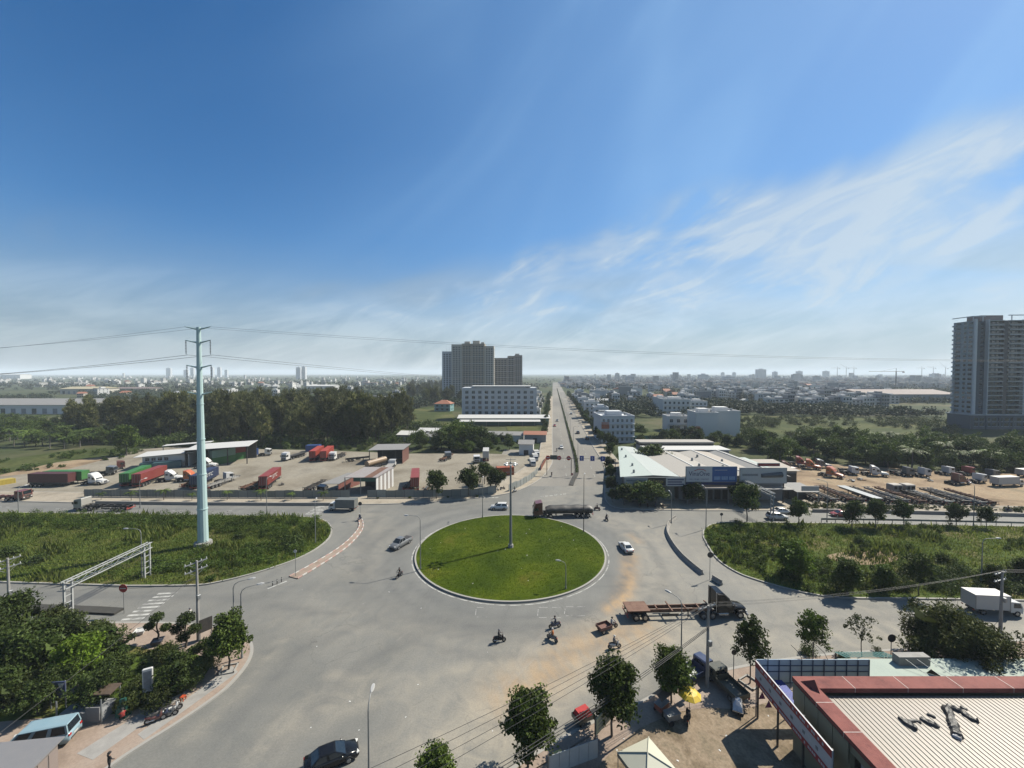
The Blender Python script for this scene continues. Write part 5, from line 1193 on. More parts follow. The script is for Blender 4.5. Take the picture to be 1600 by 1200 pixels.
# ---- motorbikes and riders
SKIN = P('skin', (.36, .22, .15), rough=.6, var=.05)
def skin_body(joints, edges, root, name):
    me = bpy.data.meshes.new(name); me.from_pydata([j[0] for j in joints], edges, []); o = bpy.data.objects.new(name, me); COL.objects.link(o)
    md = o.modifiers.new('skin', 'SKIN'); md.use_smooth_shade = True
    for i, j in enumerate(joints):
        me.skin_vertices[0].data[i].radius = (j[1], j[2] if len(j) > 2 else j[1]); me.skin_vertices[0].data[i].use_root = (i == root)
    s = o.modifiers.new('sub', 'SUBSURF'); s.levels = s.render_levels = 1
    dg = bpy.context.evaluated_depsgraph_get(); m2 = bpy.data.meshes.new_from_object(o.evaluated_get(dg)); bpy.data.objects.remove(o); m2.name = name
    return m2
def person_mesh(pose):
    # x forward, feet near z=0; joints carry (position, radius)
    if pose == 'ride':
        J = [((0, 0, .82), .15, .14), ((.03, 0, 1.02), .15, .13), ((.08, 0, 1.24), .18, .12), ((.10, 0, 1.40), .06), ((.13, 0, 1.56), .095)]
        for s in (-1, 1):
            J += [((.08, s * .19, 1.33), .06), ((.22, s * .27, 1.12), .048), ((.44, s * .28, 1.06), .036), ((.52, s * .27, 1.07), .04)]
        for s in (-1, 1):
            J += [((.05, s * .11, .80), .095), ((.42, s * .17, .78), .07), ((.30, s * .16, .38), .052), ((.40, s * .16, .30), .045)]
    elif pose == 'sit':
        J = [((0, 0, .50), .15, .14), ((.02, 0, .70), .15, .13), ((.06, 0, .92), .18, .12), ((.08, 0, 1.07), .06), ((.11, 0, 1.22), .095)]
        for s in (-1, 1): J += [((.06, s * .19, 1.0), .06), ((.2, s * .25, .78), .048), ((.38, s * .15, .72), .036), ((.45, s * .12, .72), .04)]
        for s in (-1, 1): J += [((.05, s * .11, .48), .09), ((.42, s * .15, .48), .07), ((.42, s * .15, .1), .05), ((.52, s * .15, .05), .045)]
    else:
        J = [((0, 0, .95), .15, .13), ((0, 0, 1.14), .14, .12), ((.02, 0, 1.36), .19, .12), ((.03, 0, 1.5), .06), ((.04, 0, 1.64), .095)]
        for s in (-1, 1): J += [((.0, s * .2, 1.43), .06), ((.04, s * .34, 1.24), .046), ((.22, s * .40, 1.12), .036), ((.30, s * .41, 1.10), .04)]
        for s in (-1, 1): J += [((0, s * .1, .9), .095), ((.06 * s, s * .11, .5), .068), ((.02 - .08 * s, s * .11, .1), .05), ((.12 - .08 * s, s * .11, .05), .045)]
    E = [(0, 1), (1, 2), (2, 3), (3, 4), (2, 5), (5, 6), (6, 7), (7, 8), (2, 9), (9, 10), (10, 11), (11, 12), (0, 13), (13, 14), (14, 15), (15, 16), (0, 17), (17, 18), (18, 19), (19, 20)]
    m = skin_body(J, E, 0, 'body')
    hip = J[0][0][2]; neck = J[3][0][2]; hands = [Vector(J[8][0]), Vector(J[12][0])]
    for i in range(4): m.materials.append(None)
    feet = min(j[0][2] for j in J)
    for p_ in m.polygons:
        c = p_.center
        if c.z > neck - .02 or any((c - h_).length < .12 for h_ in hands): k = 2
        elif c.z < feet + .06: k = 3
        elif c.z < hip + .06 and not (c.x > .15 and abs(c.y) > .2 and c.z > hip + .1): k = 1
        else: k = 0
        p_.material_index = k
    return m, J[4][0]
PERSON = {k: person_mesh(k) for k in ('ride', 'sit', 'stand')}
CLOTH = {k: P('cloth_' + k, c, rough=.9, var=.15, scale=6) for k, c in dict(black=(.02, .02, .022), navy=(.03, .045, .09), white=(.6, .6, .58), red=(.35, .04, .035), brown=(.16, .10, .07), grey=(.16, .16, .17), blue=(.06, .12, .28), orange=(.5, .16, .04)).items()}
def person(loc, rz, pose, shirt, trousers, label, helmet='black', z=0.0, hat=None):
    m, hd = PERSON[pose]; o = thing('person', label, 'person', (loc[0], loc[1], z), rz)
    b = link('body', m, o)
    for i, mt in enumerate((CLOTH[shirt], CLOTH[trousers], SKIN, DARKM)):
        b.material_slots[i].link = 'OBJECT'; b.material_slots[i].material = mt
    hx, hy, hz_ = hd; rings = []
    for k in range(5):
        a = k / 4 * math.pi / 2; r = .135 * math.cos(a) + .004
        rings.append([(hx - .01 + r * math.cos(t) * 1.1, hy + r * math.sin(t), hz_ + .02 + .15 * math.sin(a)) for t in np.linspace(0, 2 * math.pi, 13)[:-1]])
    MB().loft(rings, 0, True).build('helmet' if pose == 'ride' else 'cap', CLOTH[helmet], o)
    for s in (-1, 1): MB().cbox((hx + .085, s * .035, hz_ + .005), (.02, .022, .016)).build('eye', DARKM, o)
    return o
def motorbike(loc, rz, col, label, z=0.0):
    o = thing('motorbike', label, 'motorbike', (loc[0], loc[1], z), rz)
    for x in (-.60, .62):
        w = MB().cyl((x, -.05, .29), (x, .05, .29), .29, .29, 14).build('wheel', TYRE, o); MB().cyl((x, -.055, .29), (x, .055, .29), .16, .16, 10).build('rim', CHROME, w)
    b = MB(); b.loft([[(-.72, -.09, .62), (-.72, .09, .62), (-.72, .07, .74), (-.72, -.07, .74)], [(-.4, -.14, .42), (-.4, .14, .42), (-.4, .12, .74), (-.4, -.12, .74)], [(0, -.15, .30), (0, .15, .30), (0, .11, .66), (0, -.11, .66)], [(.28, -.14, .30), (.28, .14, .30), (.30, .10, .52), (.30, -.10, .52)], [(.44, -.15, .42), (.44, .15, .42), (.40, .13, .92), (.40, -.13, .92)], [(.56, -.07, .6), (.56, .07, .6), (.5, .07, .95), (.5, -.07, .95)]], 0, True).build('fairing', col, o)
    MB().loft([[(-.68, -.1, .74), (-.68, .1, .74), (-.68, .08, .81), (-.68, -.08, .81)], [(-.2, -.13, .72), (-.2, .13, .72), (-.2, .1, .80), (-.2, -.1, .80)], [(.12, -.09, .66), (.12, .09, .66), (.12, .07, .72), (.12, -.07, .72)]]).build('seat', TYRE, o)
    h = MB(); h.tube([(.42, -.33, 1.02), (.48, -.12, 1.03), (.48, .12, 1.03), (.42, .33, 1.02)], .018, 6); h.cyl((.47, 0, 1.0), (.62, 0, .29), .03, .03, 6); h.build('handlebar', DARKM, o)
    MB().cbox((.60, 0, .80), (.1, .16, .14), 0, 0, .03).build('headlight', AMBER, o); MB().cbox((-.76, 0, .66), (.06, .14, .08)).build('taillight', RED, o)
    MB().tube([(-.1, -.16, .3), (-.7, -.18, .36)], .045, 7).build('exhaust', CHROME, o)
    for s in (-1, 1): MB().tube([(.5, s * .2, 1.02), (.46, s * .27, 1.2)], .012, 4).build('mirror', DARKM, o)
    return o
bk = [((624, 902), -2.0, 'black', 'black', 'black', 'passing left of the roundabout kerb'), ((780, 1003), .15, 'black', 'black', 'grey', 'alone in the middle of the near junction'), ((867, 981), -2.9, 'navy', 'grey', 'black', 'beside the chalk marks'), ((863, 1001), 2.4, 'orange', 'grey', 'white', 'in front of the chalk marks'),
      ((960, 1013), .15, 'grey', 'black', 'white', 'just left of the near street lamp below the three-wheeler'), ((948, 813), -1.4, 'black', 'navy', 'white', 'right of the tarpaulin truck'), ((933, 797), 2.6, 'black', 'black', 'grey', 'close behind the tarpaulin truck'), ((562, 813), 1.4, 'navy', 'black', 'white', 'at the top of the left traffic island'),
      ((297, 968), 2.9, 'white', 'black', 'grey', 'behind the left power pole'), ((804, 769), -2.3, 'black', 'grey', 'black', 'at the corner of the avenue'), ((862, 744), 1.5, 'black', 'navy', 'white', 'entering the avenue by its left kerb'), ((870, 705), 1.5, 'grey', 'black', 'white', 'further up the avenue'), ((1575, 800), 2.9, 'black', 'black', 'black', 'by the low wall at the far right')]
BC = [BK, MAR, NAVY, GR, WH]
for k, (at_, rz, sh, tr, hm_, lab) in enumerate(bk):
    p = G(*at_); motorbike(p, rz, BC[k % 5] if k != 1 else BK, 'motorbike ' + lab); person(p + Vector((-.12 * math.cos(rz), -.12 * math.sin(rz), 0)), rz, 'ride', sh, tr, '%s clad person riding the motorbike %s' % (sh, lab), hm_)
# three-wheeled cargo bike
def trike(at_, rz, col, label, z=0.0, load=None):
    p = G(*at_); o = thing('cargo_tricycle', label, 'tricycle', (p.x, p.y, z), rz)
    t = MB(); t.box(-1.7, .15, -.62, .62, .55, .60); t.box(-1.7, .15, -.64, -.60, .60, .95); t.box(-1.7, .15, .60, .64, .60, .95); t.box(.11, .15, -.6, .6, .60, .95); t.box(-1.70, -1.66, -.6, .6, .60, .95); t.build('tray', col, o)
    MB().box(-1.6, 1.0, -.06, .06, .42, .54).build('frame', DARKM, o)
    wheels(o, [(-1.2, -.5), (-1.2, .5)], .29, .16)
    w = MB().cyl((1.25, -.05, .29), (1.25, .05, .29), .29, .29, 14).build('wheel', TYRE, o); MB().cyl((1.25, -.055, .29), (1.25, .055, .29), .15, .15, 10).build('rim', CHROME, w)
    MB().cbox((.5, 0, .72), (.6, .3, .16), 0, 0, .04).build('seat', TYRE, o)
    h = MB(); h.tube([(.92, -.36, 1.05), (1.0, 0, 1.06), (.92, .36, 1.05)], .02, 6); h.cyl((1.0, 0, 1.05), (1.25, 0, .3), .035, .035, 6); h.build('handlebar', DARKM, o)
    MB().cbox((1.02, 0, .72), (.22, .4, .35), 0, 0, .06).build('fairing', col, o); MB().cbox((1.15, 0, .92), (.1, .18, .15), 0, 0, .03).build('headlight', AMBER, o)
    if load: load(o)
    return p
p = trike((951, 984), .42, P('rusty_red_paint', (.20, .06, .045), rough=.7, dirt=.4), 'rusty red three-wheeled cargo bike crossing below the roundabout'); person(p + Vector((.45 * math.cos(.42), .45 * math.sin(.42), 0)), .42, 'ride', 'white', 'grey', 'person in white driving the three-wheeled cargo bike', 'black', -.05)
def redload(o):
    MB().loft([[(-1.6 + .05 * k, -.55 + .1 * k, .9 + .28 * k), (-.0 - .1 * k, -.55 + .1 * k, .9 + .28 * k), (-.0 - .1 * k, .55 - .1 * k, .9 + .28 * k), (-1.6 + .05 * k, .55 - .1 * k, .9 + .28 * k)] for k in range(3)]).build('red_load', P('red_cloth', (.5, .03, .03), rough=.8, bump=.3), o)
trike((920, 1124), .5, DGREEN, 'three-wheeled cargo bike with a red load half hidden by the big street tree', 0.0, redload)
def flat_lorry(at_, rz, col, label, z=.17, load=None):
    p = G(*at_); o = thing('pickup_lorry', label, 'truck', (p.x, p.y, z), rz)
    MB().box(-2.2, 1.9, -.4, .4, .5, .7).build('chassis', DARKM, o)
    t = MB(); t.box(-2.3, .55, -.92, .92, .72, .78); 
    for y in (-.92, .88): t.box(-2.3, .55, y, y + .04, .78, 1.2)
    t.box(-2.3, -2.26, -.88, .88, .78, 1.2); t.box(.51, .55, -.88, .88, .78, 1.35); t.build('cargo_bed', col, o)
    pr = [(.62, .5), (2.15, .45), (2.22, 1.0), (1.85, 1.82), (.75, 1.9), (.62, 1.8)]
    MB().loft([[(x, s * .84, zz) for x, zz in pr] for s in (-1, 1)]).build('cab', col, o)
    MB().add([(2.21, -.74, 1.08), (2.21, .74, 1.08), (1.9, .72, 1.75), (1.9, -.72, 1.75)], [(0, 1, 2, 3)]).build('windshield', GLASS, o); MB().add([(.60, -.6, 1.3), (.60, .6, 1.3), (.60, .6, 1.7), (.60, -.6, 1.7)], [(3, 2, 1, 0)]).build('rear_window', GLASS, o)
    for s in (-1, 1): MB().box(.95, 1.75, s * .84 - .015, s * .84 + .015, 1.1, 1.65).build('side_window', GLASS, o); MB().cbox((2.2, s * .62, .75), (.1, .26, .16)).build('headlight', AMBER, o); MB().box(-2.34, -2.29, s * .75 - .1, s * .75 + .1, .6, .72).build('taillight', RED, o)
    wheels(o, [(1.5, -.74), (1.5, .74), (-1.4, -.74), (-1.4, .74)], .33, .22)
    if load: load(o)
flat_lorry((1134, 1080), 1.85, P('faded_green_paint', (.05, .065, .05), rough=.5, dirt=.35), 'small dark green open lorry parked right of the concrete power pole')
flat_lorry((1087, 1057), .5, NAVY, 'small dark blue open lorry parked left of the concrete power pole', 0.0, lambda o: MB().cbox((-1.2, 0, .98), (1.3, 1.2, .3), .1, 0, .03).build('white_sacks', WHITEP, o))
for k, (x, y, rz) in enumerate([(243, 1128, .5), (252, 1124, .6), (262, 1120, .4), (268, 1113, .7)]):
    motorbike(G(x, y, .17), rz, BC[(k + 1) % 5], 'parked motorbike on the near left kerb, %s from the left' % ['first', 'second', 'third', 'fourth'][k], .17)
for k, (x, y, rz) in enumerate([(1000, 792, 1.2), (1012, 792.5, 1.3), (1024, 792, 1.1), (1036, 792, 1.4), (775, 767, .3), (785, 765, .4)]):
    motorbike(G(x, y, .16), rz, BC[k % 5], 'parked motorbike %s' % ['first from the left before the shop trees', 'second from the left before the shop trees', 'third from the left before the shop trees', 'fourth from the left before the shop trees', 'left one under the corner tree of the yard', 'right one under the corner tree of the yard'][k], .16)
person(G(171, 1206, .17), 1.2, 'stand', 'black', 'black', 'person in dark clothes standing on the near left pavement at the bottom edge', 'black', .17)
# ================================================================== BUILDINGS
def W(name, col, **k): return P(name, col, rough=k.pop('rough', .8), var=k.pop('var', .12), scale=k.pop('scale', .25), dirt=k.pop('dirt', .25), dcol=k.pop('dcol', tuple(c * .6 for c in col)), **k)
WALLW, WALLG, WALLB, WALLC = W('wall_white', (.88, .88, .86)), W('wall_grey', (.34, .35, .36)), W('wall_bluegrey', (.72, .76, .80)), W('wall_cream', (.66, .62, .53))
ROOFG, ROOFM, ROOFR, ROOFW = W('roof_grey', (.30, .295, .285)), W('roof_mint', (.52, .60, .56)), W('roof_tile_red', (.40, .16, .09)), W('roof_white', (.68, .68, .66))
ROOFB = W('roof_beige', (.46, .43, .385)); GREENW = W('wall_green', (.10, .24, .20)); TEALW = W('wall_teal', (.22, .42, .42)); SLAB = W('slab_white', (.82, .84, .86))
CURT = P('curtained_pane', (.20, .21, .21), rough=.25, var=.3, scale=1)
def windows(o, x0, x1, y, z0, z1, nx_, nz_, ww, wh, mat=GLASS, face='f', name='window', single=False, frame=None):
    "openings on a face: real recessed-looking panes with sills; joined when too small to pick apart"
    M_ = MB(); Fm = MB()
    for i in range(nx_):
        for k in range(nz_):
            cx = x0 + (x1 - x0) * (i + .5) / nx_; cz = z0 + (z1 - z0) * (k + .5) / nz_; m = MB() if single else M_; f = MB() if single else Fm
            def bx(mm, a, b, d0, d1, c, d):
                if face == 'f': mm.box(a, b, y - d1, y - d0, c, d)
                elif face == 'b': mm.box(a, b, y + d0, y + d1, c, d)
                elif face == 'r': mm.box(y + d0, y + d1, a, b, c, d)
                else: mm.box(y - d1, y - d0, a, b, c, d)
            bx(m, cx - ww / 2, cx + ww / 2, -.05, .03, cz - wh / 2, cz + wh / 2)
            bx(f, cx - ww / 2 - .12, cx + ww / 2 + .12, .0, .16, cz - wh / 2 - .16, cz - wh / 2 - .04)
            if single:
                w_ = m.build(name, rnd.choice([mat, mat, GLASS, GLASS, CURT]), o); f.build('sill', frame or SLAB, w_)
                fr = MB(); bx(fr, cx - .03, cx + .03, .03, .05, cz - wh / 2, cz + wh / 2); bx(fr, cx - ww / 2, cx + ww / 2, .03, .06, cz + wh * .2, cz + wh * .2 + .06); fr.build('frame', frame or SLAB, w_)
    if not single:
        a = M_.build(name + 's', mat, o); a['kind'] = 'stuff'; b = Fm.build('sills', frame or SLAB, o); b['kind'] = 'stuff'
def parapet(o, x0, x1, y0, y1, z, h, mat, t=.25):
    m = MB(); m.box(x0 - .1, x1 + .1, y0 - .1, y0 + t, z, z + h); m.box(x0 - .1, x1 + .1, y1 - t, y1 + .1, z, z + h); m.box(x0 - .1, x0 + t, y0 + t, y1 - t, z, z + h); m.box(x1 - t, x1 + .1, y0 + t, y1 - t, z, z + h); m.build('parapet', mat, o)
# ---- apartment towers in the middle
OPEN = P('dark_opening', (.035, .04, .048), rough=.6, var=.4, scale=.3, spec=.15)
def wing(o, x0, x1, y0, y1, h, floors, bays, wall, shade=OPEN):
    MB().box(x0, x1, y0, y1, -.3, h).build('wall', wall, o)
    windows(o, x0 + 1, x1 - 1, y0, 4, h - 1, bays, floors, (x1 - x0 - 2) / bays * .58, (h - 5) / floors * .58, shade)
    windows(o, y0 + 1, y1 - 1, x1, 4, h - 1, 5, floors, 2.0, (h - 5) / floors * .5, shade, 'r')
    b = MB()
    for k in range(bays + 1):
        x = x0 + (x1 - x0) * k / bays; b.box(x - .2, x + .2, y0 - .25, y0 - .004, -.3, h)
    b.build('pilasters', wall, o)['kind'] = 'stuff'
    s = MB()
    for k in range(0, floors, 3): z = 4 + (h - 5) * k / floors; s.box(x0 - .2, x1 + .2, y0 - .25, y0 - .002, z - .2, z + .1)
    s.build('floor_bands', SLAB, o)['kind'] = 'stuff'
    parapet(o, x0, x1, y0, y1, h, 1.6, wall)
o = thing('apartment_block', 'tall cream and pale blue apartment block with stepped roof beside the avenue', 'building', (-58, 520, 0))
wing(o, -34, -14, 4, 30, 62, 20, 5, WALLB); wing(o, -21, -8, 0, 26, 71, 23, 3, WALLC); WALLT = W('wall_tan', (.50, .43, .32))
wing(o, -7.8, 5, 1.5, 28, 72, 23, 3, WALLT); wing(o, 5.2, 22, -.5, 26, 72, 23, 4, WALLT); wing(o, 22.2, 34, 2, 26, 69, 22, 3, WALLC)
for x0, x1, h in ((-5, 2, 77), (6, 15, 78), (17, 21, 76)): MB().box(x0, x1, 8, 16, 72, h).build('roof_room', WALLC, o)
for x in (-30, -26, -19): MB().cyl((x, 12, 62), (x, 12, 72), .15, .05, 5).build('antenna', STEEL, o)
o = thing('apartment_block', 'lower beige apartment block right behind the tall one', 'building', (-4.5, 566, 0))
WALLD = W('wall_taupe', (.40, .36, .31))
wing(o, -21, -2, 0, 24, 55, 18, 4, WALLD); wing(o, -1.8, 8, 2, 26, 58, 19, 2, WALLD); wing(o, 8.2, 19, 0, 24, 59, 19, 3, WALLD)
MB().box(9, 15, 6, 14, 59, 63).build('roof_room', WALLC, o)
# ---- six storey block with flat white roof edge
o = thing('office_block', 'wide pale six storey block with rows of windows before the apartment towers', 'building', (-9.6, 300, 0))
MB().box(-28, 28, 0, 16, -.3, 24).build('wall', WALLB, o)
windows(o, -27, 27, 0, 3, 22.5, 11, 5, 2.4, 2.1, GLASS2, 'f', single=True); windows(o, 1, 15, 28, 3, 22, 4, 5, 1.8, 2, GLASS2, 'r')
for k in range(12): MB().box(-28 + 56 * k / 11 - .3, -28 + 56 * k / 11 + .3, -.6, -.004, -.3, 24).build('pilaster', WALLB, o)
for k in range(1, 6): MB().box(-28.2, 28.2, -.35, -.006, 3 + 3.9 * k - .25, 3 + 3.9 * k).build('ledge', SLAB, o)
MB().box(-21, 24, -1.2, 14, 24.5, 25.3).build('roof_slab', ROOFW, o); MB().box(-19, 20, 0.5, 12, 24, 24.5).build('upper_wall', WALLB, o)
o = thing('long_shed', 'long white roofed shed in front of the pale six storey block', 'shed', (-5, 268, 0))
MB().box(-30, 30, 0, 15, -.3, 4.6).build('wall', GREENW, o)
MB().add([(-32, -1.5, 4.6), (31, -1.5, 4.6), (31, 7, 6.2), (-32, 7, 6.2), (31, 16.5, 4.8), (-32, 16.5, 4.8)], [(0, 1, 2, 3), (3, 2, 4, 5)]).build('roof', ROOFW, o)
MB().add([(-30, -6, 2.9), (24, -6, 2.9), (24, -1.6, 3.8), (-30, -1.6, 3.8)], [(0, 1, 2, 3)]).build('canopy', ROOFW, o)
for x in range(-28, 25, 8): MB().box(x - .1, x + .1, -5.8, -5.6, -.3, 2.9).build('post', STEEL, o)
# ---- generic house
def house(loc, w, d, h, label, wall, floors, bays, rz=0.0, roof='flat', roofm=None, name='house', group=None, single=False, balcony=True, side_r=True):
    o = thing(name, label, 'house', (loc[0], loc[1], -.3), rz, group)
    MB().box(-w / 2, w / 2, 0, d, 0, h).build('wall', wall, o)
    fh = h / floors
    if bays: windows(o, -w / 2 + .3, w / 2 - .3, 0, .3, h - .1, bays, floors, w / bays * .42, fh * .45, GLASS2, 'f', single=single)
    if side_r: windows(o, 1, d - 1, w / 2, .3, h - .1, max(1, int(d / 5)), floors, 1.3, fh * .45, GLASS2, 'r')
    if balcony:
        for k in range(1, floors): MB().box(-w / 2 - .05, w / 2 + .05, -.9, -.004, fh * k - .12, fh * k + .05).build('balcony', SLAB, o)
    if roof == 'flat':
        parapet(o, -w / 2, w / 2, 0, d, h, .9, wall); MB().box(-w * .2, w * .25, d * .45, d * .8, h, h + 2.3).build('stair_room', wall, o)
        MB().cyl((w * .3, d * .3, h + .6), (w * .3, d * .3, h + 1.9), .55, .55, 10).build('water_tank', STEEL, o)
    else:
        e = .7; MB().add([(-w / 2 - e, -e, h), (w / 2 + e, -e, h), (w / 2 + e, d + e, h), (-w / 2 - e, d + e, h), (-w * .15, d / 2, h + w * .22), (w * .15, d / 2, h + w * .22)], [(0, 1, 5, 4), (1, 2, 5), (2, 3, 4, 5), (3, 0, 4)]).build('roof', roofm or ROOFR, o)
    return o
def at(px, py): return G(px, py, -.3)
house(at(691, 643), 15, 12, 7, 'teal house with a red hipped roof left of the pale block', TEALW, 2, 3, -.15, 'hip', name='villa')
house(at(580, 644), 15, 14, 12, 'grey town house with a white end at the edge of the wood', WALLG, 4, 3); house(at(606, 646), 14, 16, 13.5, 'taller grey town house with white upper corner beside the wood', WALLG, 4, 3)
# corner shop-house by the avenue, windows told apart
o = house(at(965, 692), 17, 18, 13, 'four storey glazed corner building right of the avenue', W('wall_glazed', (.74, .77, .80)), 4, 7, 0.0, single=True, name='corner_building')
MB().box(-8.2, -4.4, -.28, -.1, 7.2, 10.4).build('orange_board', P('orange_board', (.5, .16, .08), var=.3, scale=1), o)
house(at(1105, 684), 11.5, 16, 13, 'tall blank white house, left one of the joined pair', WALLW, 4, 0, -.12, balcony=False, name='white_house'); house(at(1134, 682), 15, 16, 13.5, 'wide blank white house, right one of the joined pair', WALLW, 4, 0, -.12, balcony=False, name='white_house')
house(at(1060, 674), 13, 11, 8.5, 'low white house with blue glass front', WALLW, 2, 3, -.1, single=True, name='blue_front_house')
house(at(1057, 650), 22, 16, 13, 'white villa with many balconies behind the blue fronted house', WALLW, 3, 6, -.1, name='villa'); house(at(1092, 646), 14, 14, 10, 'white villa right of the many-balconied one', WALLW, 3, 4, -.1, name='villa'); house(at(1035, 645), 9, 12, 13, 'narrow white house left of the many-balconied villa', WALLW, 4, 2, name='villa')
s_ = MB().box(-8, 8, 0, 6, 0, 3.2); o = thing('green_shed', 'low green walled shed behind the shop roofs', 'shed', at(1010, 690)); s_.build('wall', GREENW, o); MB().add([(-8.4, -.4, 3.2), (8.4, -.4, 3.2), (8.4, 6.4, 4.0), (-8.4, 6.4, 4.0)], [(0, 1, 2, 3)]).build('roof', FIELD, o)
for k in range(13):
    s = 232 + k * 26; p = AV(s, 30 + (k % 3) * 2)
    house(p, 8 + (k % 4), 12, 6.5 + (k * 5 % 4) * 2.0, '%s shop house in the row right of the avenue, %s from the near end' % (['white', 'grey', 'pale blue'][k % 3], ['first', 'second', 'third', 'fourth', 'fifth', 'sixth', 'seventh', 'eighth', 'ninth', 'tenth', 'eleventh', 'twelfth', 'thirteenth'][k]), [WALLW, WALLG, WALLB][k % 3], 3 + k % 2, 3, -ST, name='shop_house', group='shop houses right of the avenue')
for k in range(9):
    s = 335 + k * 24; p = AV(s, -15 - (k % 3) * 3)
    house(p, 9 + (k % 3), 12, 4 + (k % 3) * 3, '%s low house on the left side of the avenue, %s from the near end' % (['white', 'cream'][k % 2], ['first', 'second', 'third', 'fourth', 'fifth', 'sixth', 'seventh', 'eighth', 'ninth'][k]), [WALLW, WALLC][k % 2], 1 + k % 3, 2, -ST, name='low_house', group='low houses left of the avenue')
# tin roofed sheds left of the avenue
for k, (x, y, w, d, h, mt, lab) in enumerate([(640, 690, 13, 12, 3.5, ROOFW, 'white tin roofed shed behind the yard trees'), (668, 684, 11, 10, 3.5, ROOFW, 'second white tin roofed shed behind the yard trees'), (685, 692, 12, 9, 3.2, ROOFG, 'grey tin roofed shed behind the yard trees'), (790, 690, 18, 9, 3.4, ROOFG, 'grey roofed shed left of the avenue bend'), (836, 692, 11, 8, 4.2, ROOFR, 'shed with a rusty red roof beside the avenue'), (822, 712, 6, 7, 5, ROOFG, 'small grey hut at the yard corner by the avenue'),
                                            (720, 690, 16, 8, 3, ROOFG, 'long grey shed behind the white trucks')]):
    o = thing('tin_shed', lab, 'shed', at(x, y), -.1); MB().box(-w / 2, w / 2, 0, d, 0, h).build('wall', [WALLG, WALLW][k % 2], o)
    MB().add([(-w / 2 - .5, -.6, h), (w / 2 + .5, -.6, h), (w / 2 + .5, d / 2, h + 1.3), (-w / 2 - .5, d / 2, h + 1.3), (w / 2 + .5, d + .6, h), (-w / 2 - .5, d + .6, h)], [(0, 1, 2, 3), (3, 2, 4, 5)]).build('roof', mt, o)
    MB().box(-1, 1, -.06, .02, .1, 2.4).build('door', DARKM, o)
# ---- high rise at the right
o = thing('high_rise', 'tall grey blue residential high rise at the right edge', 'building', (290.5, 250, 0), -.05)
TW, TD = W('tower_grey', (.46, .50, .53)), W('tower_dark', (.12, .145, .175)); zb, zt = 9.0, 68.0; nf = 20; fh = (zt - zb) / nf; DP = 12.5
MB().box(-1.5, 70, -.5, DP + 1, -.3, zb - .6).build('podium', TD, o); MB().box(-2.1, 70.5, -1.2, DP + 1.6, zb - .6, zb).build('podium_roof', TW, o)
windows(o, 0, 66, -.5, 1, 7.5, 18, 2, 2.6, 2.0, GLASS)
for x in range(0, 70, 8): MB().box(x - .4, x + .4, -.95, -.51, -.3, zb - .6).build('column', TD, o)
MB().box(0, 1.2, 0, DP, zb, zt).build('side_wall', TW, o)
for c_, (ya, ww) in enumerate(((1.0, 2.2), (4.6, 1.5), (8.0, 2.8))):
    for k in range(nf):
        w_ = MB().box(-.06, .04, ya, ya + ww, zb + k * fh + .8, zb + k * fh + 2.3).build('window', GLASS, o); MB().box(-.22, -.004, ya - .15, ya + ww + .15, zb + k * fh + .6, zb + k * fh + .78).build('sill', SLAB, w_)
for k in range(nf): MB().box(-.9, -.004, DP - 1.6, DP, zb + k * fh, zb + k * fh + 1.0).build('balcony', SLAB, o)
MB().box(-.4, .9, -.9, -.004, zb, zt + 1).build('edge_fin', SLAB, o)
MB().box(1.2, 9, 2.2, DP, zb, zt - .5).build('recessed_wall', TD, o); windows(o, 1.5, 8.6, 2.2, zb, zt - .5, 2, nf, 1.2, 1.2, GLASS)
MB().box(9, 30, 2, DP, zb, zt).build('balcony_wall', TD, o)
for k in range(nf + 1):
    for xa, xb in ((9, 18.0), (20.8, 30)):
        b = MB().box(xa, xb, 0, 1.99, zb + k * fh - .16, zb + k * fh + .16).build('balcony_slab', SLAB, o)
        if k < nf:
            MB().box(xa + .1, xb - .1, .05, .1, zb + k * fh + .16, zb + k * fh + 1.05).build('railing', GLASS2, b)
            for q in range(3): MB().box(xa + .4 + q * 3.0, xa + 2.4 + q * 3.0, 1.9, 1.98, zb + k * fh + .2, zb + k * fh + 2.3).build('glazed_door', GLASS, b)
for x in (8.7, 30.2): MB().box(x - .25, x + .25, -.1, 2.0, zb, zt + .6).build('edge_fin', SLAB, o)
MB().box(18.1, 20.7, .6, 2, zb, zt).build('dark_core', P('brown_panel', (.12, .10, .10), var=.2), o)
MB().box(30.5, 68, 1, DP, zb, zt).build('right_wall', TW, o)
for k in range(nf): MB().box(32, 46, -.2, .99, zb + k * fh - .1, zb + k * fh + .9).build('balcony', SLAB, o)
MB().box(6.5, 20, 3, 11, zt, zt + 3.6).build('roof_room', W('pinkish_wall', (.40, .33, .31)), o)
f = MB(); f.box(-1, 6.4, 0, .4, zt + 2.4, zt + 2.9); f.box(20.1, 68, 0, .4, zt + 3, zt + 3.5); f.box(-1, -.6, .41, DP, zt + 2.4, zt + 2.9)
for x in (-.7, 5, 22, 30, 38, 46): f.box(x - .2, x + .2, .05, .35, zt - .5, zt + 2.4 if x < 10 else zt + 3)
f.build('roof_frame', SLAB, o)
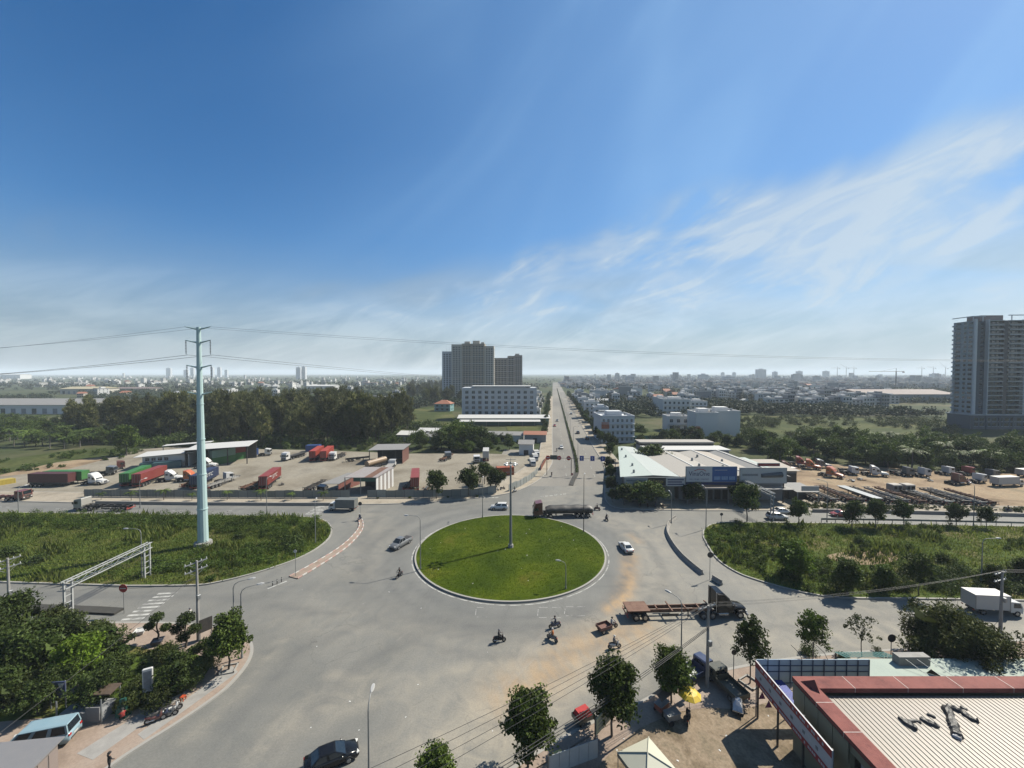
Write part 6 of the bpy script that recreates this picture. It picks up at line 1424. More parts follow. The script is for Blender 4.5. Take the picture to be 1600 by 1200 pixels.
# ---- shops right of the avenue
def slope_roof(o, pts, mat, ribs=0, name='roof', t=.12):
    a = [Vector(p) for p in pts]; MB().add(a + [p - Vector((0, 0, t)) for p in a], [(0, 1, 2, 3), (7, 6, 5, 4), (0, 4, 5, 1), (1, 5, 6, 2), (2, 6, 7, 3), (3, 7, 4, 0)]).build(name, mat, o)
    for k in range(ribs):                               # standing seams
        f = (k + .5) / ribs; p, q = a[0].lerp(a[1], f), a[3].lerp(a[2], f); d = Vector((.05, 0, 0)); u = Vector((0, 0, .07))
        MB().add([p - d, p + d, q + d, q - d, p - d + u, p + d + u, q + d + u, q - d + u], [(4, 5, 6, 7), (0, 1, 5, 4), (1, 2, 6, 5), (2, 3, 7, 6), (3, 0, 4, 7)]).build('seam', mat, o)
o = thing('mint_roof_shop', 'shop with a long mint green metal roof at the avenue corner', 'shop', (0, 0, 0))
MB().poly([Vector(p) for p in ((30, 108), (44.6, 108), (45.2, 148), (40.8, 148))], -.3, 6.9).build('wall', WALLG, o)
slope_roof(o, [(29.2, 106.4, 7.0), (38, 106.4, 7.45), (41.6, 149, 7.45), (40.0, 149, 7.3)], ROOFM); slope_roof(o, [(38, 106.4, 7.47), (45.2, 106.4, 7.1), (45.6, 149, 7.1), (41.6, 149, 7.47)], W('roof_pale', (.53, .58, .56)))
for x, y in ((36, 118), (37.5, 130), (34, 110), (39.5, 142)): MB().cyl((x, y, 7.1), (x, y, 8.1), .35, .28, 8).build('roof_vent', STEEL, o)
MB().box(30.2, 44.5, 107.8, 107.99, .2, 4.2).build('shutter', P('shutter', (.16, .2, .19), rough=.6), o)
o = thing('beige_roof_shop', 'wide shop hall with ridged beige metal roofs behind the blue billboard', 'shop', (0, 0, 0))
MB().box(46, 75, 108.5, 140, -.3, 6.6).build('wall', WALLG, o)
for x0, xm, x1, mt1, mt2 in ((45.8, 53.5, 59.2, ROOFB, ROOFB), (59.3, 64.2, 70, ROOFB, W('roof_tan', (.47, .42, .36))), (70.1, 73, 76, ROOFG, ROOFG)):
    slope_roof(o, [(x0, 107.2, 6.8), (xm, 107.2, 7.5), (xm, 141, 7.5), (x0, 141, 6.8)], mt1); slope_roof(o, [(xm, 107.2, 7.52), (x1, 107.2, 6.82), (x1, 141, 6.82), (xm, 141, 7.52)], mt2)
    MB().box(xm - .25, xm + .25, 107, 141.2, 7.48, 7.62).build('ridge_cap', ROOFW, o)
for x, y in ((56, 118), (57.5, 126), (62, 116), (66, 124), (61.5, 131)): MB().cyl((x, y, 6.9), (x, y, 8.0), .4, .3, 8).build('roof_vent', STEEL, o)
MB().box(46.4, 58, 104.6, 108.49, 4.1, 4.3).build('awning', P('awning_grey', (.4, .36, .33), dirt=.4), o)
for x in (46.8, 52, 57.6): MB().box(x - .1, x + .1, 104.8, 105, -.1, 4.1).build('post', STEEL, o)
for k in range(6): MB().box(47 + k * 2.2, 48.6 + k * 2.2, 108.3, 108.48, .3, 3.3).build('shop_door', DARKM, o)
MB().box(58.3, 75, 104.6, 108.49, 3.9, 4.05).build('awning', CONC, o)
o = thing('back_hall', 'long pale flat roofed hall behind the beige roofs', 'shop', (0, 0, 0)); MB().box(49, 78, 142, 156, -.3, 7.2).build('wall', WALLG, o); MB().box(48.4, 78.6, 141.6, 150, 7.2, 7.5).build('roof', ROOFW, o); MB().box(48.6, 77, 150.2, 156.4, 8.3, 8.8).build('upper_roof', ROOFB, o); MB().box(49, 76.8, 150.4, 156, 7.2, 8.3).build('clerestory', DARKM, o)
o = thing('green_wall_shed', 'small shed with green wall and pale roof right of the beige roofs', 'shed', (0, 0, 0)); MB().box(76.4, 79.4, 116, 134, -.3, 5.6).build('wall', GREENW, o); slope_roof(o, [(76.1, 115, 5.7), (79.7, 115, 5.7), (79.7, 135, 6.2), (76.1, 135, 6.2)], ROOFM)
o = thing('tan_roof_shed', 'tan roofed shed beside the red tractors', 'shed', (0, 0, 0)); MB().box(80, 91, 126, 138, -.3, 4.0).build('wall', WALLG, o); slope_roof(o, [(79.5, 125, 4.0), (91.6, 125, 4.0), (91.6, 138.5, 4.8), (79.5, 138.5, 4.8)], W('roof_tan', (.47, .42, .36))); MB().box(80.2, 90.8, 125.8, 125.99, 0, 3.0).build('dark_front', DARKM, o)
o = thing('open_shack', 'low grey shack with a dark open front beside the grey billboard', 'shed', (0, 0, 0)); MB().box(76.5, 81.5, 109, 112, -.1, 3.2).build('wall', DARKM, o); slope_roof(o, [(76, 105, 3.3), (82.2, 105, 3.3), (82.2, 112.5, 3.8), (76, 112.5, 3.8)], ROOFG); MB().box(77, 81.6, 104.6, 104.8, 3.7, 5.0).build('board', P('sign_white_worn', (.5, .51, .48)), o)
for x in (76.3, 81.9): MB().box(x - .1, x + .1, 105.1, 105.3, -.1, 3.25).build('post', STEEL, o)
# boards
def board(name, x0, x1, z0, z1, y, label, mat, legs=True, back=.25):
    o = thing(name, label, 'sign', ((x0 + x1) / 2, y, 0)); w = (x1 - x0) / 2
    MB().box(-w, w, 0, back, z0, z1).build('panel', mat, o)
    fr = MB(); fr.box(-w - .08, w + .08, -.05, back + .02, z1, z1 + .12); fr.box(-w - .08, w + .08, -.05, back + .02, z0 - .12, z0); fr.box(-w - .12, -w, -.05, back + .02, z0, z1); fr.box(w, w + .12, -.05, back + .02, z0, z1); fr.build('frame', STEEL, o)
    if legs:
        for x in (-w + .5, w - .5): MB().box(x - .12, x + .12, back + .03, back + .3, -.2, z1 - .2).build('post', DARKM, o)
    return o
BLUEB, INKB, INKR, PALE = P('billboard_blue', (.03, .12, .36), rough=.5, var=.15), P('ink_navy', (.03, .04, .14), rough=.6), P('ink_red', (.5, .03, .04), rough=.6), P('billboard_pale', (.52, .54, .54), rough=.5, var=.08)
UPF = (math.pi / 2, 0, 0)
o = board('billboard', 46.7, 60.2, 5.9, 9.9, 105.6, 'half white half blue billboard on the shop front', P('billboard_white', (.66, .67, .68), rough=.5, var=.05))
MB().box(.2, 6.75, -.012, .0, 5.9, 9.9).build('blue_half', BLUEB, o); MB().box(-6.75, 6.75, -.015, .1, 5.0, 5.75).build('navy_band', P('navy_band', (.015, .03, .12)), o)
put_text('VinaOne', 1.75, INKB, o, (-3.3, -.03, 8.05), UPF, 5.6); put_text('ton - xa go - ong kem', .5, INKB, o, (-3.3, -.03, 6.65), UPF, 5.2)
MB().tube([(-4.6, -.03, 8.9), (-3.4, -.03, 9.3), (-2.2, -.03, 9.2), (-1.5, -.03, 8.75)], .09, 5).build('logo_swoosh', INKR, o)
for k, (xa, xb, z) in enumerate([(.7, 2.4, 6.4), (2.7, 4.4, 6.4), (4.7, 6.3, 6.4)]): MB().box(xa, xb, -.03, -.012, z, z + .95).build('picture_block', P('pale_blue_print', (.24, .38, .58), var=.4, scale=1.5), o)
MB().box(.8, 4.2, -.03, -.012, 8.95, 9.1).build('print_line', PALE, o)
o = board('billboard', 61.0, 73.4, 5.6, 9.6, 105.4, 'pale grey billboard with dark steel coils right of the blue one', PALE)
MB().cyl((-.5, -.04, 7.6), (4.9, -.04, 7.9), .5, .75, 10).build('coil_picture', P('print_dark', (.09, .10, .11), var=.4, scale=2), o); MB().box(-5.6, -1.4, -.03, -.0, 7.5, 8.1).build('print_line', P('print_grey', (.22, .24, .26), var=.5, scale=3), o)
o = board('shop_sign', 30.2, 36.4, 4.9, 6.9, 105.9, 'white shop sign at the left of the mint roof shop', P('sign_white_worn', (.50, .51, .48), var=.2), False)
MB().box(-2.6, 2.6, -.03, 0, 5.9, 6.4).build('print_line', P('print_grey', (.22, .24, .26), var=.5, scale=3), o)
o = board('shop_sign', 36.6, 41.3, 4.8, 6.9, 105.85, 'dark shop sign with yellow lettering', P('sign_dark', (.035, .03, .025)), False); put_text('Vitto', 1.3, P('ink_gold', (.55, .42, .08), rough=.5), o, (0, -.03, 5.9), UPF, 3.4)
o = board('shop_sign', 41.4, 46.5, 4.7, 6.9, 105.8, 'white shop sign with dark rows of print left of the blue billboard', P('sign_white2', (.60, .61, .60), var=.08), False)
for k in range(3): MB().box(-2.2, 2.2 - .5 * (k % 2), -.03, 0, 5.0 + k * .62, 5.32 + k * .62).build('print_line', INKB, o)
o = board('shop_sign', 66.5, 72.2, 9.95, 10.6, 106.5, 'narrow red lettered sign above the grey billboard', P('sign_red_strip', (.34, .04, .035), var=.5, scale=2.5), False)
# ---- sheds of the left yard
o = thing('open_shed', 'small open fronted shed with patched tin roof by the yard fence', 'shed', (-42, 114, .1)); TIN = P('tin_sheet', (.50, .50, .48), rough=.5, var=.3, scale=1, dirt=.45, dcol=(.22, .1, .06))
slope_roof(o, [(-6.2, -1, 5.0), (3.2, -1, 5.0), (5.6, 8, 5.9), (-3.6, 8, 5.9)], TIN); MB().add([(-.4, -1.02, 5.03), (1.9, -1.02, 5.03), (3.9, 7.6, 5.9), (1.6, 7.6, 5.9)], [(0, 1, 2, 3)]).build('rust_patch', RUST, o)
for k in range(9):
    f0, f1 = k / 9, (k + .96) / 9; a, b = Vector((3.0, -.8, 0)).lerp(Vector((5.4, 7.8, 0)), f0), Vector((3.0, -.8, 0)).lerp(Vector((5.4, 7.8, 0)), f1)
    MB().add([a, b, b + Vector((0, 0, 5.0 + f1 * .8)), a + Vector((0, 0, 5.0 + f0 * .8))], [(0, 1, 2, 3)]).build('wall_sheet', TIN if k % 2 else WALLW, o)
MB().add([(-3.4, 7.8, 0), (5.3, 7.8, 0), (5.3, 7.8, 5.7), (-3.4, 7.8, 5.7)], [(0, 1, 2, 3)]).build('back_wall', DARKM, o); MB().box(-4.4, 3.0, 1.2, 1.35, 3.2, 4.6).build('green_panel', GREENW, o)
for x in (-6, -1.5, 2.9): MB().box(x - .1, x + .1, -.9, -.7, 0, 4.95).build('post', STEEL, o)
o = thing('lean_to', 'low grey lean-to roof left of the open shed', 'shed', (-52, 115, .1)); slope_roof(o, [(-4, 0, 2.6), (1.4, 0, 2.6), (4.4, 9, 3.6), (.4, 9, 3.6)], ROOFG); MB().add([(1.3, .1, 0), (4.2, 8.8, 0), (4.2, 8.8, 3.5), (1.3, .1, 2.5)], [(0, 1, 2, 3)]).build('red_wall', P('red_sheet', (.3, .08, .07), dirt=.4), o)
for x in (-3.7, 1.1): MB().box(x - .08, x + .08, .1, .26, 0, 2.55).build('post', STEEL, o)
o = thing('brown_shed', 'grey roofed shed with brown red side wall at the back of the yard', 'shed', (-48, 153, .1)); slope_roof(o, [(-7.5, -1, 5.2), (6.2, -1, 5.5), (6.6, 9, 6.0), (-7.2, 9, 5.8)], ROOFG)
for k in range(7): MB().box(5.6, 5.75, -.8 + k * 1.35, .5 + k * 1.35, 0, 5.2).build('wall_sheet', P('brown_sheet', (.20, .06, .05), dirt=.4), o)
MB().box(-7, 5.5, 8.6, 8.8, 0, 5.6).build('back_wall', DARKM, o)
for x in (-7, -2, 3): MB().box(x - .12, x + .12, -.8, -.6, 0, 5.1).build('post', DARKM, o)
o = thing('yard_office', 'two level white yard office with a slanting tin roof', 'building', (-128, 146, .1), .35); MB().box(-7, 7, 0, 7, 0, 4.6).build('wall', WALLW, o); windows(o, -6.5, 1, 0, 2.4, 4.2, 4, 1, 1.2, 1.1, GLASS, single=True); slope_roof(o, [(-9, -1.5, 4.6), (9, -1.5, 5.3), (9, 8.5, 5.6), (-9, 8.5, 4.9)], ROOFW)
MB().add([(4, -.1, 0), (6.5, -.1, 2.6), (6.5, -1.1, 2.6), (4, -1.1, 0)], [(0, 1, 2, 3)]).build('stairs', STEEL, o); slope_roof(o, [(-6, 12, 6.2), (10, 12, 6.8), (10, 16, 6.8), (-6, 16, 6.2)], ROOFW, name='rear_roof')
for x in (-5.6, 9.6): MB().box(x - .1, x + .1, 12.2, 12.4, 0, 6.2).build('post', STEEL, o)
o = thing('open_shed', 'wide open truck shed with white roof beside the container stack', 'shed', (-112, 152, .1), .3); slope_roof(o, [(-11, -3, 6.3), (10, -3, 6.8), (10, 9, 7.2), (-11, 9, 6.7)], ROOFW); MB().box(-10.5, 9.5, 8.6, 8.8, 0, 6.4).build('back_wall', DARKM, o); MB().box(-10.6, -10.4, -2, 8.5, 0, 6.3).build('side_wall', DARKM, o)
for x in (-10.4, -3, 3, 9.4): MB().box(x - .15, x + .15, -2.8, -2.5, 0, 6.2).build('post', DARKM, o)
# ---- yard fence in sheet panels
FEN = [P('fence_grey%d' % k, c, rough=.7, var=.2, scale=.8, dirt=.35) for k, c in enumerate([(.24, .28, .275), (.28, .315, .305), (.21, .25, .24), (.34, .39, .375)])]
def sheet_fence(pts, h, label, mats, step=2.6, gaps=()):
    line = resample([G(*p, .12) for p in pts], step); o = thing('sheet_fence', label, 'fence', (*line[0].xy, .1)); b0 = Vector((line[0].x, line[0].y, 0))
    for i in range(len(line) - 1):
        if i in gaps: continue
        a, b = line[i] - b0, line[i + 1] - b0; d = b - a; m = MB(); n = 6
        nn = Vector((-d.y, d.x, 0)).normalized() * .03; hh = h * (1 + .06 * math.sin(i * 2.1))
        for k in range(n):
            p, q = a.lerp(b, k / n), a.lerp(b, (k + 1) / n); o1 = nn * (.5 if k % 2 else -.5)
            m.add([p + o1, q + o1, q + o1 + Vector((0, 0, hh)), p + o1 + Vector((0, 0, hh)), p + o1 - nn * .5, q + o1 - nn * .5, q + o1 - nn * .5 + Vector((0, 0, hh)), p + o1 - nn * .5 + Vector((0, 0, hh))], [(0, 1, 2, 3), (7, 6, 5, 4), (3, 2, 6, 7), (0, 3, 7, 4), (1, 5, 6, 2)])
        m.build('sheet_panel', mats[(i * 7 + i // 3) % len(mats)], o); MB().box(a.x - .04, a.x + .04, a.y - .04, a.y + .04, -.1, hh - .05).build('fence_post', DARKM, o)
sheet_fence([(132, 776), (300, 777.5), (450, 778), (548, 778)], 2.0, 'long grey sheet metal fence along the left part of the truck yard', FEN[:3])
sheet_fence([(574, 778), (660, 777.5), (735, 776), (775, 771)], 2.1, 'grey green sheet fence along the right part of the truck yard', FEN)
sheet_fence([(795, 768), (815, 759), (832, 748), (842, 737)], 2.0, 'pale sheet fence turning into the avenue', [P('fence_pale', (.46, .50, .49), dirt=.3), P('fence_pale2', (.38, .43, .42), dirt=.3)], 2.2)
sheet_fence([(845, 735), (851, 724), (855, 716)], 1.6, 'orange red site fence beside the avenue', [P('fence_orange', (.46, .13, .07), dirt=.3), P('fence_orange2', (.40, .10, .06), dirt=.3)], 2.2)
# ================================================================== STREET FURNITURE
GALV = P('lamp_post_grey', (.30, .31, .31), rough=.5, metal=.3, var=.12)
def lamp(base, h, label, arm=(-1, 0), al=1.8, z=.15, bz=None, dark=False):
    p = bz or G(*base, z); o = thing('street_lamp', label, 'street lamp', (p.x, p.y, z)); mt = DARKM if dark else GALV
    d = Vector((arm[0], arm[1], 0)).normalized()
    MB().cyl((0, 0, -.1), (0, 0, h - .7), .10, .055, 8).build('post', mt, o); MB().cyl((0, 0, -.05), (0, 0, .5), .15, .13, 8).build('base', mt, o)
    pts = [Vector((0, 0, h - .75)), Vector((0, 0, h - .3)) + d * .15, Vector((0, 0, h - .05)) + d * .6, Vector((0, 0, h)) + d * al]
    MB().tube(pts, .05, 6, r1=.035).build('arm', mt, o)
    e = pts[-1]; hd = MB(); rr = []
    for t, w, hh in ((-.1, .06, .05), (.1, .14, .10), (.45, .17, .11), (.75, .10, .06)):
        c = e + d * t; n_ = Vector((-d.y, d.x, 0)); rr.append([c + n_ * w - Vector((0, 0, hh * .4)), c + n_ * w * .6 + Vector((0, 0, hh)), c - n_ * w * .6 + Vector((0, 0, hh)), c - n_ * w - Vector((0, 0, hh * .4))])
    head = hd.loft(rr).build('lamp_head', P('lamp_head_grey', (.5, .5, .49), rough=.4), o)
    MB().cbox(e + d * .3 + Vector((0, 0, -.05)), (.5, .22, .05), math.atan2(d.y, d.x), 0, .02).build('lens', LAMPG, head)
    return o
for base, top, arm, al, lab, dk in [((657, 890), 806, (-1, .1), 2.2, 'on the left kerb of the round lawn', 0), ((884, 921), 877, (-.8, .2), .9, 'short one on the near right of the round lawn', 0), ((912, 832), 742, (.3, 1), .8, 'tall dark one at the right back kerb of the round lawn', 1), ((754, 809), 748, (0, 1), 1.5, 'at the back kerb of the round lawn', 0),
        ((493, 849), 782, (-.3, 1), 1.2, 'beside the left slip road', 0), ((219, 793), 750, (0, 1), 1.4, 'left of the steel power pole on the upper left road', 0), ((29, 800), 761, (0, 1), 1.4, 'near the left edge on the upper left road', 0), ((417, 803), 747, (0, 1), 1.4, 'right of the steel power pole on the upper left road', 0),
        ((222, 903), 826, (-1, 0), 2.2, 'on the left verge above the gantry', 0), ((366, 1004), 910, (.9, .5), 1.7, 'at the left pavement corner behind the small round tree', 0), ((378, 1028), 919, (.9, .5), 1.7, 'at the left pavement corner in front of the small round tree', 0), ((577, 1277), 1096, (-.1, 1), 1.0, 'nearest one cut by the bottom edge', 0),
        ((1064, 1058), 936, (-.6, 1), 1.5, 'on the near right pavement behind the street trees', 0), ((1103, 826), 762, (0, 1), 1.4, 'at the tip of the right bank', 0), ((1049, 817), 770, (0, 1), 1.2, 'at the top of the right slip road divider', 0), ((1533, 917), 841, (1, 0), 2.2, 'on the right bank near the white box truck', 0),
        ((1292, 816), 752, (-.5, 1), 1.6, 'left one on the upper right road', 0), ((1521, 822), 757, (.5, 1), 1.6, 'right one on the upper right road', 0)]:
    p = G(*base, .15); lamp(base, HT(top, p.y) - .15, 'street lamp ' + lab, arm, al, .15, None, dk)
for k in range(10):
    for side in (0, 1):
        p = AV(150 + k * 34, 9.4 + (.0), .1)
        if side: continue
        o = lamp(None, 10.5, 'thin street lamp on the avenue median, %s from the near end' % ['first', 'second', 'third', 'fourth', 'fifth', 'sixth', 'seventh', 'eighth', 'ninth', 'tenth'][k], (1, 0), 2.0, .1, p); o['group'] = 'lamps on the avenue median'
# high mast in the round lawn
p = G(798, 855, .25); h = HT(724, p.y); o = thing('high_mast', 'tall mast with a crown of floodlights standing on the round lawn', 'mast', (p.x, p.y, .25))
MB().cyl((0, 0, -.1), (0, 0, h), .31, .15, 10).build('post', GALV, o); MB().cyl((0, 0, 0), (0, 0, .6), .55, .5, 10).build('base', CONC, o)
MB().tube([(math.cos(a) * .9, math.sin(a) * .9, h - .4) for a in np.linspace(0, 6.283, 13)], .05, 6).build('ring', STEEL, o)
for k in range(8):
    a = k * math.pi / 4; MB().tube([(0, 0, h - .1), (math.cos(a) * .95, math.sin(a) * .95, h - .4)], .04, 5).build('spoke', STEEL, o); MB().cbox((math.cos(a) * 1.15, math.sin(a) * 1.15, h - .45), (.5, .42, .34), a, 0, .05).build('floodlight', LAMPG, o)
for zz in (h + .5, h - 2.0): MB().cyl((-1.0, 0, zz), (1.0, 0, zz), .05, .05, 6).build('cross_arm', STEEL, o)
MB().cyl((0, 0, h), (0, 0, h + .9), .06, .03, 6).build('finial', STEEL, o)
# ---- the steel power pole
p = G(317.5, 852, .2); PY = p.y; SKYB = P('pale_blue_steel', (.56, .76, .76), rough=.45, var=.12, scale=.6, dirt=.12)
o = thing('steel_power_pole', 'tall pale blue tapering steel power pole on the left verge', 'power pole', (p.x, p.y, .1)); hp = HT(512, PY)
MB().cyl((0, 0, 0), (0, 0, hp), 0.95, .36, 12, sm=False).build('shaft', SKYB, o); MB().cyl((0, 0, -.2), (0, 0, .9), 1.6, 1.5, 12).build('foundation', CONC, o)
for z in np.arange(hp * .17, hp * .95, hp * .16):
    r = 1.02 + (.36 - 1.02) * z / hp; MB().cyl((0, 0, z), (0, 0, z + .18), r + .05, r + .04, 12).build('flange', SKYB, o)
rungs = MB()
for k in range(70):
    z = 3 + k * .55; r = 1.02 + (.36 - 1.02) * z / hp; rungs.cyl((r * .55, -r * .8, z), (r * .55 + .16, -r * .8 - .18, z), .022, .022, 4)
rungs.build('climbing_pegs', STEEL, o)['kind'] = 'stuff'
ARMS = []
for row, (xa, xb) in [(514, (285, 324)), (535, (286, 324)), (574, (288, 326)), (616, (289, 328))]:
    z = HT(row, PY); cx = 305.5 + (row - 514) * .033; L0, L1 = (xa - cx) / F * PY, (xb - cx) / F * PY
    for L in (L0, L1):
        arm = MB().tube([(0, 0, z - .2), (L * .5, 0, z + .05), (L, 0, z + .35)], .20, 8, r1=.09).build('cross_arm', SKYB, o)
        if row == 535 or row == 574:
            ins = MB(); zl = HT(row + 21, PY)
            for k in range(9): ins.cyl((L, 0, z + .25 - (z - zl) * k / 9), (L, 0, z + .1 - (z - zl) * k / 9), .14, .10, 8)
            ins.cyl((L, 0, z + .3), (L, 0, zl), .035, .035, 5); ins.build('insulator', P('insulator_grey', (.22, .24, .26), rough=.35), arm); ARMS.append((p.x + L, z, zl + .1))
        else: ARMS.append((p.x + L, z, z + .35))
CABLE = P('cable', (.03, .03, .032), rough=.6)
def cable(a, b, sag, label, r=.03, group=None, n=18, name='power_line'):
    a, b = Vector(a), Vector(b); pts = []
    for i in range(n + 1):
        t = i / n; q = a.lerp(b, t); q.z -= sag * 4 * t * (1 - t); pts.append(q)
    return tag(MB().tube(pts, r, 4).build(name, CABLE), label, 'cable', group)
for k, (x, z, zl) in enumerate([ARMS[0], ARMS[1], ARMS[2], ARMS[3]]):
    up = k < 2; y0 = PY + .2 * k; nm = ('upper' if up else 'lower', 'near side' if k % 2 else 'far side')
    if up: cable((x, y0, zl + .1), (330, y0 + (8 if k % 2 else 20), zl + 3), 8, '%s high voltage line running right from the steel pole, %s' % nm, .017, n=40)
    else: cable((x, y0, zl + .1), (165 + 6 * k, 555, 30), 8, '%s high voltage line running right from the steel pole, %s' % nm, .03, n=40)
    cable((x, y0, zl + .1), (-330, y0 + (30 if k % 2 else 44), zl + 2), 7, '%s high voltage line running left from the steel pole, %s' % nm, .02 if up else .035, n=30)
# ---- concrete utility poles
def upole(base, top, label, arms=2, rz=0.0, z=.17, tilt=0):
    p = G(*base, z); h = HT(top, p.y) - z; o = thing('utility_pole', label, 'utility pole', (p.x, p.y, z), rz)
    MB().cyl((0, 0, -.2), (0, 0, h), .20, .12, 10).build('post', CONC, o); at_ = []
    for k in range(arms):
        zz = h - .3 - k * 1.0; a = MB().box(-1.3, 1.3, .12, .24, zz - .06, zz + .06).build('cross_arm', STEEL, o); MB().tube([(-.9, .14, zz), (0, .1, zz - .7)], .025, 4).build('brace', STEEL, o); MB().tube([(.9, .14, zz), (0, .1, zz - .7)], .025, 4).build('brace', STEEL, o)
        for x in (-1.2, -.6, .6, 1.2): MB().cyl((x, .18, zz + .06), (x, .18, zz + .28), .06, .04, 7).build('insulator', LAMPG, a)
        at_.append([(p.x + x * math.cos(rz) - .18 * math.sin(rz), p.y + x * math.sin(rz) + .18 * math.cos(rz), z + zz + .3) for x in (-1.2, -.6, .6, 1.2)])
    MB().cbox((0, -.3, h * .55), (.4, .3, .6), 0, 0, .03).build('meter_box', STEEL, o)
    return o, at_, p, h
_, A1, p1, h1 = upole((16, 990), 872, 'concrete utility pole with cross arms at the left edge', 2, 1.3)
_, A2, p2, h2 = upole((310, 1000), 876, 'concrete utility pole with cross arms at the left pavement corner', 2, 1.1)
_, A3, p3, h3 = upole((1105, 1072), 946, 'thick concrete utility pole beside the parked open lorries', 1, .4)
_, A4, p4, h4 = upole((1563, 988), 893, 'concrete utility pole with cross arm at the right edge', 2, .3)
far = G(330, 1330, 6.5)
for k in range(4):
    cable(A3[0][k], (far.x + k * .9, far.y - k * .35, 7.2 - .3 * k), .5, 'thin black cable from the thick pole to the lower left, %s' % ['topmost', 'second', 'third', 'fourth'][k], .022, 'cables of the thick pole')
    cable(A3[0][k], A4[0][k], .7, 'thin black cable between the thick pole and the right pole, %s' % ['first', 'second', 'third', 'fourth'][k], .012, 'cables to the right pole'); cable(A4[0][k], (A4[0][k][0] + 60, A4[0][k][1] + 5, A4[0][k][2]), .8, 'thin cable leaving the right pole to the right, %s' % ['first', 'second', 'third', 'fourth'][k], .018, 'cables leaving the right pole')
for k in range(3): cable((p3.x, p3.y - .2, h3 - 2.0 - .15 * k), (far.x + 4 + k * .4, far.y - 1, 5.2 - .2 * k), .9, 'thick telephone cable bundle drooping to the lower left, %s strand' % ['upper', 'middle', 'lower'][k], .034, 'telephone cables')
for k in range(3): cable(A1[0][k], A2[0][k], .5, 'thin cable between the two left utility poles, %s' % ['first', 'second', 'third'][k], .016, 'cables of the left poles')
cable((p2.x, p2.y, h2 - 1.5), (G(-60, 1190, 5).x, G(-60, 1190, 5).y, 5), .4, 'pale cable slanting down over the near left garden', .025)
cable((p2.x, p2.y, h2 - 2.2), (G(150, 955).x, G(150, 955).y + 1, 3.2), .7, 'black cable sagging from the pole towards the gantry', .03)
# ---- gantries
def gantry(x, y0, y1, z1, label, h=1.0):
    o = thing('lattice_gantry', label, 'gantry', (x, y0, 0))
    GALV = P('gantry_white', (.52, .54, .54), rough=.5, var=.15, dirt=.15)
    for yy in (0, y1 - y0):
        for dy in (-.5, .5): MB().box(-.1, .1, yy + dy - .1, yy + dy + .1, 0, z1).build('leg', GALV, o)
        for k in range(5): MB().box(-.04, .04, yy - .4, yy + .4, .8 + k * 1.0, .9 + k * 1.0).build('rung', GALV, o)
    L = y1 - y0
    for dx in (-.35, .35):
        for zz in (z1 - .9, z1): MB().box(dx - .06, dx + .06, -.6, L + .6, zz - .06, zz + .06).build('chord', GALV, o)
    n = int(L / 1.1)
    for k in range(n):
        ya, yb = L * k / n, L * (k + 1) / n
        for dx in (-.35, .35): MB().tube([(dx, ya, z1 - .9), (dx, yb, z1)] if k % 2 else [(dx, ya, z1), (dx, yb, z1 - .9)], .03, 4).build('lattice_bar', GALV, o)
        MB().box(-.35, .35, ya - .03, ya + .03, z1 - .02, z1 + .03).build('tie', GALV, o)
gy0, gy1 = G(116, 972), G(241, 903); gantry(-62.3, gy0.y, gy1.y, HT(907, gy0.y), 'white lattice height gantry over the lower left road')
ga, gb = G(1206, 813), G(1206, 813).y + 11; gantry(ga.x, ga.y, gb, HT(770, ga.y), 'lattice height gantry over the upper right road')
# overhead cable with signs on the avenue
BLUES, REDS = P('sign_blue', (.02, .06, .38), rough=.5), P('sign_red', (.46, .02, .025), rough=.5)
yo = AV(136, 0); o = thing('overhead_sign_gantry', 'thin overhead bar with round red and blue square lane signs across the avenue', 'gantry', (yo.x, yo.y, 0), -ST)
MB().cyl((-2, 0, 5.9), (21, 0, 5.9), .06, .06, 6).build('bar', DARKM, o)
for x in (-2, 6.3, 21): MB().cyl((x, 0, 0), (x, 0, 6.1), .12, .10, 8).build('post', DARKM, o)
for x in (9.8, 13.4, 16.8):
    s = MB().box(x - .7, x + .7, -.12, -.05, 5.2, 6.9).build('blue_sign', BLUES, o); MB().box(x - .12, x + .12, -.14, -.12, 5.5, 6.4).build('white_arrow', WHITEP, s)
    MB().add([(x - .38, -.135, 6.1), (x + .38, -.135, 6.1), (x, -.135, 6.6)], [(0, 1, 2)]).build('arrow_head', WHITEP, s)
for x in (-1.6, 2.2, 5.4):
    s = MB().cyl((x, -.12, 6.0), (x, -.05, 6.0), .75, .75, 18).build('red_disc', REDS, o); MB().box(x - .5, x + .5, -.14, -.12, 5.88, 6.12).build('white_bar', WHITEP, s)
MB().box(-.9, 1.6, -.1, -.05, 5.4, 6.9).build('dark_board', P('board_green', (.05, .07, .065)), o)
# round road signs
def disc_sign(base, zt, label, mat, r=.35, bar=True, z=.1, face=-math.pi / 2, name='road_sign'):
    p = G(*base, z); o = thing(name, label, 'road sign', (p.x, p.y, z), face + math.pi / 2)
    MB().cyl((0, 0, -.1), (0, 0, zt), .045, .045, 6).build('post', GALV, o); d = MB().cyl((0, -.08, zt - r), (0, -.05, zt - r), r, r, 18).build('sign_disc', mat, o)
    if bar: MB().box(-r * .7, r * .7, -.10, -.08, zt - r - .07, zt - r + .07).build('bar', WHITEP, d)
disc_sign((194, 957), 4.2, 'red no entry sign beside the crossing of the lower left road', REDS, .6)
disc_sign((462, 900), 4.6, 'slim post with a small white sign beside the left slip road', WHITEP, .28, False); disc_sign((563, 811), 4.2, 'dark round sign on a post at the head of the left traffic island', DARKM, .45, False); disc_sign((1109, 905), 4.7, 'round sign on a post between the right divider blocks', DARKM, .5, False)
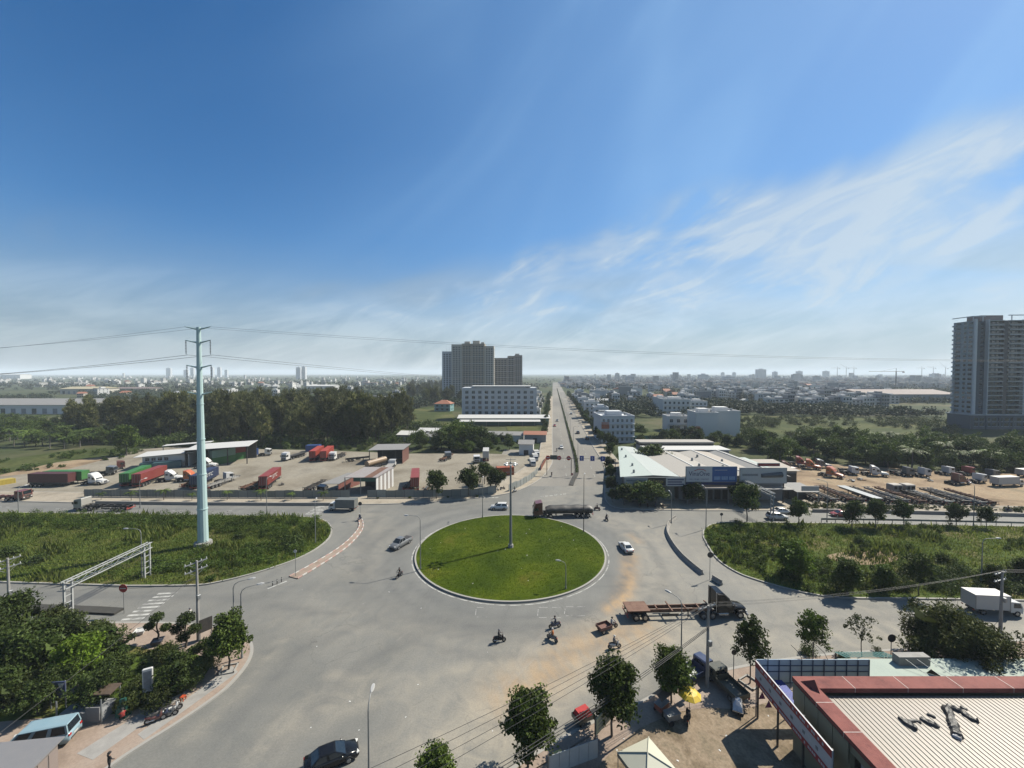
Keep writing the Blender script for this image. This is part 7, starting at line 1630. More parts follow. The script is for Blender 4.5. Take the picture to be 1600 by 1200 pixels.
disc_sign((1127, 817), 2.4, 'small round sign at the tip of the right bank', DARKM, .35, False); disc_sign((1146, 1062), 3.5, 'round sign with its grey back turned, beside the parked green lorry', DARKM, .3, False, .17); disc_sign((894, 757), 3.6, 'red sign on the nose of the avenue median', REDS, .35)
disc_sign((1392, 1024), 2.7, 'dark round disc on a post by the teal awning', DARKM, .5, False, .17, name='round_board')
# guard rail on the right
gl = resample(smooth(PXS([(1283, 818), (1400, 819.5), (1600, 824), (1900, 832)]), 4), 3.2)
o = thing('guard_rail', 'long steel guard rail along the upper right road', 'guard rail', (*gl[0].xy, 0)); b0 = Vector((gl[0].x, gl[0].y, 0))
for a, b in zip(gl[:-1], gl[1:]):
    d = b - a; m = MB(); n_ = Vector((-d.y, d.x, 0)).normalized()
    for zz, off in ((.95, .0), (1.08, .06), (1.2, .0)): pass
    m.loft([[q - b0 + n_ * o_ + Vector((0, 0, zz)) for zz, o_ in ((.85, 0), (.98, .07), (1.05, 0), (1.15, .07), (1.28, 0), (1.28, -.02), (.85, -.02))] for q in (a, b)]); m.build('rail', STEEL, o); MB().box(a.x - b0.x - .06, a.x - b0.x + .06, a.y - b0.y - .08, a.y - b0.y - .02, 0, 1.15).build('rail_post', STEEL, o)
# bollards on the left island nose
for k, (x, y) in enumerate([(426, 915), (433, 912), (440, 909)]):
    p = G(x, y); o = thing('bollard', 'small dark bollard at the nose of the left traffic island, %s' % ['left', 'middle', 'right'][k], 'bollard', p); MB().cyl((0, 0, 0), (0, 0, .75), .07, .06, 8).build('post', DARKM, o); MB().cyl((0, 0, .5), (0, 0, .6), .072, .07, 8).build('band', WHITEP, o)
# ---- near left odds and ends
o = thing('upright_sign', 'tall white upright sign box among the garden shrubs', 'sign', G(232, 1100, .17), .5); MB().cbox((0, 0, 2.6), (.85, .28, 2.5), 0, 0, .05).build('box', WHITEP, o); MB().box(-.06, .06, -.06, .06, -.1, 1.4).build('post', STEEL, o); MB().box(-.33, .33, -.155, -.14, 1.6, 3.6).build('print', P('print_grey', (.22, .24, .26)), o)
o = thing('shop_board', 'blue board with a white triangle at the garden stall', 'sign', G(90, 1108, .17), .1); MB().box(-.8, .8, -.05, .05, 1.2, 2.9).build('panel', P('board_blue', (.05, .07, .16), var=.3), o); MB().add([(.15, -.07, 2.75), (.75, -.07, 2.75), (.45, -.07, 1.9)], [(0, 2, 1)]).build('white_triangle', WHITEP, o)
for x in (-.7, .7): MB().box(x - .05, x + .05, .06, .14, 0, 2.9).build('post', STEEL, o)
o = thing('garden_stall', 'garden stall counter with its roof coloured dark for shade', 'stall', G(140, 1118, .17), .05); MB().box(-2.0, 2.0, -.9, .9, 0, 1.0).build('counter', WALLG, o); slope_roof(o, [(-2.2, -.2, 2.3), (2.2, -.2, 2.3), (2.2, 1.1, 2.45), (-2.2, 1.1, 2.45)], P('stall_roof', (.12, .085, .06), var=.3))  # roof colour darkened to stand in for the garden's shade
for x in (-2.1, 2.1):
    for y in (-1, 1): MB().box(x - .05, x + .05, y - .05, y + .05, 0, 2.4).build('post', STEEL, o)
MB().box(.6, 1.9, -1.0, -.9, .2, 1.6).build('cupboard', P('cupboard_grey', (.25, .25, .26)), o)
pl = [(-20, 1290), (6, 1180), (92, 1172), (70, 1225)]
o = thing('metal_kiosk', 'grey metal kiosk roof at the lower left corner', 'kiosk', G(10, 1235, .17), .12); KM = P('kiosk_metal', (.34, .34, .35), rough=.5, metal=.2, var=.15, dirt=.2)
MB().box(-3.2, 2.6, -1.5, 1.4, 0, 2.35).build('wall', P('kiosk_wall', (.26, .23, .22), dirt=.3), o); slope_roof(o, [(-3.5, -1.8, 2.4), (2.9, -1.8, 2.4), (2.9, 1.7, 2.75), (-3.5, 1.7, 2.75)], KM)
for k in range(3): MB().box(2.6, 2.64, -1.2 + k * .9, -.45 + k * .9, .2, 2.1).build('door_panel', P('kiosk_panel', (.33, .27, .25), dirt=.3), o)
person(G(192, 1128, .17), 2.5, 'sit', 'red', 'black', 'seated person in the shade at the garden edge', 'black', .17)
o = thing('green_tarp', 'crumpled green tarpaulin hung beside the garden stall', 'tarpaulin', G(193, 1118, .17)); MB().loft([[(-.6, -.3, 0), (.5, -.4, 0), (.6, .3, 0), (-.5, .4, 0)], [(-.5, -.25, .8), (.45, -.2, .9), (.4, .3, .8), (-.4, .25, .9)], [(-.3, -.1, 1.7), (.35, -.1, 1.9), (.3, .1, 1.85), (-.25, .1, 1.7)]]).build('cloth', P('green_tarp', (.03, .16, .12), rough=.6, bump=.3), o)
o = thing('orange_stool', 'small orange red stool at the edge of the garden', 'stool', G(286, 1094, .17)); MB().box(-.2, .2, -.2, .2, .38, .44).build('seat', P('orange_plastic', (.55, .10, .04), rough=.4), o)
for x in (-.16, .16):
    for y in (-.16, .16): MB().box(x - .03, x + .03, y - .03, y + .03, 0, .38).build('leg', P('orange_plastic', (.55, .10, .04)), o)
o = thing('dark_board', 'slanted dark board on legs by the left pavement corner', 'sign', G(322, 1000, .17), .9); MB().box(-.7, .7, -.04, .04, 1.2, 2.9).build('panel', DARKM, o)
for x in (-.6, .6): MB().box(x - .04, x + .04, .05, .12, 0, 2.8).build('post', STEEL, o)
# ================================================================== NEAR RIGHT PLOT
# big roof with a red parapet
ROOFZ = 6.35; PARR = P('parapet_red', (.235, .042, .034), rough=.85, var=.45, scale=.8, bump=.2, dirt=.4, dcol=(.27, .11, .085)); KHAKI = W('wall_khaki', (.27, .26, .175), var=.12); SHEETR = P('roof_sheet', (.33, .285, .235), rough=.5, var=.3, scale=.35, dirt=.5, dcol=(.24, .19, .15))
bx0, by1, bz = 26.0, 35.8, 7.0
o = thing('red_parapet_building', 'near building with a red parapet and ribbed beige roof at the lower right', 'building', (0, 0, 0))
MB().box(bx0, 72, by1 - .35, by1, .1, bz - .4).build('back_wall', KHAKI, o); MB().box(bx0, bx0 + .35, 29.7, by1 - .36, .1, bz - .4).build('side_wall', KHAKI, o); MB().box(bx0, bx0 + .35, 12, 29.69, bz - 1.1, bz - .4).build('side_beam', KHAKI, o)
for y in (28.6, 26.2, 23.5): MB().box(bx0 + .02, bx0 + .3, y - .2, y + .2, .1, bz - 1.1).build('column', WALLG, o)
MB().box(bx0 + .36, 60, 20, 34, .12, .2).build('floor', CONC, o); MB().box(bx0 + 3, 60, 24, 34, .2, bz - 1.2).build('inner_wall', W('inner_wall', (.16, .15, .14)), o)
m = MB(); m.box(bx0 - .12, 72, by1 - 1.3, by1 + .12, bz - .4, bz); m.build('back_parapet', PARR, o); MB().box(bx0 - .12, bx0 + 1.3, 12, by1 - 1.302, bz - .4, bz - .003).build('side_parapet', PARR, o)
for k, x in enumerate((30.5, 35.2, 40.1, 44.6)): MB().box(x - .03, x + .03, by1 - 1.31, by1 + .13, bz - .41, bz + .012).build('parapet_joint', P('joint_mortar', (.5, .38, .34), var=.4, scale=3), o)
for k, y in enumerate((33.0, 30.2, 27.0)): MB().box(bx0 - .13, bx0 + 1.31, y - .03, y + .03, bz - .41, bz + .008).build('parapet_joint', P('joint_mortar', (.5, .38, .34)), o)
MB().box(45.9, 47.2, 12, by1 - 1.302, bz - .4, bz + .02).build('cross_parapet', PARR, o)
for k in range(4): MB().box(bx0 - .16, bx0 - .121, by1 - 1.6 * (k + 1) * .95, by1 - 1.6 * k * .95 - .06, 5.0, bz - .42).build('cladding_panel', KHAKI, o)
MB().add([(bx0 + .2, by1 - .5, bz + .01), (bx0 + 1.5, by1 - .9, bz + .01), (bx0 + .9, by1 - 1.9, bz + .01), (bx0 + .95, by1 - 1.2, bz + .7)], [(0, 1, 3), (1, 2, 3), (2, 0, 3)]).build('torn_flashing', PARR, o)
rs = MB(); n = 46; x0, x1 = bx0 + 1.3, 45.9; prof = []
for k in range(n):
    xa = x0 + (x1 - x0) * k / n; s = (x1 - x0) / n
    prof += [(xa, ROOFZ), (xa + s * .55, ROOFZ), (xa + s * .62, ROOFZ + .04), (xa + s * .9, ROOFZ + .04)]
prof.append((x1, ROOFZ))
ys = [by1 - 1.32, 28, 20, 12]
for ya, yb in zip(ys[:-1], ys[1:]):
    for (xa, za), (xb, zb_) in zip(prof[:-1], prof[1:]): rs.quad((xa, yb, za - (by1 - yb) * .02), (xb, yb, zb_ - (by1 - yb) * .02), (xb, ya, zb_ - (by1 - ya) * .02), (xa, ya, za - (by1 - ya) * .02))
rs.build('ribbed_roof', SHEETR, o)
# rolled black sheets lying on the roof
CL = P('black_sheet', (.028, .029, .032), rough=.5, var=.4, scale=2, bump=.5, dirt=.2); CW = P('white_film', (.6, .6, .6), rough=.4, var=.3, scale=2)
def roll(pxs, r, label, mat=CL):
    pts = [G(x, y, ROOFZ - .02) for x, y in pxs]; rg = random.Random(int(pxs[0][0])); line = smooth(pts, 5); m = MB(); rings = []
    for i, c in enumerate(line):
        d = (line[min(i + 1, len(line) - 1)] - line[max(i - 1, 0)]).normalized(); n_ = Vector((-d.y, d.x, 0)); k = r * rg.uniform(.75, 1.25) * (.6 if i in (0, len(line) - 1) else 1)
        rings.append([c + n_ * k * 1.5, c + n_ * k * .9 + Vector((0, 0, k * rg.uniform(.9, 1.3))), c + Vector((0, 0, k * rg.uniform(.6, 1.5))), c - n_ * k * .9 + Vector((0, 0, k * rg.uniform(.8, 1.3))), c - n_ * k * 1.5])
    m.loft(rings, 0, False); return tag(m.build('crumpled_sheet', mat), label, 'sheet')
roll([(1405, 1121), (1418, 1132), (1434, 1140)], .17, 'crumpled black sheet on the ribbed roof, leftmost'); roll([(1412, 1124), (1428, 1135)], .12, 'short black roll leaning on the leftmost sheet'); roll([(1437, 1122), (1452, 1130), (1468, 1136)], .15, 'second crumpled black sheet on the ribbed roof')
roll([(1477, 1104), (1486, 1122), (1492, 1140), (1497, 1152)], .22, 'long black sheet bent down the ribbed roof'); roll([(1478, 1102), (1500, 1112), (1515, 1122), (1530, 1128)], .16, 'thin black sheet slanting to the right on the ribbed roof'); roll([(1488, 1148), (1497, 1153), (1503, 1156)], .14, 'torn white film at the end of the long black sheet', CW)
roll([(1448, 1116), (1462, 1121)], .09, 'small black scrap above the second sheet'); roll([(1500, 1104), (1512, 1110)], .10, 'short black strip beside the slanting sheet'); roll([(1420, 1128), (1430, 1126), (1440, 1130)], .09, 'flat black scrap between the two left sheets'); roll([(1482, 1130), (1490, 1136)], .12, 'folded black piece on the long bent sheet')
# red and white banner board seen edge-on
o = thing('banner_board', 'long red and white banner board leading to the near building', 'sign', (24.7, 39.3, 0)); BR, BWH = P('banner_red', (.36, .015, .035), rough=.5, var=.12), P('banner_white', (.56, .60, .64), rough=.5, var=.1); zt_, zb_ = 6.0, 3.75; L = 9.6
MB().box(-.12, .0, -L, 0, zb_, zt_).build('panel', BWH, o); MB().box(-.135, -.12, -L, 0, zt_ - .62, zt_).build('red_band', BR, o); MB().box(-.135, -.12, -L, 0, zb_, zb_ + .55).build('red_band', BR, o)
rg = random.Random(3)
for row, (za, zb2) in enumerate(((zt_ - .42, zt_ - .2), (zb_ + .17, zb_ + .37))):
    y = -.9
    while y > -L + .8:
        w = rg.uniform(.09, .2); MB().box(-.15, -.135, y - w, y, za, zb2).build('white_print', BWH, o); y -= w + rg.choice([.05, .06, .07, .3])
for k in range(6): MB().box(-.15, -.12, -1.0 - k * 1.45, -.75 - k * 1.45, zb_ + .9, zb_ + 1.15).build('grey_emblem', P('print_grey', (.22, .24, .26)), o)
for y in (-.2, -3.2, -6.4, -9.4): MB().box(.01, .14, y - .07, y + .07, .1, zt_ - .05).build('post', DARKM, o)
for y in (-1.2, -2.2): MB().add([(-.14, y, zb_), (-.7, y - .3, zb_ - .5), (-.14, y - .5, zb_ - .3)], [(0, 1, 2)]).build('torn_flap', BR, o)
# blue backed hoarding
o = thing('blue_hoarding', 'pale blue sheet hoarding with dark blue frame behind the red banner', 'hoarding', (24.75, 39.4, 0)); HB, HF = P('hoarding_blue', (.56, .72, .86), rough=.5, var=.12, dirt=.12), P('frame_blue', (.03, .07, .16), rough=.5)  # pale sheet tone stands in for backlight through translucent panels
for k in range(10):
    for r_ in range(2): MB().box(k * 1.14 + .02, (k + 1) * 1.14 - .02, 0, .05, 3.6 + r_ * 1.22, 4.79 + r_ * 1.22).build('sheet_panel', HB, o)
for k in range(11): MB().box(k * 1.14 - .03, k * 1.14 + .03, -.09, -.01, 3.5 if k % 3 else .1, 6.02).build('frame_post', HF, o)
for zz in (3.62, 4.8, 5.4): MB().box(-.05, 11.45, -.07, -.012, zz - .03, zz + .03).build('frame_rail', HF, o)
for x in (1.2, 4.6, 7.2): MB().tube([(x, -.05, 6.0), (x - .1, .3, 6.5), (x - .5, .9, 6.9)], .03, 5).build('lamp_arm', DARKM, o)
tag(MB().box(24.9, 27.2, 36.0, 39.2, 4.0, 4.06).build('blue_tarpaulin', P('blue_tarp', (.02, .05, .33), rough=.5, var=.4, scale=1, bump=.3)), 'bright blue tarpaulin spread below the blue hoarding', 'tarpaulin')
# mint slab roof with parapet beyond
o = thing('mint_slab_house', 'flat pale mint concrete roof behind the red parapet', 'building', (0, 0, 0)); MB().box(36.5, 74, 40.2, 43.0, .1, 3.0).build('wall', WALLG, o); MB().box(36.2, 74, 39.6, 43.3, 3.0, 3.25).build('roof_slab', P('mint_slab', (.44, .53, .47), rough=.8, var=.22, scale=.35, dirt=.3, dcol=(.3, .33, .28)), o); MB().box(42.0, 45.4, 42.2, 43.0, 3.25, 4.2).build('water_box', CONC, o)
for k in range(3): MB().tube([(42.4 + k * 1.2, 42.6, 4.2), (43.6 + k * 1.3, 40.2, 3.3)], .03, 4).build('stay_wire', STEEL, o)
MB().add([(43.9, 41.2, 3.26), (44.9, 40.6, 3.26), (44.2, 41.0, 3.8)], [(0, 1, 2), (2, 1, 0)]).build('vent_cowl', DARKM, o)
o = thing('teal_awning', 'striped dark teal awning at the edge of the mint roof', 'awning', (0, 0, 0))
for k in range(14): MB().add([(37.2 + k * .42, 43.4, 3.3), (37.5 + k * .42, 43.4, 3.3), (37.5 + k * .42, 45.0, 2.8), (37.2 + k * .42, 45.0, 2.8)], [(0, 1, 2, 3)]).build('slat', P('teal_slat', (.03, .14, .13), rough=.5), o)
for x in (37.2, 43.0): MB().box(x - .05, x + .05, 44.7, 44.8, .15, 2.85).build('post', DARKM, o)
# white tent
c = G(1012, 1190, 2.6); o = thing('canopy_tent', 'white pyramid canopy tent with a pink edge at the bottom', 'tent', (c.x, c.y, .17), .42); TENT = P('tent_cloth', (.62, .62, .50), rough=.7, var=.12, scale=1, dirt=.15); w = 1.75
cor = [Vector((-w, -w, 2.35)), Vector((w, -w, 2.35)), Vector((w, w, 2.35)), Vector((-w, w, 2.35))]; ap = Vector((0, 0, 3.2))
for k in range(4):
    a, b = cor[k], cor[(k + 1) % 4]; MB().add([a, b, ap, a - Vector((0, 0, .05)), b - Vector((0, 0, .05)), ap - Vector((0, 0, .05))], [(0, 1, 2), (5, 4, 3), (0, 3, 4, 1)]).build('roof_panel', TENT, o); MB().tube([a + Vector((0, 0, .03)), ap + Vector((0, 0, .04))], .05, 5).build('seam', TENT, o)
    MB().add([a, b, b - Vector((0, 0, .35)), a - Vector((0, 0, .35))], [(0, 1, 2, 3), (3, 2, 1, 0)]).build('valance', P('pink_cloth', (.62, .20, .33)) if k == 1 else TENT, o); MB().cyl((a.x * .97, a.y * .97, -.05), (a.x * .97, a.y * .97, 2.36), .035, .035, 6).build('pole', STEEL, o)
# board on posts beside the tent
a, b = G(944, 1200, 1.0), G(966, 1180, 1.0); o = thing('notice_board', 'slanted pale notice board on two posts left of the white tent', 'sign', (12.2 - 3.6, 36.0, .17), .78); MB().box(-1.4, 1.4, -.06, .04, 2.1, 3.6).build('panel', P('notice_cloth', (.42, .44, .30), var=.2, scale=1.5), o)
for x in (-1.4, 1.4): MB().box(x - .05, x + .05, .05, .14, -.1, 3.7).build('post', DARKM, o)
for k in range(3): MB().box(-1.1, .9 - .3 * (k % 2), -.08, -.06, 2.4 + .35 * k, 2.52 + .35 * k).build('print_line', P('print_grey', (.22, .24, .26)), o)
# white sheet fence near the bottom
o = thing('panel_fence', 'white sheet panel fence at the bottom edge left of the tent', 'fence', (*G(858, 1212, .17).xy, .17)); e = G(934, 1184, .17) - G(858, 1212, .17); an = math.atan2(e.y, e.x); n_ = 5; o.rotation_euler = (0, 0, an)
for k in range(n_): MB().box(e.length * k / n_ + .02, e.length * (k + 1) / n_ - .02, -.02, .02, .05, 1.75).build('sheet_panel', P('fence_white', (.50, .55, .57), rough=.5, dirt=.15), o); MB().box(e.length * k / n_ - .03, e.length * k / n_ + .03, .03, .09, -.05, 1.8).build('fence_post', STEEL, o)
o = thing('yellow_crate', 'small yellow crate behind the white panel fence', 'crate', G(872, 1186, .17), .4); MB().box(-.4, .4, -.25, .25, 0, .5).build('body', P('yellow_plastic', (.62, .5, .12), rough=.5), o); MB().box(-.42, .42, -.27, .27, .5, .56).build('rim', P('yellow_plastic', (.62, .5, .12)), o)
# yellow parasol and stalls
p = G(1077, 1118, .17); o = thing('parasol', 'bright yellow parasol over a street stall', 'parasol', (p.x, p.y, .17)); YP = P('parasol_yellow', (.75, .52, .015), rough=.6, var=.08); MB().cyl((0, 0, 0), (0, 0, 2.7), .03, .025, 6).build('pole', STEEL, o)
for k in range(8):
    a0, a1 = k * math.pi / 4, (k + 1) * math.pi / 4; r0, r1 = .75, 1.15
    q = [Vector((0, 0, 2.72)), Vector((math.cos(a0) * r0, math.sin(a0) * r0, 2.5)), Vector((math.cos(a1) * r0, math.sin(a1) * r0, 2.5)), Vector((math.cos(a0) * r1, math.sin(a0) * r1, 2.2)), Vector((math.cos(a1) * r1, math.sin(a1) * r1, 2.2))]
    MB().add(q + [v - Vector((0, 0, .02)) for v in q], [(0, 1, 2), (1, 3, 4, 2), (7, 6, 5), (7, 9, 8, 6)]).build('gore', YP, o); MB().tube([q[0], q[1], q[3]], .012, 4).build('rib', STEEL, o)
def cart(at_, rz, label, col, roofed=True):
    p = G(*at_, .17); o = thing('street_stall', label, 'stall', (p.x, p.y, .17), rz); MB().box(-.7, .7, -.4, .4, .45, 1.0).build('cabinet', col, o); MB().box(-.75, .75, -.45, .45, 1.0, 1.05).build('worktop', STEEL, o)
    for s in (-1, 1): MB().cyl((-.4, s * .46, .28), (-.4, s * .5, .28), .28, .28, 12).build('wheel', TYRE, o)
    MB().box(.55, .62, -.05, .05, 0, .45).build('leg', STEEL, o)
    if roofed:
        for x in (-.65, .65):
            for y in (-.36, .36): MB().cyl((x, y, 1.05), (x, y, 1.9), .02, .02, 5).build('post', STEEL, o)
        MB().add([(-.9, -.6, 1.85), (.9, -.6, 1.85), (.9, 0, 2.2), (-.9, 0, 2.2), (.9, .6, 1.85), (-.9, .6, 1.85)], [(0, 1, 2, 3), (3, 2, 4, 5)]).build('roof', P('stall_roof', (.12, .085, .06), var=.3), o)
    return p
cart((1034, 1112), .6, 'brown roofed street stall left of the yellow parasol', P('red_cabinet', (.35, .07, .04), dirt=.3)); cart((1050, 1128), .3, 'low silver street stall in the tree shade', STEEL, False)
person(G(1078, 1131, .17), 2.4, 'sit', 'black', 'grey', 'person seated under the yellow parasol', 'black', .17)
q_ = motorbike(G(1074, 1127, .17), 1.2, BK, 'motorbike parked under the yellow parasol', .17)
o = thing('hand_cart', 'cart covered with a crumpled silver sheet beside the dark green lorry', 'cart', G(1152, 1110, .17), 1.1); MB().box(-.9, .9, -.5, .5, .4, .5).build('deck', DARKM, o); wheels(o, [(-.2, -.55), (-.2, .55)], .3, .1)
MB().loft([[(-.8, -.45, .5), (.8, -.5, .5), (.85, .5, .5), (-.8, .45, .5)], [(-.6, -.4, .85), (.5, -.45, 1.0), (.7, .3, .8), (-.5, .4, .95)], [(-.3, -.15, 1.15), (.2, -.2, 1.3), (.3, .2, 1.1), (-.2, .2, 1.25)]]).build('silver_sheet', P('silver_film', (.62, .64, .68), rough=.25, metal=.5, var=.3, scale=3, bump=.5), o)
# tree pit and paper scraps
o = thing('tree_pit', 'square concrete tree pit round the slim young tree', 'tree pit', G(1172, 1067, .17), .5); m = MB()
for k in range(4):
    a = k * math.pi / 2; MB().cbox((math.cos(a) * .8, math.sin(a) * .8, .08), (.14, 1.74, .16), a).build('edge_stone', KERB, o)
o = thing('tree_pit', 'square tree pit with a low rail round the small round street tree', 'tree pit', G(357, 1046, .17), .3)
for k in range(4):
    a = k * math.pi / 2; MB().cbox((math.cos(a) * .75, math.sin(a) * .75, .07), (.14, 1.64, .14), a).build('edge_stone', KERB, o)
lit = MB(); rg = random.Random(9)
for k in range(52):
    if k < 30: x, y = rg.uniform(660, 940), rg.uniform(812, 935)
    else: x, y = rg.choice([(rg.uniform(420, 800), rg.uniform(900, 1150)), (rg.uniform(960, 1240), rg.uniform(1100, 1190))])
    c = G(x, y, .3 if k < 30 else (.015 if x < 810 else .2)); a = rg.random() * 3; s = rg.uniform(.04, .10); u, v = Vector((math.cos(a), math.sin(a), .15)) * s, Vector((-math.sin(a), math.cos(a), .1)) * s * .7
    if k < 30 and (Vector((c.x, c.y, 0)) - RC).length > RR - 1: continue
    lit.quad(c - u - v, c + u - v, c + u + v, c - u + v)
tag(lit.build('litter', P('paper_white', (.7, .7, .68), rough=.8)), 'scraps of white litter on the lawn and road', None, None, 'stuff')
# ================================================================== THE FAR PLAIN
frng = random.Random(77); nrng = np.random.default_rng(77)
NEARBLD = [(-92, 500, -15, 600), (-40, 255, 30, 330), (45, 215, 135, 262), (280, 240, 380, 280), (115, 320, 165, 350), (-145, 350, -100, 395), (-85, 360, -50, 400)]
def freep(p, m=0):
    x, y = p
    t = x * math.cos(ST) - y * math.sin(ST)
    if -8 - m < t < 30 + m and y < 1500: return False
    return not any(a - m < x < c + m and b - m < y < d + m for a, b, c, d in NEARBLD)
def far_pick(x0, x1, y0, y1):
    "spot drawn evenly over a window of the view"
    return G(frng.uniform(x0, x1), frng.uniform(y0, y1), -.3)
# individual houses
def house_mesh(w, d, h, fl, wall, roof, kind):
    m = MB(); m.box(-w / 2, w / 2, 0, d, 0, h, 0); fh = h / fl
    for k in range(fl):
        for i in range(3):
            x = -w / 2 + w * (i + .5) / 3; m.box(x - w * .10, x + w * .10, -.06, .02, k * fh + fh * .3, k * fh + fh * .78, 1)
            m.box(w / 2 - .02, w / 2 + .06, d * (i + .35) / 3, d * (i + .65) / 3, k * fh + fh * .35, k * fh + fh * .75, 1)
        if k: m.box(-w / 2 - .1, w / 2 + .1, -1.0, -.01, k * fh - .1, k * fh + .08, 2)
    if kind == 0:
        for a in ((-w / 2 - .1, w / 2 + .1, -.1, .2), (-w / 2 - .1, w / 2 + .1, d - .2, d + .1), (-w / 2 - .1, -w / 2 + .2, .2, d - .2), (w / 2 - .2, w / 2 + .1, .2, d - .2)): m.box(*a, h, h + .9, 2)
        m.box(-w * .25, w * .2, d * .4, d * .8, h, h + 2.4, 0)
    else:
        e = .6; m.add([(-w / 2 - e, -e, h), (w / 2 + e, -e, h), (w / 2 + e, d + e, h), (-w / 2 - e, d + e, h), (-w / 2 - e, d / 2, h + 2.6), (w / 2 + e, d / 2, h + 2.6)], [(0, 1, 5, 4), (1, 2, 5), (2, 3, 4, 5), (3, 0, 4)], 2)
    return m.mesh('house', [wall, GLASS2, roof])
HM = [('white flat roofed', house_mesh(7, 14, 10.5, 3, WALLW, ROOFW, 0)), ('pale grey flat roofed', house_mesh(6, 15, 13, 4, WALLG, ROOFW, 0)), ('wide white', house_mesh(12, 12, 9, 3, WALLW, ROOFG, 0)), ('cream', house_mesh(8, 12, 7, 2, WALLC, ROOFR, 1)), ('low white', house_mesh(10, 9, 4, 1, WALLW, ROOFW, 1)), ('blue grey', house_mesh(7, 14, 11, 3, WALLB, ROOFG, 0))]
def far_house(k, p, rz, where):
    nm, me_ = HM[k % 6]; tag(link('house', me_, None, (p[0], p[1], -.3), rz, frng.uniform(.85, 1.2)), '%s house %s' % (nm, where), 'house', '%s houses %s' % (nm, where))
made = 0
for row, (xa, xb, y) in enumerate([(1205, 1395, 639), (1190, 1395, 631), (1100, 1390, 624), (1110, 1400, 618)]):     # rows of villas
    x = xa
    while x < xb:
        p = G(x, y + frng.uniform(-.7, .7), -.3); far_house([0, 2, 1, 0, 2][made % 5], p, -.25 + frng.uniform(-.06, .06), 'in the villa rows on the right of the plain'); made += 1; x += frng.uniform(8.5, 14) * (y - 583) / 45
tries = 0
while made < 190 and tries < 4000:
    tries += 1; p = far_pick(905, 1350, 601, 634)
    if freep(p.xy): far_house(frng.choice([0, 0, 1, 2, 4, 5, 3]), p, -.2 + frng.choice([0, 1.57]) + frng.uniform(-.1, .1), 'in the far town right of the avenue'); made += 1
tries = 0
while made < 225 and tries < 4000:
    tries += 1; p = far_pick(120, 690, 596, 622)
    if freep(p.xy): far_house(frng.choice([0, 4, 4, 3, 2]), p, frng.uniform(-.5, .5), 'on the far plain left of the avenue'); made += 1
# beyond those the town is one mass
wallset = [W('far_wall_a', (.62, .62, .60), dirt=0), W('far_wall_b', (.42, .42, .41), dirt=0), W('far_roof_a', (.50, .47, .43), dirt=0), W('far_roof_b', (.34, .20, .15), dirt=0)]
fm = MB()
for k in range(3300):
    right = frng.random() < .95
    p = far_pick(880, 1640, 588.2, 607) if right else far_pick(-60, 720, 588.0, 605)
    if not freep(p.xy, 2): continue
    D = p.y; w, d, h = frng.uniform(6, 13), frng.uniform(8, 16), frng.choice([4, 6, 9, 11, 13]) * frng.uniform(.8, 1.2)
    if frng.random() < .03: h *= 2.4; w *= 1.5
    if frng.random() < .06: w *= 3.5; d *= 2; h = 7
    m1 = frng.choice([0, 0, 1]); m2 = frng.choice([0, 2, 2, 3, 1])
    fm.box(p.x - w / 2, p.x + w / 2, p.y, p.y + d, -.3, h, m1); fm.box(p.x - w / 2 - .3, p.x + w / 2 + .3, p.y - .3, p.y + d + .3, h, h + .7, m2)
    if frng.random() < .5: fm.box(p.x - w * .2, p.x + w * .2, p.y + d * .4, p.y + d * .8, h + .7, h + 3, m1)
    if D < 1200:
        for q in range(int(h / 3)): fm.box(p.x - w * .35, p.x + w * .35, p.y - .08, p.y - .02, q * 3 + 1, q * 3 + 2.2, 4)
tag(fm.build('distant_town', wallset + [GLASS2]), 'hazy spread of distant houses out to the horizon', None, None, 'stuff')
# far woods
cs, rs_ = [], []
zones = [((880, 1660), (587.4, 652), 5200), ((-80, 720), (587.4, 640), 4300), ((640, 870), (588, 640), 700)]
def clear(p):
    return not any(inside(p, f) for f in FIELDS)
FIELDS = [[G(x, y) for x, y in pts] for nm, pts, mt in fields if nm != 'dirt_track']
for (xa, xb), (ya, yb), n in zones:
    for k in range(n):
        f = frng.random() ** 1.25; y = ya + (yb - ya) * f; x = frng.uniform(xa, xb); p = G(x, y, 0)
        if not freep(p.xy, 3) or not clear(p.xy): continue
        if nz2(p, .006, 1.3) + .5 * nz2(p, .017, 4) < -.35: continue
        s = frng.uniform(2.2, 4.8) * (1.0 if p.y < 900 else 1.35); c_ = 4 if p.y < 800 else 2
        for q in range(c_):
            a = frng.random() * 6.28; cs.append((p.x + math.cos(a) * s * .7, p.y + math.sin(a) * s * .7, s * frng.uniform(.6, 1.5))); rs_.append(s * .75)
rs_ = np.array(rs_); cs = np.array(cs); nearm = cs[:, 1] < 800
for nm, msk, per, lf, lab in (('distant_wood', nearm, 26, 1.5, 'belts of trees between the houses in the middle distance'), ('distant_wood', ~nearm, 10, 3.4, 'hazy woods far out on the plain')):
    V_, F_ = leaves(cs[msk], rs_[msk], per, lf, nrng, .6, squash=.8); V_[:, 2] = np.maximum(V_[:, 2], -.3); tag(link(nm, fastmesh(nm, V_, F_, FARL)), lab, None, None, 'stuff')
# a dark grove left of the apartments
for i, p in enumerate(scatter([G(x, y) for x, y in [(640, 636), (720, 634), (720, 612), (690, 604), (640, 606)]], 46, frng)):
    tree('casu%d' % (i % 3), p, frng.uniform(.6, .95), 'dark conical tree in the grove left of the apartment block', group='grove left of the apartments', name='grove_tree', z=-.3)
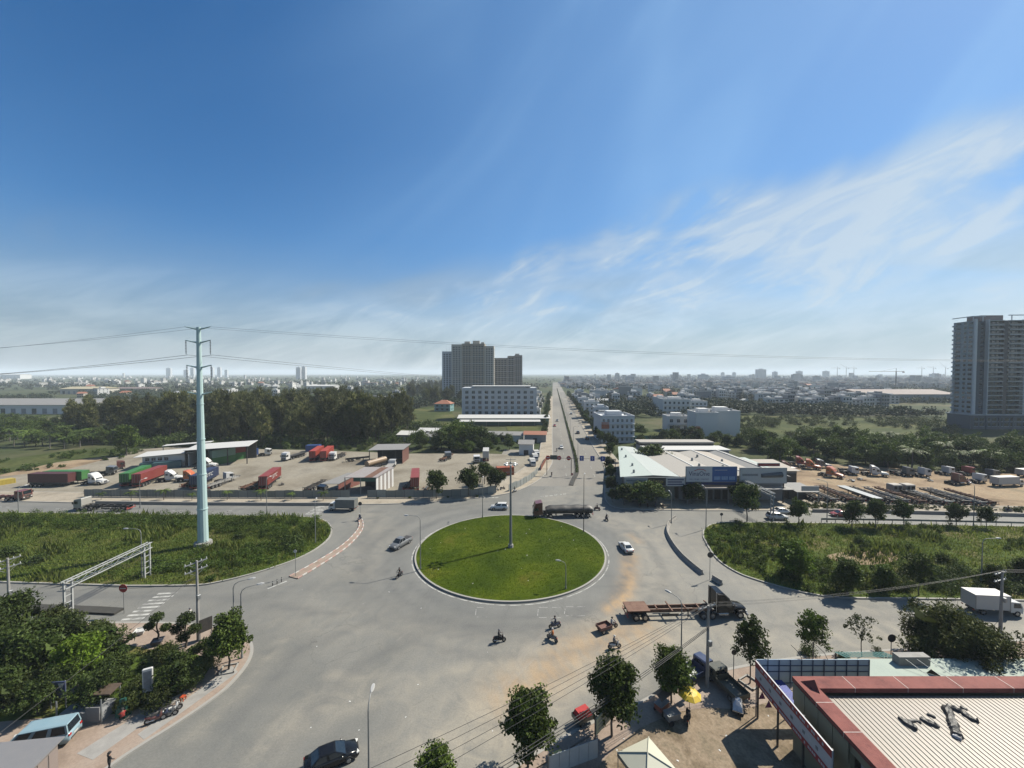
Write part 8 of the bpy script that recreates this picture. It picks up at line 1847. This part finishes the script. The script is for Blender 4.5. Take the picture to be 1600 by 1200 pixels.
# large far buildings
def hall(px, py, w, d, h, label, wall, roof, rz=0.0):
    p = G(px, py, -.3); o = thing('warehouse', label, 'warehouse', (p.x, p.y, -.3), rz); MB().box(-w / 2, w / 2, 0, d, 0, h).build('wall', wall, o); MB().add([(-w / 2 - 1, -1, h), (w / 2 + 1, -1, h), (w / 2 + 1, d / 2, h + d * .08), (-w / 2 - 1, d / 2, h + d * .08), (w / 2 + 1, d + 1, h), (-w / 2 - 1, d + 1, h)], [(0, 1, 2, 3), (3, 2, 4, 5), (0, 3, 5), (1, 4, 2)]).build('roof', roof, o)
    for k in range(int(w / 9)): MB().box(-w / 2 + 4 + k * 9, -w / 2 + 8 + k * 9, -.08, .02, .2, h * .6).build('bay_door', WALLG if k % 3 else GLASS2, o)
hall(40, 647, 105, 50, 8, 'long grey roofed warehouse with white wall at the far left', WALLW, ROOFG); hall(122, 616, 60, 40, 9, 'warehouse with pale yellow roof left of the power pole', WALLC, W('roof_straw', (.52, .46, .30)))
hall(1425, 629, 110, 60, 10, 'wide hall with reddish grey roof left of the high rise', WALLG, W('roof_rosy', (.24, .18, .165))); hall(205, 612, 70, 30, 6, 'long low hall with reddish roof behind the wood', WALLC, W('roof_rosy', (.24, .18, .165))); hall(500, 608, 60, 30, 7, 'white hall beyond the dark wood', WALLW, ROOFW)
hall(16, 592, 120, 60, 26, 'bright white far hall at the left horizon', WALLW, ROOFW)
def slabt(px, base, top, wpx, Y, label, n=1, name='distant_tower'):
    x = (px - 800) / F * Y; h = HT(top, Y); w = wpx / F * Y; o = thing(name, label, 'tower', (x, Y, -.3)); MB().box(-w / 2, w / 2, 0, 18, 0, h).build('wall', WALLB, o); MB().box(-w * .2, w * .2, 4, 12, h, h + 4).build('roof_room', WALLB, o); windows(o, -w / 2, w / 2, 0, 3, h, max(2, int(wpx / 2)), int(h / 6), w / max(2, int(wpx / 2)) * .5, 2.6, GLASS2)
for k, (x, tp, w) in enumerate([(263, 575, 7), (290, 578, 6), (300, 575, 5), (311, 577, 6), (331, 574, 4), (342, 574, 5), (353, 578, 4)]):
    slabt(x, 0, tp, w, 3400, 'hazy tower on the left horizon, %s from the left' % ['first', 'second', 'third', 'fourth', 'fifth', 'sixth', 'last'][k])
slabt(466, 0, 574, 7, 2300, 'pale twin tower on the horizon, left half'); slabt(474, 0, 573, 6, 2320, 'pale twin tower on the horizon, right half'); slabt(1190, 0, 577, 14, 2200, 'broad hazy block on the right horizon')
for k, (x, tp, w, Y) in enumerate([(1212, 581, 6, 2600), (1250, 580, 8, 2600), (1292, 580, 8, 2600), (1246, 596, 5, 1100), (1306, 592, 4, 1200), (1462, 584, 10, 2000), (1100, 585, 14, 1700), (1140, 588, 16, 1400), (985, 588, 12, 1300)]): slabt(x, 0, tp, w, Y, 'hazy grey block far right of the avenue, %s' % ['beside the broad block', 'left of the port cranes', 'under the port cranes', 'slim one before the villas', 'slimmest one', 'near the high rise', 'low one over the town', 'widest one over the town', 'near the avenue end'][k])
def crane(px, Y, base, jibz, jl, cl, label, luff=0.0):
    x = (px - 800) / F * Y; o = thing('crane', label, 'crane', (x, Y, -.3)); t = jibz * .035
    MB().box(-t / 2, t / 2, -t / 2, t / 2, 0, jibz).build('mast', DARKM, o); MB().tube([(0, 0, jibz), (-jl, 0, jibz + luff)], t * .35, 4).build('jib', DARKM, o); MB().tube([(0, 0, jibz), (cl, 0, jibz)], t * .4, 4).build('counter_jib', DARKM, o); MB().tube([(0, 0, jibz), (0, 0, jibz + jibz * .18)], t * .4, 4).build('tower_head', DARKM, o); MB().box(cl - t * 2, cl, -t, t, jibz - t * 2.4, jibz - t * .6).build('counterweight', CONC, o); MB().tube([(0, 0, jibz * 1.18), (-jl * .6, 0, jibz + luff * .6)], t * .12, 4).build('tie', DARKM, o)
crane(1400, 900, 0, HT(580, 900), 62, 18, 'tower crane with a long level jib left of the high rise')
for k, (x, lf) in enumerate([(1308, 0), (1322, 30), (1334, 0), (1440, 0), (1458, 10), (1477, 45)]): crane(x, 3000, 0, 74, 45, 20, 'hazy port crane on the right horizon, %s from the left' % ['first', 'second', 'third', 'fourth', 'fifth', 'sixth'][k], lf)
for k, x in enumerate((1130, 1148, 1211)): slabt(x, 0, 582, 4, 3000, 'tiny hazy block at the right horizon, %s' % ['left', 'middle', 'right'][k])
